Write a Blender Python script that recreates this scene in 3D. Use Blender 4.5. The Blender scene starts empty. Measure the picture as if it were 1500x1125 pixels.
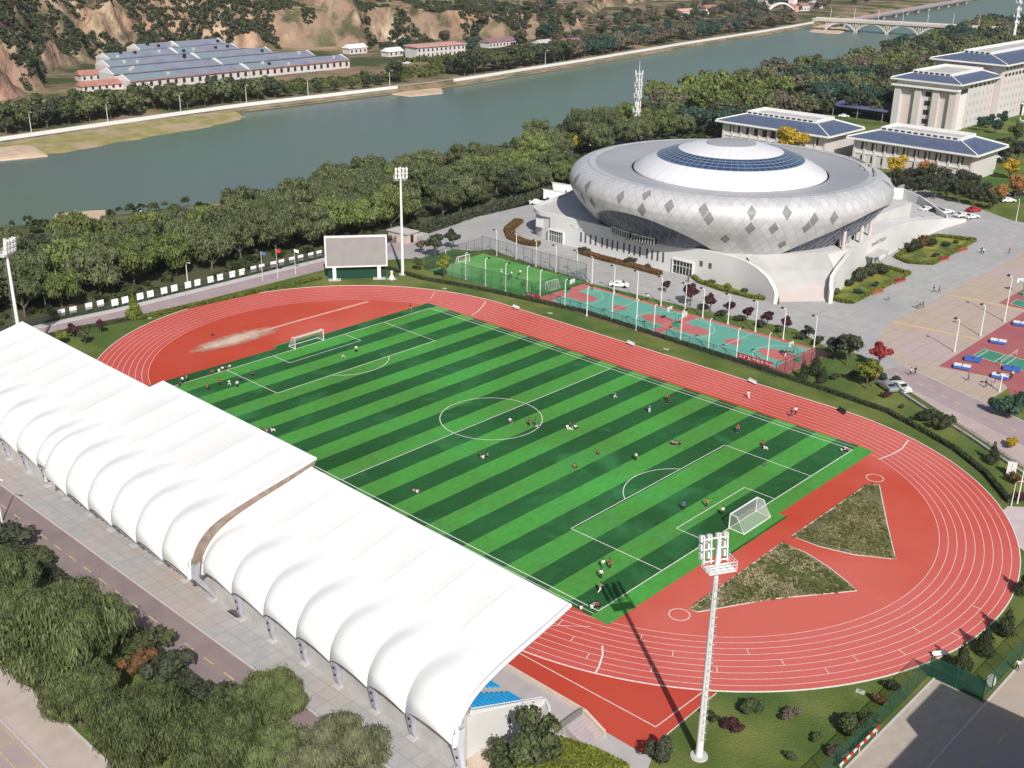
import bpy, math, random
import numpy as np
from mathutils import Vector, Matrix, noise
R = math.radians
random.seed(7); rng = np.random.default_rng(7)
SC = bpy.context.scene
COL = SC.collection

# ------------------------------------------------------------------ camera
CF, CPIT, CYAW, CROL = 1679.88567, 0.39078597, 2.31999091, 0.01562649
CPOS = np.array([129.976, -134.421, 83.719])
_fw = np.array([math.cos(CPIT)*math.cos(CYAW), math.cos(CPIT)*math.sin(CYAW), -math.sin(CPIT)])
_r = np.array([math.sin(CYAW), -math.cos(CYAW), 0.]); _u = np.cross(_r, _fw)
_R2 = math.cos(CROL)*_r + math.sin(CROL)*_u; _U2 = -math.sin(CROL)*_r + math.cos(CROL)*_u
cam = bpy.data.cameras.new('camera'); co = bpy.data.objects.new('camera', cam); COL.objects.link(co)
cam.sensor_fit = 'HORIZONTAL'; cam.sensor_width = 36; cam.lens = CF/1500*36
cam.clip_start = 1; cam.clip_end = 9000
M4 = Matrix.Identity(4)
for i in range(3):
    M4[i][0] = _R2[i]; M4[i][1] = _U2[i]; M4[i][2] = -_fw[i]; M4[i][3] = CPOS[i]
co.matrix_world = M4
SC.camera = co

def G(px, py, z=0.):
    """ground point (world metres) surveyed from a photo position, on the level z"""
    d = _fw + _R2*(px-750)/CF - _U2*(py-562.5)/CF
    p = CPOS + d*(z-CPOS[2])/d[2]
    return (float(p[0]), float(p[1]))
def GL(pts, z=0.): return [G(a, b, z) for a, b in pts]

# ------------------------------------------------------------------ sky, sun, exposure
SUN_EL, SUN_AZ = R(38.5), math.atan2(-.58, .815)        # direction towards the sun
w = bpy.data.worlds.new('World'); SC.world = w; w.use_nodes = True
nt = w.node_tree; bg = nt.nodes['Background']; sky = nt.nodes.new('ShaderNodeTexSky')
sky.sky_type = 'NISHITA'; sky.sun_disc = False; sky.sun_elevation = SUN_EL
sky.sun_rotation = math.pi/2 - SUN_AZ; sky.dust_density = 2.0
nt.links.new(sky.outputs[0], bg.inputs[0]); bg.inputs[1].default_value = 0.082
sl = bpy.data.lights.new('sun', 'SUN'); sl.energy = 5.0; sl.angle = R(0.5); sl.color = (1, .95, .88)
so = bpy.data.objects.new('sun', sl); COL.objects.link(so)
sdir = Vector((math.cos(SUN_EL)*math.cos(SUN_AZ), math.cos(SUN_EL)*math.sin(SUN_AZ), math.sin(SUN_EL)))
so.rotation_euler = sdir.to_track_quat('Z', 'Y').to_euler(); so.location = (100, -100, 150)
SC.view_settings.view_transform = 'Standard'; SC.view_settings.look = 'None'
SC.view_settings.exposure = 0.0; SC.view_settings.gamma = 1
SC.render.engine = 'CYCLES'

# ------------------------------------------------------------------ materials
def mat(name, c1, c2=None, scale=1., rough=.8, spec=.3, metal=0., detail=4, bump=0., bscale=None, island=0., lo=.35, hi=.65, trans=None, obj=False, c3=None, s3=.05):
    m = bpy.data.materials.new(name); m.use_nodes = True; n = m.node_tree.nodes; l = m.node_tree.links
    b = n['Principled BSDF']; b.inputs['Roughness'].default_value = rough
    b.inputs['Specular IOR Level'].default_value = spec; b.inputs['Metallic'].default_value = metal
    tc = n.new('ShaderNodeTexCoord'); vec = tc.outputs['Object']
    out = None
    if c2 is None:
        b.inputs['Base Color'].default_value = (*c1, 1)
    else:
        tx = n.new('ShaderNodeTexNoise'); tx.inputs['Scale'].default_value = scale; tx.inputs['Detail'].default_value = detail
        l.new(vec, tx.inputs['Vector'])
        r = n.new('ShaderNodeValToRGB'); r.color_ramp.elements[0].position = lo; r.color_ramp.elements[1].position = hi
        r.color_ramp.elements[0].color = (*c1, 1); r.color_ramp.elements[1].color = (*c2, 1)
        l.new(tx.outputs['Fac'], r.inputs[0]); out = r.outputs[0]
        if c3:
            t3 = n.new('ShaderNodeTexNoise'); t3.inputs['Scale'].default_value = s3; t3.inputs['Detail'].default_value = 5
            l.new(vec, t3.inputs['Vector'])
            r3 = n.new('ShaderNodeValToRGB'); r3.color_ramp.elements[0].position = .48; r3.color_ramp.elements[1].position = .66
            l.new(t3.outputs['Fac'], r3.inputs[0])
            mx = n.new('ShaderNodeMixRGB'); l.new(r3.outputs[0], mx.inputs[0]); l.new(out, mx.inputs[1]); mx.inputs[2].default_value = (*c3, 1)
            out = mx.outputs[0]
    if island:
        g = n.new('ShaderNodeNewGeometry'); oi = n.new('ShaderNodeObjectInfo')
        ad = n.new('ShaderNodeMath'); ad.operation = 'MULTIPLY_ADD'; l.new(oi.outputs['Random'], ad.inputs[0]); ad.inputs[1].default_value = .7
        l.new(g.outputs['Random Per Island'], ad.inputs[2])
        mr = n.new('ShaderNodeMapRange'); mr.inputs[1].default_value = 0; mr.inputs[2].default_value = 1.7
        mr.inputs[3].default_value = 1-island; mr.inputs[4].default_value = 1+island; l.new(ad.outputs[0], mr.inputs[0])
        hs = n.new('ShaderNodeHueSaturation'); l.new(mr.outputs[0], hs.inputs['Value'])
        if out: l.new(out, hs.inputs['Color'])
        else: hs.inputs['Color'].default_value = (*c1, 1)
        out = hs.outputs[0]
    if out: l.new(out, b.inputs['Base Color'])
    if bump:
        t2 = n.new('ShaderNodeTexNoise'); t2.inputs['Scale'].default_value = bscale or scale*4; t2.inputs['Detail'].default_value = 4
        l.new(vec, t2.inputs['Vector']); bp = n.new('ShaderNodeBump'); bp.inputs['Strength'].default_value = bump; bp.inputs['Distance'].default_value = .3
        l.new(t2.outputs['Fac'], bp.inputs['Height']); l.new(bp.outputs[0], b.inputs['Normal'])
    if trans is not None:
        mo = n['Material Output']; tr = n.new('ShaderNodeBsdfTransparent'); ms = n.new('ShaderNodeMixShader')
        ms.inputs[0].default_value = trans; l.new(b.outputs[0], ms.inputs[1]); l.new(tr.outputs[0], ms.inputs[2]); l.new(ms.outputs[0], mo.inputs[0])
    return m
def leafmat(name, c, var=.35, c2=None, tl=.3):
    m = mat(name, c, c2 or tuple(min(1, v*1.5) for v in c), scale=.35, rough=.65, spec=.25, island=var)
    n = m.node_tree.nodes; l = m.node_tree.links; b = n['Principled BSDF']; mo = n['Material Output']
    src = b.inputs['Base Color'].links[0].from_socket
    t = n.new('ShaderNodeBsdfTranslucent'); l.new(src, t.inputs[0]); ms = n.new('ShaderNodeMixShader'); ms.inputs[0].default_value = tl
    l.new(b.outputs[0], ms.inputs[1]); l.new(t.outputs[0], ms.inputs[2]); l.new(ms.outputs[0], mo.inputs[0])
    return m
M = {}
M['white'] = mat('white_paint', (.78, .78, .77), (.70, .70, .69), 2, .5)
M['line'] = mat('line_paint', (.80, .78, .74), (.62, .60, .56), 3, .7)
M['lane'] = mat('lane_paint', (.80, .62, .50), (.66, .46, .38), 2, .7)
M['membrane'] = mat('membrane', (.80, .80, .795), (.76, .76, .755), .12, .5, .3, detail=7)
M['fin'] = mat('fin_steel', (.42, .43, .50), (.35, .36, .42), 1, .45)
M['dark'] = mat('dark', (.02, .02, .022), None, rough=.6)
M['brown'] = mat('roof_edge_brown', (.20, .15, .12), (.30, .24, .20), 1)
def jointed(m, sx, col, mort=.012, bw=.5, rh=.5):
    n = m.node_tree.nodes; l = m.node_tree.links; b = n['Principled BSDF']; src = b.inputs['Base Color'].links[0].from_socket; tc = n.new('ShaderNodeTexCoord')
    br = n.new('ShaderNodeTexBrick'); br.inputs['Scale'].default_value = sx; br.inputs['Mortar Size'].default_value = mort; br.offset = 0; br.inputs['Brick Width'].default_value = bw; br.inputs['Row Height'].default_value = rh
    br.inputs['Mortar'].default_value = (*col, 1); l.new(tc.outputs['Object'], br.inputs['Vector']); l.new(src, br.inputs['Color1']); l.new(src, br.inputs['Color2']); l.new(br.outputs['Color'], b.inputs['Base Color']); return m
M['concrete'] = jointed(mat('concrete', (.36, .355, .355), (.42, .415, .41), .4, .85, c3=(.33, .325, .33), s3=.05, detail=12), .085, (.33, .33, .33))
M['conc_light'] = mat('light_concrete', (.52, .51, .49), (.44, .43, .42), .6, .8)
M['curb'] = mat('kerb_stone', (.55, .50, .50), (.48, .45, .45), 1, .8)
M['asphalt'] = mat('mauve_asphalt', (.225, .175, .18), (.275, .215, .205), .25, .85, detail=9, c3=(.28, .225, .19), s3=.02)
M['asphalt_far'] = mat('pink_grey_asphalt', (.34, .27, .29), (.40, .31, .31), .25, .85, detail=8)
M['asphalt_tan'] = mat('tan_asphalt', (.38, .31, .26), (.44, .36, .30), .12, .85, detail=8, c3=(.36, .29, .30), s3=.05)
M['pave'] = jointed(mat('grey_paving', (.35, .35, .355), (.42, .41, .41), .5, .85, detail=10, c3=(.45, .36, .31), s3=.06), .25, (.325, .32, .32), .02)
M['yellow'] = mat('yellow_paint', (.62, .48, .20), (.45, .36, .18), 1.5, .8)
M['orange'] = mat('orange_paint', (.66, .42, .20), (.55, .45, .25), .6, .8)
M['plaza'] = jointed(mat('plaza_tan', (.42, .34, .27), (.46, .38, .30), .2, .85, detail=10, c3=(.46, .36, .36), s3=.035), .17, (.36, .29, .25))
M['court_red'] = mat('court_red', (.42, .12, .12), (.50, .16, .15), .2, .8)
M['court_maroon'] = mat('court_maroon', (.34, .10, .12), (.38, .13, .12), .1, .8)
M['court_teal'] = mat('court_teal', (.11, .33, .26), (.14, .38, .30), .15, .8)
M['court_green'] = mat('court_green', (.05, .22, .14), (.06, .26, .17), .3, .8)
M['steel'] = mat('grey_steel', (.45, .46, .47), None, rough=.4, metal=.6)
M['trunk'] = mat('bark', (.10, .075, .055), (.16, .13, .10), 3, .9)
M['blue_seat'] = mat('blue_seat', (.03, .36, .72), None, rough=.4, island=.15)
M['fence_green'] = mat('fence_green', (.02, .10, .065), None, rough=.6)
M['mesh_green'] = mat('mesh_green', (.015, .09, .06), None, rough=.7, trans=.70)
M['mesh_dark'] = mat('mesh_dark', (.05, .07, .07), None, rough=.7, trans=.80)
M['net'] = mat('net', (.7, .7, .7), None, rough=.8, trans=.75)
M['sand'] = mat('sand', (.50, .36, .26), (.60, .46, .34), .2, .9)
M['soil'] = mat('soil', (.30, .21, .15), (.40, .30, .21), .4, .95)
M['red'] = mat('red', (.60, .03, .03), None, rough=.6)
M['black_glass'] = mat('black_glass', (.02, .025, .03), None, rough=.12, spec=.6)
M['glass_blue'] = mat('glass_blue', (.05, .09, .16), (.07, .13, .21), .3, rough=.25, spec=.5)
M['rooftile'] = mat('blue_roof_tile', (.075, .10, .17), (.095, .125, .20), .5, .55)
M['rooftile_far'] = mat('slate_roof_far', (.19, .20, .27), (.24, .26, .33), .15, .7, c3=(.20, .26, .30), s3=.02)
M['wallwhite'] = mat('wall_white', (.54, .525, .515), (.60, .58, .57), .12, .8, c3=(.58, .50, .49), s3=.04)
M['pinkwall'] = mat('wall_pink', (.68, .55, .54), (.70, .62, .60), .1, .8)
M['terracotta'] = mat('terracotta', (.33, .14, .11), (.42, .22, .18), .5, .8)

def set_track(m, big, small, wear, base_mix=.55):
    pass
M['track'] = mat('track_rubber', (.50, .078, .062), (.55, .105, .088), .06, .85, spec=.15, detail=8, c3=(.58, .135, .12), s3=.018)
M['dzone'] = mat('infield_rubber', (.46, .058, .030), (.50, .075, .045), .05, .85, spec=.15, detail=10, c3=(.57, .13, .10), s3=.02, bump=.1, bscale=4)
M['apron'] = mat('apron_rubber', (.46, .058, .034), (.49, .072, .045), .08, .85, spec=.15, detail=8)

def grassmat():
    m = mat('grass', (.085, .125, .030), (.17, .19, .055), .12, .95, spec=.1, detail=10, c3=(.055, .115, .03), s3=.05, bump=.5, bscale=3)
    return m
M['grass'] = grassmat()
M['dry_grass'] = mat('dry_grass', (.13, .125, .045), (.46, .38, .24), 2.2, .95, detail=14, c3=(.085, .10, .03), s3=.09, bump=.8, bscale=5, lo=.42, hi=.75)
M['reed'] = mat('reed_grass', (.24, .22, .08), (.34, .29, .13), .2, .95, detail=8, c3=(.42, .31, .22), s3=.05)
M['turf_soil'] = mat('belt_ground', (.06, .07, .03), (.10, .095, .05), .1, .95, detail=6)

# pitch: mown stripes laid by position along its length (a pattern that belongs to the turf)
def pitchmat():
    m = bpy.data.materials.new('pitch_turf'); m.use_nodes = True; n = m.node_tree.nodes; l = m.node_tree.links
    b = n['Principled BSDF']; b.inputs['Roughness'].default_value = .9; b.inputs['Specular IOR Level'].default_value = .15
    tc = n.new('ShaderNodeTexCoord'); sx = n.new('ShaderNodeSeparateXYZ'); l.new(tc.outputs['Object'], sx.inputs[0])
    def math_(op, a, bb=None):
        q = n.new('ShaderNodeMath'); q.operation = op
        for i, v in enumerate((a, bb)):
            if v is None: continue
            if isinstance(v, (int, float)): q.inputs[i].default_value = v
            else: l.new(v, q.inputs[i])
        return q.outputs[0]
    k = math_('FLOOR', math_('DIVIDE', math_('ADD', sx.outputs[0], 52.5), 105/26.))
    par = math_('MODULO', math_('ADD', k, 100), 2)
    t = n.new('ShaderNodeTexNoise'); t.inputs['Scale'].default_value = .045; t.inputs['Detail'].default_value = 6; l.new(tc.outputs['Object'], t.inputs['Vector'])
    mp = n.new('ShaderNodeMapping'); mp.inputs['Scale'].default_value = (1.6, .5, 1); l.new(tc.outputs['Object'], mp.inputs[0])
    t2 = n.new('ShaderNodeTexNoise'); t2.inputs['Scale'].default_value = 1.2; t2.inputs['Detail'].default_value = 8; l.new(mp.outputs[0], t2.inputs['Vector'])
    def mixc(f, a, c):
        x = n.new('ShaderNodeMixRGB')
        if isinstance(f, float): x.inputs[0].default_value = f
        else: l.new(f, x.inputs[0])
        for i, v in ((1, a), (2, c)):
            if isinstance(v, tuple): x.inputs[i].default_value = (*v, 1)
            else: l.new(v, x.inputs[i])
        return x.outputs[0]
    rr = n.new('ShaderNodeValToRGB'); rr.color_ramp.elements[0].position = .35; rr.color_ramp.elements[1].position = .7; l.new(t.outputs['Fac'], rr.inputs[0])
    light = mixc(rr.outputs[0], (.072, .225, .040), (.070, .34, .060)); dark = mixc(rr.outputs[0], (.016, .078, .020), (.026, .125, .040))
    base = mixc(par, light, dark)
    t4 = n.new('ShaderNodeTexNoise'); t4.inputs['Scale'].default_value = .07; t4.inputs['Detail'].default_value = 7; t4.inputs['Distortion'].default_value = 1.2; l.new(tc.outputs['Object'], t4.inputs['Vector'])
    r4 = n.new('ShaderNodeValToRGB'); r4.color_ramp.elements[0].position = .54; r4.color_ramp.elements[1].position = .70; r4.color_ramp.elements[1].color = (.42, .42, .42, 1); l.new(t4.outputs['Fac'], r4.inputs[0])
    base = mixc(r4.outputs[0], base, (.060, .26, .085))
    mr = n.new('ShaderNodeMapRange'); mr.inputs[1].default_value = .3; mr.inputs[2].default_value = .7; mr.inputs[3].default_value = .88; mr.inputs[4].default_value = 1.12; l.new(t2.outputs['Fac'], mr.inputs[0])
    hs = n.new('ShaderNodeHueSaturation'); l.new(base, hs.inputs['Color']); l.new(mr.outputs[0], hs.inputs['Value'])
    l.new(hs.outputs[0], b.inputs['Base Color'])
    return m
M['pitch'] = pitchmat()

def watermat():
    m = mat('river_water', (.105, .165, .108), (.115, .155, .138), .008, .3, spec=.32, detail=3)
    n = m.node_tree.nodes; l = m.node_tree.links; b = n['Principled BSDF']
    tc = n.new('ShaderNodeTexCoord'); t = n.new('ShaderNodeTexNoise'); t.inputs['Scale'].default_value = .7; t.inputs['Detail'].default_value = 6
    l.new(tc.outputs['Object'], t.inputs['Vector']); bp = n.new('ShaderNodeBump'); bp.inputs['Strength'].default_value = .35; bp.inputs['Distance'].default_value = .25
    l.new(t.outputs['Fac'], bp.inputs['Height']); l.new(bp.outputs[0], b.inputs['Normal'])
    return m
M['water'] = watermat()

def terrainmat():
    m = bpy.data.materials.new('terrain'); m.use_nodes = True; n = m.node_tree.nodes; l = m.node_tree.links
    b = n['Principled BSDF']; b.inputs['Roughness'].default_value = .95; b.inputs['Specular IOR Level'].default_value = .1
    tc = n.new('ShaderNodeTexCoord'); P = tc.outputs['Object']
    def noi(s, d=6, vec=None):
        t = n.new('ShaderNodeTexNoise'); t.inputs['Scale'].default_value = s; t.inputs['Detail'].default_value = d; l.new(vec or P, t.inputs['Vector']); return t.outputs['Fac']
    def ramp(v, a, c, ca=(0, 0, 0), cb=(1, 1, 1)):
        r = n.new('ShaderNodeValToRGB'); r.color_ramp.elements[0].position = a; r.color_ramp.elements[1].position = c
        r.color_ramp.elements[0].color = (*ca, 1); r.color_ramp.elements[1].color = (*cb, 1); l.new(v, r.inputs[0]); return r.outputs[0]
    def mixc(f, a, c):
        x = n.new('ShaderNodeMixRGB'); l.new(f, x.inputs[0]) if not isinstance(f, float) else None
        for i, v in ((1, a), (2, c)):
            if isinstance(v, tuple): x.inputs[i].default_value = (*v, 1)
            else: l.new(v, x.inputs[i])
        return x.outputs[0]
    def mth(op, a, c):
        q = n.new('ShaderNodeMath'); q.operation = op; q.use_clamp = True
        for i, v in enumerate((a, c)):
            if isinstance(v, (int, float)): q.inputs[i].default_value = v
            else: l.new(v, q.inputs[i])
        return q.outputs[0]
    g = n.new('ShaderNodeNewGeometry'); sx = n.new('ShaderNodeSeparateXYZ'); l.new(g.outputs['True Normal'], sx.inputs[0])
    steep = ramp(sx.outputs[2], .72, .90, (1, 1, 1), (0, 0, 0))
    loess = mixc(ramp(noi(.02), .4, .6), (.42, .26, .17), (.54, .43, .31)); mpv = n.new('ShaderNodeMapping'); mpv.inputs['Scale'].default_value = (.10, .10, .02); l.new(P, mpv.inputs[0]); loess = mixc(ramp(noi(1., 9, mpv.outputs[0]), .42, .60), (.22, .145, .10), loess)
    veg = mixc(ramp(noi(.04, 8), .4, .6), (.045, .055, .028), (.12, .115, .06))
    veg = mixc(ramp(noi(.05, 8), .46, .54), veg, (.26, .18, .13))
    vegmask = ramp(noi(.03, 9), .43, .52)
    cliff = mixc(mth('MULTIPLY', vegmask, .9), loess, veg)
    # fields on the plateau: long strips
    mp = n.new('ShaderNodeMapping'); mp.inputs['Scale'].default_value = (.09, .006, 1); mp.inputs['Rotation'].default_value = (0, 0, R(-24)); l.new(P, mp.inputs[0])
    fld = mixc(ramp(noi(1., 3, mp.outputs[0]), .42, .58), (.38, .28, .17), (.12, .115, .06)); fld = mixc(ramp(noi(.05, 6), .5, .66), fld, (.40, .30, .19))
    po = n.new('ShaderNodeSeparateXYZ'); l.new(P, po.inputs[0])
    hill = mixc(steep, veg, cliff)
    leftm = n.new('ShaderNodeMapRange'); leftm.inputs[1].default_value = 90; leftm.inputs[2].default_value = 130; leftm.inputs[3].default_value = 1; leftm.inputs[4].default_value = 0; l.new(po.outputs[1], leftm.inputs[0])
    hill = mixc(mth('MULTIPLY', leftm.outputs[0], ramp(noi(.013, 7), .28, .40)), hill, mixc(noi(.12, 8), (.36, .20, .15), (.46, .28, .21)))
    isfield = mth('MULTIPLY', ramp(sx.outputs[2], .93, .97), mth('MULTIPLY', ramp(mth('MULTIPLY', po.outputs[2], .02), .2, .24), 1))
    hill = mixc(isfield, hill, fld)
    # low ground: grass/soil
    low = mixc(ramp(noi(.03, 7), .42, .6), (.07, .085, .035), (.27, .20, .13))
    lowm = mth('LESS_THAN', po.outputs[2], 1.2)
    c = mixc(lowm, hill, low)
    near = mth('GREATER_THAN', mth('MULTIPLY_ADD', po.outputs[0], 1), 0)
    bpn = n.new('ShaderNodeBump'); bpn.inputs['Strength'].default_value = .9; bpn.inputs['Distance'].default_value = 5.; l.new(noi(.12, 10), bpn.inputs['Height']); l.new(bpn.outputs[0], b.inputs['Normal'])
    l.new(c, b.inputs['Base Color'])
    return m
M['terrain'] = terrainmat()

# ------------------------------------------------------------------ mesh helpers
class MB:
    def __init__(s): s.v = []; s.f = []
    def add(s, vs, fs):
        k = len(s.v); s.v += [tuple(map(float, v)) for v in vs]; s.f += [tuple(i+k for i in f) for f in fs]; return s
    def box(s, x0, x1, y0, y1, z0, z1, rz=0, c=None):
        vs = [(x, y, z) for z in (z0, z1) for x, y in ((x0, y0), (x1, y0), (x1, y1), (x0, y1))]
        if rz or c:
            cx, cy = c or (0, 0); a, b = math.cos(rz), math.sin(rz)
            vs = [(cx+x*a-y*b, cy+x*b+y*a, z) for x, y, z in vs]
        return s.add(vs, [(3, 2, 1, 0), (4, 5, 6, 7), (0, 1, 5, 4), (1, 2, 6, 5), (2, 3, 7, 6), (3, 0, 4, 7)])
    def prism(s, poly, z0, z1, bottom=True):
        a = sum(poly[i-1][0]*poly[i][1]-poly[i][0]*poly[i-1][1] for i in range(len(poly)))
        if a < 0: poly = poly[::-1]
        n = len(poly); zf0 = z0 if callable(z0) else (lambda x, y: z0); zf1 = z1 if callable(z1) else (lambda x, y: z1)
        vs = [(x, y, zf0(x, y)) for x, y in poly]+[(x, y, zf1(x, y)) for x, y in poly]
        fs = [tuple(range(n, 2*n))]+[(i, (i+1) % n, n+(i+1) % n, n+i) for i in range(n)]
        if bottom: fs.append(tuple(range(n-1, -1, -1)))
        return s.add(vs, fs)
    def flat(s, poly, z):
        a = sum(poly[i-1][0]*poly[i][1]-poly[i][0]*poly[i-1][1] for i in range(len(poly)))
        if a < 0: poly = poly[::-1]
        return s.add([(x, y, z) for x, y in poly], [tuple(range(len(poly)))])
    def tube(s, pts, rad, n=8, cap=True):
        pts = [Vector(p) for p in pts]; rad = rad if isinstance(rad, (list, tuple)) else [rad]*len(pts)
        vs = []; up = Vector((0, 0, 1)); 
        for i, p in enumerate(pts):
            d = (pts[min(i+1, len(pts)-1)]-pts[max(i-1, 0)]).normalized()
            a = d.cross(up if abs(d.z) < .95 else Vector((1, 0, 0))).normalized(); b = d.cross(a)
            for k in range(n):
                t = 2*math.pi*k/n; vs.append(tuple(p+(a*math.cos(t)+b*math.sin(t))*rad[i]))
        fs = []
        for i in range(len(pts)-1):
            for k in range(n): fs.append((i*n+k, (i+1)*n+k, (i+1)*n+(k+1) % n, i*n+(k+1) % n))
        if cap: fs += [tuple(range(n)), tuple(range((len(pts)-1)*n+n-1, (len(pts)-1)*n-1, -1))]
        return s.add(vs, fs)
    def lathe(s, prof, n=96, c=(0, 0), a0=0, a1=2*math.pi):
        full = abs(a1-a0-2*math.pi) < 1e-6; m = n if full else n+1; vs = []
        for k in range(m):
            t = a0+(a1-a0)*k/n
            for r, z in prof: vs.append((c[0]+r*math.cos(t), c[1]+r*math.sin(t), z))
        q = len(prof); fs = []
        for k in range(n):
            k2 = (k+1) % m
            for i in range(q-1): fs.append((k*q+i, k2*q+i, k2*q+i+1, k*q+i+1))
        return s.add(vs, fs)
    def strip(s, pts, w, z, closed=False):
        """flat band of width w along a polyline"""
        n = len(pts); L = []; 
        for i in range(n):
            a = pts[i-1] if (i or closed) else pts[0]; b = pts[(i+1) % n] if (i < n-1 or closed) else pts[-1]
            dx, dy = b[0]-a[0], b[1]-a[1]; q = math.hypot(dx, dy) or 1; nx, ny = -dy/q*w/2, dx/q*w/2
            zz = z(pts[i]) if callable(z) else z
            L.append((pts[i][0]+nx, pts[i][1]+ny, zz)); L.append((pts[i][0]-nx, pts[i][1]-ny, zz))
        fs = []
        for i in range(n if closed else n-1):
            j = (i+1) % n; fs.append((2*i+1, 2*j+1, 2*j, 2*i))
        return s.add(L, fs)
    def wall(s, pts, w, z0, z1, closed=False):
        n = len(pts); A = []; B = []
        f0 = z0 if callable(z0) else (lambda i: z0); f1 = z1 if callable(z1) else (lambda i: z1)
        vs = []
        for i in range(n):
            a = pts[i-1] if (i or closed) else pts[0]; b = pts[(i+1) % n] if (i < n-1 or closed) else pts[-1]
            dx, dy = b[0]-a[0], b[1]-a[1]; q = math.hypot(dx, dy) or 1; nx, ny = -dy/q*w/2, dx/q*w/2
            x, y = pts[i][:2]; vs += [(x+nx, y+ny, f0(i)), (x-nx, y-ny, f0(i)), (x-nx, y-ny, f1(i)), (x+nx, y+ny, f1(i))]
        fs = []
        for i in range(n if closed else n-1):
            j = (i+1) % n
            for k in range(4): fs.append((4*i+k, 4*i+(k+1) % 4, 4*j+(k+1) % 4, 4*j+k))
        if not closed: fs += [(0, 3, 2, 1), (4*n-4, 4*n-3, 4*n-2, 4*n-1)]
        return s.add(vs, fs)
    def build(s, name, m=None, parent=None, smooth=False):
        me = bpy.data.meshes.new(name); me.from_pydata(s.v, [], s.f); me.update()
        if m: me.materials.append(m)
        if smooth: me.polygons.foreach_set('use_smooth', [True]*len(me.polygons))
        o = bpy.data.objects.new(name, me); COL.objects.link(o)
        if parent: o.parent = parent
        return o
def smooth_angle(o, deg=40):
    me = o.data; me.polygons.foreach_set('use_smooth', [True]*len(me.polygons))
    try: me.set_sharp_from_angle(angle=R(deg))
    except Exception: pass
    return o
def tag(o, label, cat, group=None):
    o['label'] = label; o['category'] = cat
    if group: o['group'] = group
    return o
def struct(o): o['kind'] = 'structure'; return o
def empty(name, loc=(0, 0, 0), rz=0, label=None, cat=None, group=None):
    o = bpy.data.objects.new(name, None); COL.objects.link(o); o.location = loc; o.rotation_euler = (0, 0, rz)
    o.empty_display_size = .5
    if label: tag(o, label, cat, group)
    return o
KIDS = {}
def kids(o): 
    if o.name not in KIDS: KIDS[o.name] = [c for c in bpy.data.objects if c.parent == o]
    return KIDS[o.name]
def copy_tree(o, parent=None, loc=None, rz=None, scale=None, label=None, group=None, cat=None):
    c = o.copy(); COL.objects.link(c); c.parent = parent
    if loc is not None: c.location = loc
    if rz is not None: c.rotation_euler = (0, 0, rz)
    if scale is not None: c.scale = scale if isinstance(scale, tuple) else (scale,)*3
    if label: c['label'] = label
    if group: c['group'] = group
    if cat: c['category'] = cat
    out = []
    for ch in kids(o): out.append(copy_tree(ch, c))
    c_children[c.name] = out
    return c
c_children = {}
def obj_mat(o, m):
    o.material_slots[0].link = 'OBJECT'; o.material_slots[0].material = m
class Proto:
    """one built thing; the first placement moves it, later ones copy it"""
    def __init__(s, make): s.make = make; s.root = None; s.used = False
    def put(s, loc, rz=0, scale=1, label=None, cat=None, group=None, mats=None):
        if s.root is None: s.root = s.make(); kids(s.root); [kids(k) for k in kids(s.root)]
        if not s.used:
            s.used = True; o = s.root; ch = kids(o); s.orig = [(c, c.material_slots[0].material if c.type == 'MESH' and c.material_slots else None) for c in ch]
        else:
            o = copy_tree(s.root); ch = c_children[o.name]
            for c, (oc, om) in zip(ch, s.orig):
                if om is not None: obj_mat(c, om)
        o.location = loc; o.rotation_euler = (0, 0, rz); o.scale = scale if isinstance(scale, tuple) else (scale,)*3
        if label: tag(o, label, cat, group)
        if mats:
            for c in ch:
                k = c.name.split('.')[0]
                if k in mats: obj_mat(c, mats[k])
        return o

# ================================================================== THE SETTING
def lerp_curve(tab, y):
    ys = [a for a, b in tab]; xs = [b for a, b in tab]
    return float(np.interp(y, ys, xs))
NB = [(-300, -205), (0, -197), (24, -190), (100, -172), (200, -184), (310, -204), (410, -226), (508, -226), (640, -250), (750, -275), (1030, -300), (1400, -330), (2400, -330)]
FB = [(-300, -290), (54, -315), (98, -319), (132, -322), (169, -324), (227, -322), (261, -321), (288, -320), (320, -322), (371, -328), (420, -333), (552, -351), (695, -367), (782, -380), (900, -402), (1135, -424), (1400, -440), (2400, -460)]
FOOT = [(-300, -400), (50, -395), (95, -400), (130, -440), (165, -505), (215, -528), (280, -525), (330, -492), (365, -460), (400, -478), (440, -468), (500, -440), (560, -450), (650, -520), (800, -600), (2400, -700)]
PLT = [(-300, 120), (100, 115), (260, 100), (330, 70), (372, 24), (450, 19), (550, 13), (700, 8), (2400, 8)]
WATER_Z = -2.5
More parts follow.
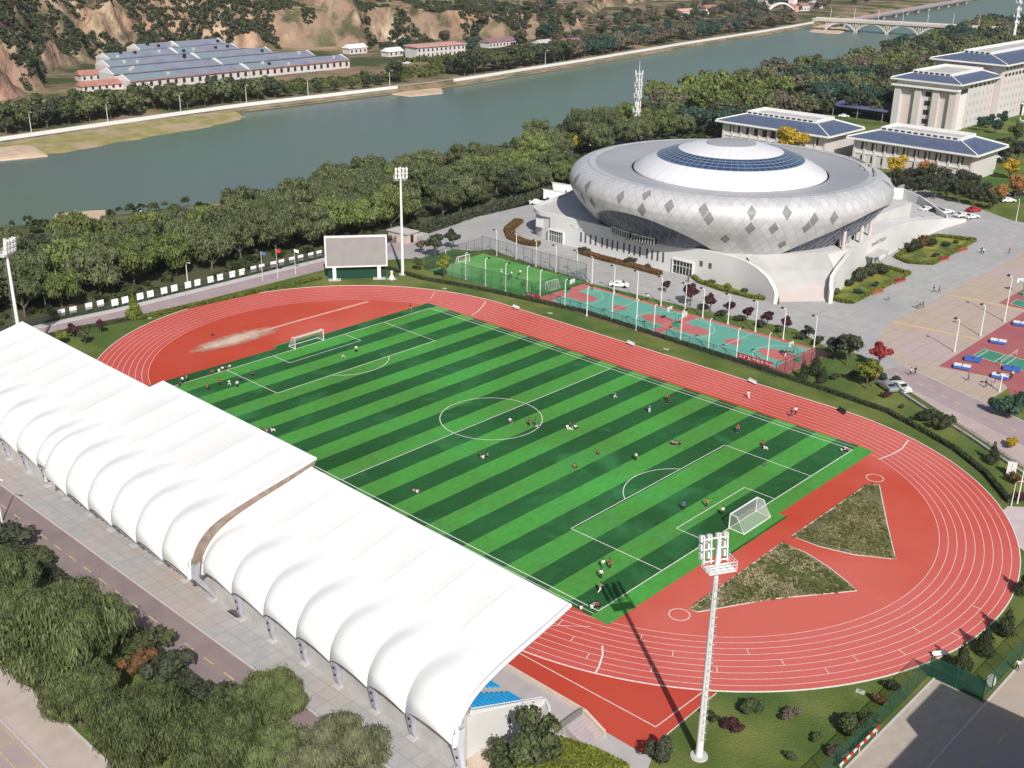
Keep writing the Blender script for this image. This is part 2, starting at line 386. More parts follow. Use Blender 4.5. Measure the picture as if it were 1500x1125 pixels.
def far_h(x, y):
    """height of the far hills at a point"""
    f = lerp_curve(FOOT, y); d = f-x
    n1 = noise.fractal(Vector((x*.012, y*.012, 1.3)), 1., 2.1, 5); n2 = noise.fractal(Vector((x*.045, y*.045, 4.)), 1., 2.1, 4)
    d += 14*n2+10*n1
    if d <= 0: return 0.3*max(0, n2)
    P = lerp_curve(PLT, y)
    if y > 355:                       # loess cliff with a field plateau on top
        d -= 9*abs(noise.fractal(Vector((y*.05, x*.012, 5.)), 1., 2., 4)); d = max(0, d)
        c = min(1, d/(7+5*n2+6)); h = P*(c**.7)+2.5*noise.noise(Vector((y*.09, x*.09, 1)))*c
        h += max(0, d-20)*.025 + 1.2*math.floor(max(0, d-26)/34.)
        return h+.8*n1
    k = min(1, max(0, (355-y)/70.))
    rid = 1-abs(noise.fractal(Vector((y*.017+x*.008, x*.009, 9.)), 1., 2., 4))*1.6
    hs = min(P, d*.60+9*(1-math.exp(-d/10)))*(.55+.5*rid)+10*n1*min(1, d/60)+7*n2*min(1, d/20)+5.5*noise.fractal(Vector((x*.09, y*.09, 7)), .8, 2., 4)*min(1, d/12)-7*abs(noise.noise(Vector((y*.06+x*.02, x*.02, 3))))*min(1, d/20)
    hs += 5*(1-abs(noise.noise(Vector((x*.05, y*.05, 2)))*2))*min(1, d/25)
    c = min(1, d/17.); hp = 24*(c**.7)+max(0, d-20)*.03
    return max(0, hs*k+hp*(1-k))
def make_ground():
    ys = list(np.arange(-120, 700, 4.5))+list(np.arange(700, 1000, 12))+list(np.arange(1000, 2600, 60))
    ys = [-420, -300, -200]+ys
    nf = list(np.concatenate([np.arange(0, 200, 3.5), np.arange(200, 420, 8), np.arange(420, 1500, 40)]))
    V = []; F = []; ncol = None
    for y in ys:
        xn = lerp_curve(NB, y); xf = lerp_curve(FB, y); ft = lerp_curve(FOOT, y)
        row = [(900, 0), (400, 0), (140, 0), (0, 0), (-100, 0), (xn+14, 0), (xn+9, -.3), (xn+4, -1.5), (xn, -2.55), (xn-6, -5), (xf+9, -5), (xf+2.5, -2.7), (xf+2, -1.8), (xf-.6, -.6), (xf-1.2, 0), (xf-25, 0)]
        s = ft+22
        for q in nf:
            x = s-q; row.append((x, far_h(x, y) if x < xf-30 else 0))
        ncol = len(row)
        V += [(x, y, z) for x, z in row]
    for j in range(len(ys)-1):
        for i in range(ncol-1):
            a = j*ncol+i; F.append((a, a+ncol, a+ncol+1, a+1))
    b = MB(); b.v = V; b.f = F
    o = b.build('ground', M['terrain']); struct(o); o.data.polygons.foreach_set('use_smooth', [True]*len(o.data.polygons))
    return o
make_ground()
# sheet of grass on the near side of the river
gp = [(300, -300)]+[(300, 900)]+[(lerp_curve(NB, y)+16, y) for y in range(900, -301, -60)]
b = MB(); b.flat(gp, .02); struct(b.build('grass_ground', M['grass']))
bt = [(-104.5, y) for y in range(-300, 160, 40)]+[(-118, 165), (-135, 200), (-135, 260), (-128, 350), (-130, 500), (-150, 640), (-160, 900)]
b = MB(); b.flat(bt+[(lerp_curve(NB, y)+17, y) for y in range(900, -301, -60)], .03); struct(b.build('woodland_floor', M['turf_soil']))
b = MB(); b.flat([(200, -400), (200, 2600), (-700, 2600), (-700, -400)], WATER_Z); struct(b.build('river_water', M['water']))
# sand bars by the far bank, sandy shore on the near bank
def blob(name, px, z, m, zt=.8):
    pts = GL(px, WATER_Z); n = len(pts); cx = sum(p[0] for p in pts)/n; cy = sum(p[1] for p in pts)/n
    P2 = []
    for i in range(n):
        a, c = pts[i], pts[(i+1) % n]
        for k in range(6):
            t = k/6; x, y = a[0]+(c[0]-a[0])*t, a[1]+(c[1]-a[1])*t
            s = 1+.06*noise.noise(Vector((x*.1, y*.1, 2)))*3*.3; P2.append((cx+(x-cx)*s, cy+(y-cy)*s))
    n = len(P2); b = MB(); vs = []
    for s, zz in ((1.03, z-1.4), (.97, z+.25), (.8, z+zt)):
        vs += [(cx+(x-cx)*s, cy+(y-cy)*s, zz+.15*noise.noise(Vector((x*.2, y*.2, zz)))) for x, y in P2]
    fs = [(k*n+i, k*n+(i+1) % n, (k+1)*n+(i+1) % n, (k+1)*n+i) for k in range(2) for i in range(n)]+[tuple(range(2*n, 3*n))]
    b.add(vs, fs); struct(b.build(name, m))
wpx = [(-60, 238), (0, 234), (90, 228), (200, 207), (300, 190), (350, 178), (358, 171)]; ipx = [(-60, 210), (0, 202), (100, 188), (200, 174), (280, 163), (330, 159), (356, 168)]
wo, wi = GL(wpx, WATER_Z), GL(ipx, -.9); b = MB(); n_ = 60; vs = []
for i in range(n_+1):
    f = i/n_*(len(wo)-1); k = min(int(f), len(wo)-2); g = f-k
    for j in range(7):
        h = j/6; ax = wo[k][0]+(wo[k+1][0]-wo[k][0])*g; ay = wo[k][1]+(wo[k+1][1]-wo[k][1])*g; cx = wi[k][0]+(wi[k+1][0]-wi[k][0])*g; cy = wi[k][1]+(wi[k+1][1]-wi[k][1])*g
        x, y = ax+(cx-ax)*h, ay+(cy-ay)*h; wob = 2.5*noise.noise(Vector((i*.35, 3, 1)))*(1-h); vs.append((x+wob, y, WATER_Z-.5+(2.1*h**.5 if i < n_ else .6*h)+.25*noise.noise(Vector((x*.15, y*.15, 0)))*(h > 0)))
b.add(vs, [(i*7+j, (i+1)*7+j, (i+1)*7+j+1, i*7+j+1) for i in range(n_) for j in range(6)]); o_ = b.build('reed_bank', M['reed'], smooth=True); struct(o_)
blob('sand_bank', [(-60, 236), (0, 236), (70, 229), (60, 216), (0, 214), (-60, 222)], WATER_Z+.2, M['sand'])
blob('silt_bank', [(556, 136), (600, 142), (650, 137), (648, 130), (600, 126), (560, 131)], WATER_Z, M['sand'], .5)
blob('shore_sand', [(70, 340), (120, 352), (170, 346), (165, 322), (120, 326), (75, 330)], WATER_Z+.6, M['sand'], 3.)
blob('bridge_silt', [(1185, 47), (1230, 50), (1245, 43), (1215, 34), (1190, 40)], WATER_Z, M['sand'], .5)

def area(name, pts, z, m, px=True):
    b = MB(); b.flat(GL(pts) if px else pts, z); return struct(b.build(name, m))
# plaza round the arena
area('plaza', [(610, 347), (700, 318), (790, 292), (850, 262), (1000, 215), (1310, 262), (1480, 322), (1540, 335), (1540, 352), (1500, 369), (1383, 431), (1354, 448), (1308, 471), (1290, 483), (1288, 501), (1301, 521), (1323, 537), (1293, 545), (1262, 520), (1232, 512), (1222, 516), (1165, 483), (1016, 452), (870, 417), (845, 407), (750, 378), (722, 365), (690, 368), (640, 362)], .03, M['concrete'])
area('tan_paving', [(1540, 350), (1500, 369), (1383, 431), (1354, 448), (1308, 471), (1290, 483), (1286, 501), (1301, 521), (1323, 537), (1443, 591), (1520, 540), (1560, 400)], .035, M['plaza'])
area('maroon_court_ground', [(1374.5, 536.7), (1500, 457), (1600, 395), (1640, 470), (1560, 600), (1479, 577), (1474, 565), (1455, 553)], .045, M['court_maroon'])
area('upper_court_ground', [(1463, 444), (1500, 423), (1580, 380), (1600, 440), (1500, 455)], .043, M['court_maroon'])
b = MB(); 
for a, c in (((1383, 431), (1512, 456.5)), ((1308, 471), (1430, 497))): b.strip([G(*a), G(*c)], .9, .047)
struct(b.build('painted_stripe', M['orange']))
b = MB()
for p in ([(1425.5, 521), (1442, 511.5), (1520, 533), (1505, 545)], [(1480, 445.5), (1489, 439), (1530, 449), (1520, 456)]): b.flat(GL(p), .055)
struct(b.build('badminton_court', M['court_green']))
def outline(b, poly, w, z): b.strip(poly, w, z, True)
b = MB(); q = GL([(1425.5, 521), (1442, 511.5), (1520, 533), (1505, 545)]); outline(b, q, .16, .06)
for t in (.08, .4, .6): b.strip([(q[0][0]+(q[3][0]-q[0][0])*t, q[0][1]+(q[3][1]-q[0][1])*t), (q[1][0]+(q[2][0]-q[1][0])*t, q[1][1]+(q[2][1]-q[1][1])*t)], .14, .06)
outline(b, GL([(1480, 445.5), (1489, 439), (1530, 449), (1520, 456)]), .16, .06); struct(b.build('court_line', M['line']))

# road on the right with its pavement and dashes
area('side_road', [(1290, 543), (1323, 536), (1443, 591), (1500, 618), (1560, 648), (1560, 690), (1500, 655), (1334, 571), (1296, 550)], .04, M['asphalt_far'])
area('side_pavement', [(1290, 545), (1334, 571), (1500, 655), (1560, 690), (1560, 735), (1500, 686), (1333, 574), (1285, 553)], .05, mat('pink_pavement', (.42, .34, .33), (.48, .39, .37), .3, .85, c3=(.40, .33, .26), s3=.05))
b = MB()
A0, A1 = G(1309, 545), G(1500, 637)
for k in range(12):
    t = k/10; u = t+.045
    b.strip([(A0[0]+(A1[0]-A0[0])*t, A0[1]+(A1[1]-A0[1])*t), (A0[0]+(A1[0]-A0[0])*u, A0[1]+(A1[1]-A0[1])*u)], .3, .046)
struct(b.build('road_dash', M['yellow']))
b = MB(); b.wall(GL([(1323, 536), (1443, 591), (1500, 618), (1560, 648)]), .3, 0, .14); b.wall(GL([(1296, 550), (1334, 571), (1500, 655), (1560, 690)]), .25, 0, .12)
struct(b.build('kerb', M['curb']))
# road by the river behind the track
XR = [(-150, -106), (-31, -100.8), (-17, -99.5), (41, -99.5), (73, -100.4), (101, -104.4), (150, -110)]
upk = [(x, y) for y, x in XR]
area('river_road', [(-106, -150), (-100.8, -31), (-99.5, -17), (-99.5, 41), (-100.4, 73), (-94, 73), (-93, 41), (-93, -17), (-95, -31), (-99, -150)], .04, M['asphalt_far'], px=False)
b = MB(); b.strip([(x-1.1, y) for x, y in upk], 2., .05); struct(b.build('river_road_pavement', M['conc_light']))
b = MB(); b.wall([(x, y) for x, y in upk], .3, 0, .14); struct(b.build('kerb', M['curb']))
area('plaza_link', [(-100, 45), (-94, 45), (-84, 60), (-84, 76), (-100, 76)], .035, M['concrete'], px=False)
# paths among the riverside trees
b = MB(); b.strip([(-150, -150), (-138, -40), (-136, 0), (-150, 60), (-156, 160), (-150, 260), (-150, 330), (-165, 420), (-190, 520), (-215, 640)], 5, .05); struct(b.build('riverside_path', M['conc_light']))
# far bank promenade
b = MB(); b.strip([(lerp_curve(FB, y)-4.5, y) for y in range(-100, 880, 12)], 3, .06); struct(b.build('promenade', M['asphalt_tan']))
b = MB(); b.strip([(lerp_curve(FB, y)+2.4, y) for y in range(170, 800, 12)], 1.6, WATER_Z+.25); struct(b.build('bank_ledge', M['sand']))

# roads in front of the stand (bottom left)
area('front_road', [(-220, -77.8), (120, -77.8), (120, -72.4), (-220, -72.4)], .04, M['asphalt'], px=False)
area('stand_forecourt', [(-220, -72.4), (66, -72.4), (66, -53), (59, -60), (-220, -60)], .035, M['pave'], px=False)
area('second_road', [(-220, -108), (150, -108), (150, -97.2), (-220, -97.2)], .04, M['asphalt_tan'], px=False)
area('second_pavement', [(-220, -97.2), (150, -97.2), (150, -92.4), (-220, -92.4)], .05, mat('tan_pavement', (.44, .37, .33), (.50, .43, .39), .4, .85), px=False)
b = MB()
for k in range(60):
    x = -160+4.2*k; b.strip([(x, -75.1), (x+2., -75.1)], .16, .046)
    b.strip([(x, -101.8), (x+1.2, -101.8)], .14, .046)
b.strip([(-220, -99.6), (150, -99.6)], .12, .046); b.strip([(-220, -97.6), (150, -97.6)], .1, .046)
for x in (12, 17.5, 23, 28.5, 34): b.strip([(x, -99.6), (x+.3, -97.6)], .12, .048)
struct(b.build('road_marking', M['yellow']))
b = MB(); b.wall([(-220, -72.3), (66, -72.3)], .22, 0, .14); b.wall([(-220, -77.9), (120, -77.9)], .25, 0, .14); b.wall([(-220, -97.2), (150, -97.2)], .2, 0, .14); b.wall([(-220, -92.4), (150, -92.4)], .2, 0, .14)
struct(b.build('kerb', M['curb']))
# bottom right: block paving and dark road
def pavermat():
    m = mat('block_paving', (.50, .43, .36), (.58, .50, .42), .8, .9); n = m.node_tree.nodes; l = m.node_tree.links
    b = n['Principled BSDF']; src = b.inputs['Base Color'].links[0].from_socket; tc = n.new('ShaderNodeTexCoord')
    br = n.new('ShaderNodeTexBrick'); br.inputs['Scale'].default_value = 2.; br.inputs['Mortar Size'].default_value = .035
    br.inputs['Mortar'].default_value = (.20, .18, .16, 1); l.new(tc.outputs['Object'], br.inputs['Vector']); l.new(src, br.inputs['Color1']); l.new(src, br.inputs['Color2'])
    l.new(br.outputs['Color'], b.inputs['Base Color']); return m
area('block_paving', [(90.2, -80), (96.4, -80), (96.4, -17.4), (90.2, -16.8)], .035, pavermat(), px=False)
area('right_road', [(96.5, -120), (112, -120), (112, 30), (96.5, 4)], .04, M['asphalt_tan'], px=False)
area('track_gate_paving', [(1465, 752), (1476, 742), (1560, 745), (1560, 850), (1490, 800)], .05, mat('pink_concrete', (.50, .42, .42), (.56, .48, .47), .4, .85))
b = MB(); b.wall([(96.4, -120), (96.4, 20)], .22, 0, .15); b.wall([(90.1, -80), (90.1, -16.8)], .2, 0, .15); struct(b.build('kerb', M['curb']))
b = MB()
for k in range(14):
    y = -70+5.2*k; b.strip([(100.2, y), (100.2, y+2.4)], .16, .046)
struct(b.build('road_dash', M['yellow']))
# paved yard behind the stand end
area('yard_paving', [(62, -72.3), (78, -60), (74.3, -51.6), (64, -51.8), (60, -66)], .045, mat('yard_concrete', (.40, .38, .38), (.47, .44, .44), .4, .85), px=False)

# ---------------------------------------------------------------- running track
TC, RI, RO = 42.3, 37.2, 48.0
def oval(r, n=64):
    p = []
    for k in range(n+1): t = -math.pi/2+math.pi*k/n; p.append((TC+r*math.cos(t), r*math.sin(t)))
    for k in range(n+1): t = math.pi/2+math.pi*k/n; p.append((-TC+r*math.cos(t), r*math.sin(t)))
    return p
def ring(b, r0, r1, z):
    A, B = oval(r0), oval(r1); n = len(A); b.add([(x, y, z) for x, y in A]+[(x, y, z) for x, y in B], [(i, (i+1) % n, n+(i+1) % n, n+i) for i in range(n)][::-1])
    for i in range(len(b.f)-n, len(b.f)): b.f[i] = b.f[i][::-1] if False else b.f[i]
b = MB(); b.flat(oval(RI+.1), .06); struct(b.build('infield_rubber', M['dzone']))
b = MB(); ring(b, RI, RO, .064); struct(b.build('running_track', M['track']))
area('track_apron', [(-70, -44), (70.5, -38.4), (73.1, -37.4), (73.4, -51.8), (52, -51.9), (-70, -51.9)], .055, M['apron'], px=False)
b = MB()
for k in range(9):
    r = RI+1.22*k+.02; ring(b, r-.045, r+.045, .069)
struct(b.build('lane_line', M['lane']))
b = MB(); A = oval(RO+.1); b.wall(A, .15, 0, .11, True); struct(b.build('track_kerb', M['line']))
b = MB()
def stagger(ang, lane0, lane1, w=.09, side=1, bow=0):
    pts = []
    for k in range(7):
        r = RI+1.22*(lane0+(lane1-lane0)*k/6); t = ang+bow*(k/6-.5)**2
        pts.append((side*TC+r*math.cos(t), r*math.sin(t)))
    b.strip(pts, w, .071)
for a, l0 in ((-63, 1), (-57, 3), (-50, 5), (-44, 2), (-39, 4), (-33, 6), (-27, 5), (-19, 6), (-12, 4), (-8, 7), (2, 6), (-70, 6), (-74, 4), (-78, 2), (-82, 5), (-86, 3), (-52, 7), (-60, 6), (-90, 1)): stagger(R(a), l0, l0+1)
b.strip([(57.4, 33.8), (58.1, 37), (58.3, 40.5), (57.5, 44.6)], .22, .0712); b.strip([(57.7, -39.6), (58.9, -41), (60.2, -43.4), (60.6, -44.6)], .22, .0712)
b.strip([(-47.2, 46.6), (-45.4, 44), (-43.2, 40), (-42.3, 37.3)], .2, .0712); b.strip([(-60.6, 43.2), (-59.4, 41.5), (-57.4, 38.8)], .12, .0712)
b.strip([(-30, -48.3), (40, -48.2), (71.6, -47.3)], .12, .0735); b.strip([(71.6, -47.3), (71.8, -38)], .12, .0745); b.strip([(73.05, -37.5), (73.35, -51.6)], .12, .0745); b.strip([(44, -46.4), (54, -37.4)], .08, .075)
struct(b.build('track_marking', M['line']))
# throwing sectors in the right infield, worn patch in the left one
def sector(name, px):
    pts = GL(px); b = MB(); b.flat(pts, .075); struct(b.build(name, M['dry_grass']))
    b = MB(); b.wall(pts, .13, .05, .10, True); struct(b.build('sector_edge', M['line']))
sector('throwing_sector_grass', [(1270, 711), (1160, 786), (1200, 801), (1250, 813), (1312, 820), (1300, 770), (1288, 711)])
sector('throwing_sector_grass', [(1010, 893), (1145, 796), (1180, 810), (1215, 832), (1240, 852), (1255, 866), (1130, 878), (1022, 897)])
b = MB()
for c in ((60.2, 26.9), (60.5, -27.3)): b.strip([(c[0]+1.35*math.cos(2*math.pi*k/32), c[1]+1.35*math.sin(2*math.pi*k/32)) for k in range(32)], .12, .08, True)
struct(b.build('throwing_circle', M['line']))
b = MB(); b.flat([(-66+3.4*math.cos(t)*(1+.15*math.sin(3*t)), -9+11.5*math.sin(t)*(1+.1*math.cos(5*t))) for t in np.arange(0, 6.28, .2)], .066)
def patchmat():
    m = mat('worn_sand', (.55, .40, .30), (.62, .50, .40), .3, .9); n = m.node_tree.nodes; l = m.node_tree.links; bs = n['Principled BSDF']; mo = n['Material Output']
    tc = n.new('ShaderNodeTexCoord'); mp = n.new('ShaderNodeMapping'); mp.inputs['Location'].default_value = (66*.29, 9*.087, 0); mp.inputs['Scale'].default_value = (.29, .087, 1); l.new(tc.outputs['Object'], mp.inputs[0])
    gr = n.new('ShaderNodeTexGradient'); gr.gradient_type = 'SPHERICAL'; l.new(mp.outputs[0], gr.inputs[0])
    t = n.new('ShaderNodeTexNoise'); t.inputs['Scale'].default_value = .6; t.inputs['Detail'].default_value = 8; l.new(tc.outputs['Object'], t.inputs[0])
    a = n.new('ShaderNodeMath'); a.operation = 'MULTIPLY_ADD'; l.new(gr.outputs['Fac'], a.inputs[0]); a.inputs[1].default_value = 1.6; 
    s = n.new('ShaderNodeMath'); s.operation = 'SUBTRACT'; l.new(t.outputs['Fac'], s.inputs[0]); s.inputs[1].default_value = .5; l.new(s.outputs[0], a.inputs[2]); a.use_clamp = True
    tr = n.new('ShaderNodeBsdfTransparent'); ms = n.new('ShaderNodeMixShader'); l.new(a.outputs[0], ms.inputs[0]); l.new(tr.outputs[0], ms.inputs[1]); l.new(bs.outputs[0], ms.inputs[2]); l.new(ms.outputs[0], mo.inputs[0]); return m
struct(b.build('sand_patch', patchmat()))
b = MB(); b.strip([(-66.2, -8), (-66.3, 7.6), (-65.9, 27)], .8, .068); struct(b.build('runway_stripe', mat('runway_pale', (.60, .32, .24), (.66, .42, .33), .4, .85)))

# ---------------------------------------------------------------- football pitch
b = MB(); b.flat([(-56, -35.6), (55.4, -35.6), (55.4, -11), (56.9, -11), (56.9, 5.5), (55.4, 5.5), (55.4, 36.2), (-55.5, 36.2), (-55.5, 6), (-57, 6), (-57, -6), (-55.5, -6)], .08); struct(b.build('football_pitch', M['pitch']))
b = MB(); z = .086
def ln(a, c, w=.14): b.strip([a, c], w, z)
W, L = 34., 52.5
for s in (-1, 1):
    ln((-L, s*W), (L, s*W), .16); ln((s*L, -W), (s*L, W), .16)
    ln((s*L, 20.16), (s*(L-16.5), 20.16)); ln((s*L, -20.16), (s*(L-16.5), -20.16)); ln((s*(L-16.5), -20.16), (s*(L-16.5), 20.16))
    ln((s*L, 9.16), (s*(L-5.5), 9.16)); ln((s*L, -9.16), (s*(L-5.5), -9.16)); ln((s*(L-5.5), -9.16), (s*(L-5.5), 9.16))
    a0 = math.acos(5.5/9.15); b.strip([(s*(L-11-9.15*math.cos(t)), 9.15*math.sin(t)) for t in np.linspace(-a0, a0, 30)], .14, z)
ln((0, -W), (0, W)); b.strip([(9.15*math.cos(t), 9.15*math.sin(t)) for t in np.linspace(0, 2*math.pi, 73)[:-1]], .14, z, True)
ln((-L, W+1.2), (L, W+1.2), .1); ln((-L, -W-.9), (L, -W-.9), .1)
struct(b.build('pitch_line', M['line']))

# ---------------------------------------------------------------- sports courts
b = MB(); b.flat([(-40.5, 56.2), (26.2, 54.6), (27.2, 73.6), (-39.9, 73.4)], .05); struct(b.build('basketball_court_ground', M['court_red']))
b = MB(); b.flat([(-74.4, 54.2), (-41.4, 55.8), (-41, 74.8), (-75.6, 74.8)], .055); struct(b.build('cage_pitch_ground', mat('cage_turf', (.07, .25, .05), (.12, .33, .09), .12, .9, detail=5, c3=(.20, .40, .16), s3=.03)))
def court(x0, x1, y0, y1):
    b = MB(); b.flat([(x0, y0), (x1, y0), (x1, y1), (x0, y1)], .056); struct(b.build('court_surface', M['court_teal']))
    cy = (y0+y1)/2; cx = (x0+x1)/2; b = MB()
    for s, xe in ((1, x0), (-1, x1)):
        b.flat([(xe, cy-2.5), (xe+s*5.8, cy-2.5), (xe+s*5.8, cy+2.5), (xe, cy+2.5)], .062)
        b.flat([(xe+s*(5.8+1.8*math.cos(t)), cy+1.8*math.sin(t)) for t in np.linspace(-math.pi/2, math.pi/2, 16)], .0615)
    b.flat([(cx+1.8*math.cos(t), cy+1.8*math.sin(t)) for t in np.linspace(0, 2*math.pi, 33)[:-1]], .062)
    struct(b.build('court_key', M['court_red']))
    b = MB(); b.strip([(x0, y0), (x1, y0), (x1, y1), (x0, y1)], .1, .066, True); b.strip([(cx, y0), (cx, y1)], .1, .066)
    for s, xe in ((1, x0), (-1, x1)):
        b.strip([(xe, cy-6.4)]+[(xe+s*(1.5+6.6*math.cos(t)), cy+6.4*math.sin(t)) for t in np.linspace(-math.pi/2, math.pi/2, 24)]+[(xe, cy+6.4)], .1, .066)
    struct(b.build('court_line', M['line']))
court(-37, -8, 58, 72.2); court(-5.5, 22.6, 57.4, 72.2)

# ================================================================== GRANDSTAND
stand = empty('grandstand', (0, -60, 0), 0, 'long grandstand under a white scalloped membrane roof beside the football pitch', 'grandstand')
def to_stand(o): o.parent = stand; o.location = (0, 60, 0); return o
PR2 = [(-49.5, 14.25), (-54.4, 13.4), (-59.6, 12.5), (-63.6, 11.7), (-66.4, 10.9), (-68.4, 9.6), (-69.7, 7.6), (-70.15, 5.8), (-70.2, 4.3)]
PR3 = [(-50.4, 12.6), (-54., 11.75), (-58.5, 10.85), (-61.9, 10.1), (-64.6, 9.2), (-66.6, 8.0), (-67.9, 6.3), (-68.3, 5.0), (-68.4, 3.8)]
def resample(pr, n):
    d = [0]
    for i in range(1, len(pr)): d.append(d[-1]+math.dist(pr[i], pr[i-1]))
    # smooth: Catmull via dense linear then average
    t = np.linspace(0, d[-1], n); Y = np.interp(t, d, [p[0] for p in pr]); Z = np.interp(t, d, [p[1] for p in pr])
    for _ in range(3):
        Y[1:-1] = (Y[:-2]+2*Y[1:-1]+Y[2:])/4; Z[1:-1] = (Z[:-2]+2*Z[1:-1]+Z[2:])/4
    return list(zip(Y, Z)), t/d[-1]
SEAM = mat('seam_grey', (.50, .50, .51))
def canopy(x0, x1, ribs, pr, name='canopy', lift=lambda x: 0):
    NS = 44; P, T = resample(pr, NS)
    xs = []; fr = []
    rr = sorted(ribs)
    for i in range(len(rr)-1):
        for k in range(16):
            f = k/16; xs.append(rr[i]+(rr[i+1]-rr[i])*f); fr.append(f)
    xs.append(rr[-1]); fr.append(0)
    V = []
    for x, f in zip(xs, fr):
        sh = 1-abs(2*f-1)**2.3 if f else 0
        for j, ((y, z), t) in enumerate(zip(P, T)):
            a = P[max(j-1, 0)]; c = P[min(j+1, NS-1)]; dy, dz = c[0]-a[0], c[1]-a[1]; q = math.hypot(dy, dz); ny, nz = dz/q, -dy/q   # outward
            if nz < 0 and j < 5: ny, nz = -ny, -nz
            # lobes begin on the slope: earlier in the middle of a bay
            st = .50+.14*abs(2*f-1)**1.6; k = max(0, (t-st)/(1-st)); kk = min(1, k*1.5); amp = 1.25*(kk*kk*(3-2*kk))*sh
            if t > .9: amp *= 1-.35*(t-.9)/.1
            sag = -.10*sh*min(1, t*8) if t < st else 0
            yy, zz = y+ny*(amp+sag), z+nz*(amp+sag)
            if t > .86: zz += 1.5*sh*((t-.86)/.14)**1.2
            V.append((x, yy, zz+lift(x)))
    nx = len(xs); F = [(i*NS+j, i*NS+j+1, (i+1)*NS+j+1, (i+1)*NS+j) for i in range(nx-1) for j in range(NS-1)]
    # underside shell
    k0 = len(V); V2 = []
    for i in range(nx):
        for j in range(NS):
            x, y, z = V[i*NS+j]; a = P[max(j-1, 0)]; c = P[min(j+1, NS-1)]; dy, dz = c[0]-a[0], c[1]-a[1]; q = math.hypot(dy, dz)
            V2.append((x, y-dz/q*.35 if True else y, z+dy/q*.35))
    F2 = [(k0+a, k0+d, k0+c, k0+b_) for a, b_, c, d in F]
    rim = []
    for j in range(NS-1): rim.append((j, k0+j, k0+j+1, j+1)); rim.append(((nx-1)*NS+j, (nx-1)*NS+j+1, k0+(nx-1)*NS+j+1, k0+(nx-1)*NS+j))
    for i in range(nx-1): rim.append((i*NS, (i+1)*NS, k0+(i+1)*NS, k0+i*NS)); rim.append((i*NS+NS-1, k0+i*NS+NS-1, k0+(i+1)*NS+NS-1, (i+1)*NS+NS-1))
    b = MB(); b.v = V+V2; b.f = F+F2+rim
    o = b.build(name, M['membrane']); smooth_angle(o, 35); to_stand(o)
    # rolled border along the open ends and the front edge
    for xe in (x0, x1):
        b = MB(); b.tube([(xe, y, z+.08+lift(xe)) for y, z in P[::2]+[P[-1]]], .26, 8); to_stand(smooth_angle(b.build('roof_edge', M['membrane'])))
    b = MB(); b.tube([(x0, P[0][0], P[0][1]+lift(x0)), (x1, P[0][0], P[0][1]+lift(x1))], .2, 8); to_stand(smooth_angle(b.build('roof_edge', M['membrane'])))
    for x in rr[1:-1]:
        b = MB(); vs = []
        for j in range(2, 20): vs += [(x-.04, P[j][0], P[j][1]+.03+lift(x)), (x+.04, P[j][0], P[j][1]+.03+lift(x))]
        b.add(vs, [(2*i, 2*i+1, 2*i+3, 2*i+2) for i in range(17)]); to_stand(b.build('roof_seam', SEAM))
    return P
ribs1 = [-71, -64.3, -57.6, -50.9, -44.2, -37.5, -30.8, -24.4]
ribs2 = [-24., -17.7, -11.3, -4.9, 1.6, 8.2, 14.6]
ribs3 = [14.9, 21.2, 27.9, 34.4, 40.7, 47.3, 53.6, 61.2]
Pa = canopy(-71, -24.4, ribs1, PR3); Pb = canopy(-24, 14.6, ribs2, PR2); Pc = canopy(14.9, 61.2, ribs3, PR3, lift=lambda x: .55*(61.2-x)/46.3)
# brown gap closing the step between roofs
for x in (14.78, -24.2):
    P, T = resample(PR2, 44); Q, T = resample(PR3, 44); b = MB(); vs = []
    for (y, z), (y3, z3) in zip(P, Q): vs += [(x, y, z-.15), (x, y3, z3-.3+(.55 if x > 0 else 0))]
    b.add(vs, [(2*i, 2*i+1, 2*i+3, 2*i+2) for i in range(43)]); to_stand(b.build('roof_fascia', M['brown']))
# fins carrying the roof
def fin(x, top, m=M['fin'], wide=.95):
    y0, z0 = top; b = MB()
    pts = [(-67.2, 0, .55, .35), (-67.6, 1.0, .7, .5), (y0+.5, z0-.4, 1.0, .8), (y0+.75, z0+1.6, 1.1, .9)]
    vs = []
    for i, (y, z, ww, th) in enumerate(pts):
        ww *= wide; vs += [(x-ww/2, y, z), (x+ww/2, y, z), (x+ww/2, y+th, z), (x-ww/2, y+th, z)]
    fs = [(3, 2, 1, 0)]
    for i in range(3):
        for k in range(4): a = 4*i+k; c = 4*i+(k+1) % 4; fs.append((a, c, c+4, a+4))
    b.add(vs, fs); o = to_stand(b.build('roof_support', m))
    for t in (.35, .8):
        ya = -67.6+(y0+.5+67.6)*t-.02; za = 1.0+(z0-.4-1.0)*t; h = MB(); h.tube([(x, ya-.04, za), (x, ya+.12, za)], .17, 10); h.build('hole', M['dark'], o)
    b = MB(); b.box(x-.55, x+.55, -67.9, -66.6, 0, .18); to_stand(b.build('footing', M['conc_light']))
for x in ribs1[:-1]+[-24.6]: fin(x, Pa[-1])
for x in ribs2[1:-1]: fin(x, Pb[-1])
fin(14.7, (Pb[-1][0]-.3, Pb[-1][1]+.6), M['fin'], 1.15)
for x in ribs3[1:-1]: fin(x, Pc[-1])
fin(61.0, (Pc[-1][0]-.3, Pc[-1][1]+.6), mat('fin_pale', (.62, .63, .70), None, rough=.4), 1.15)
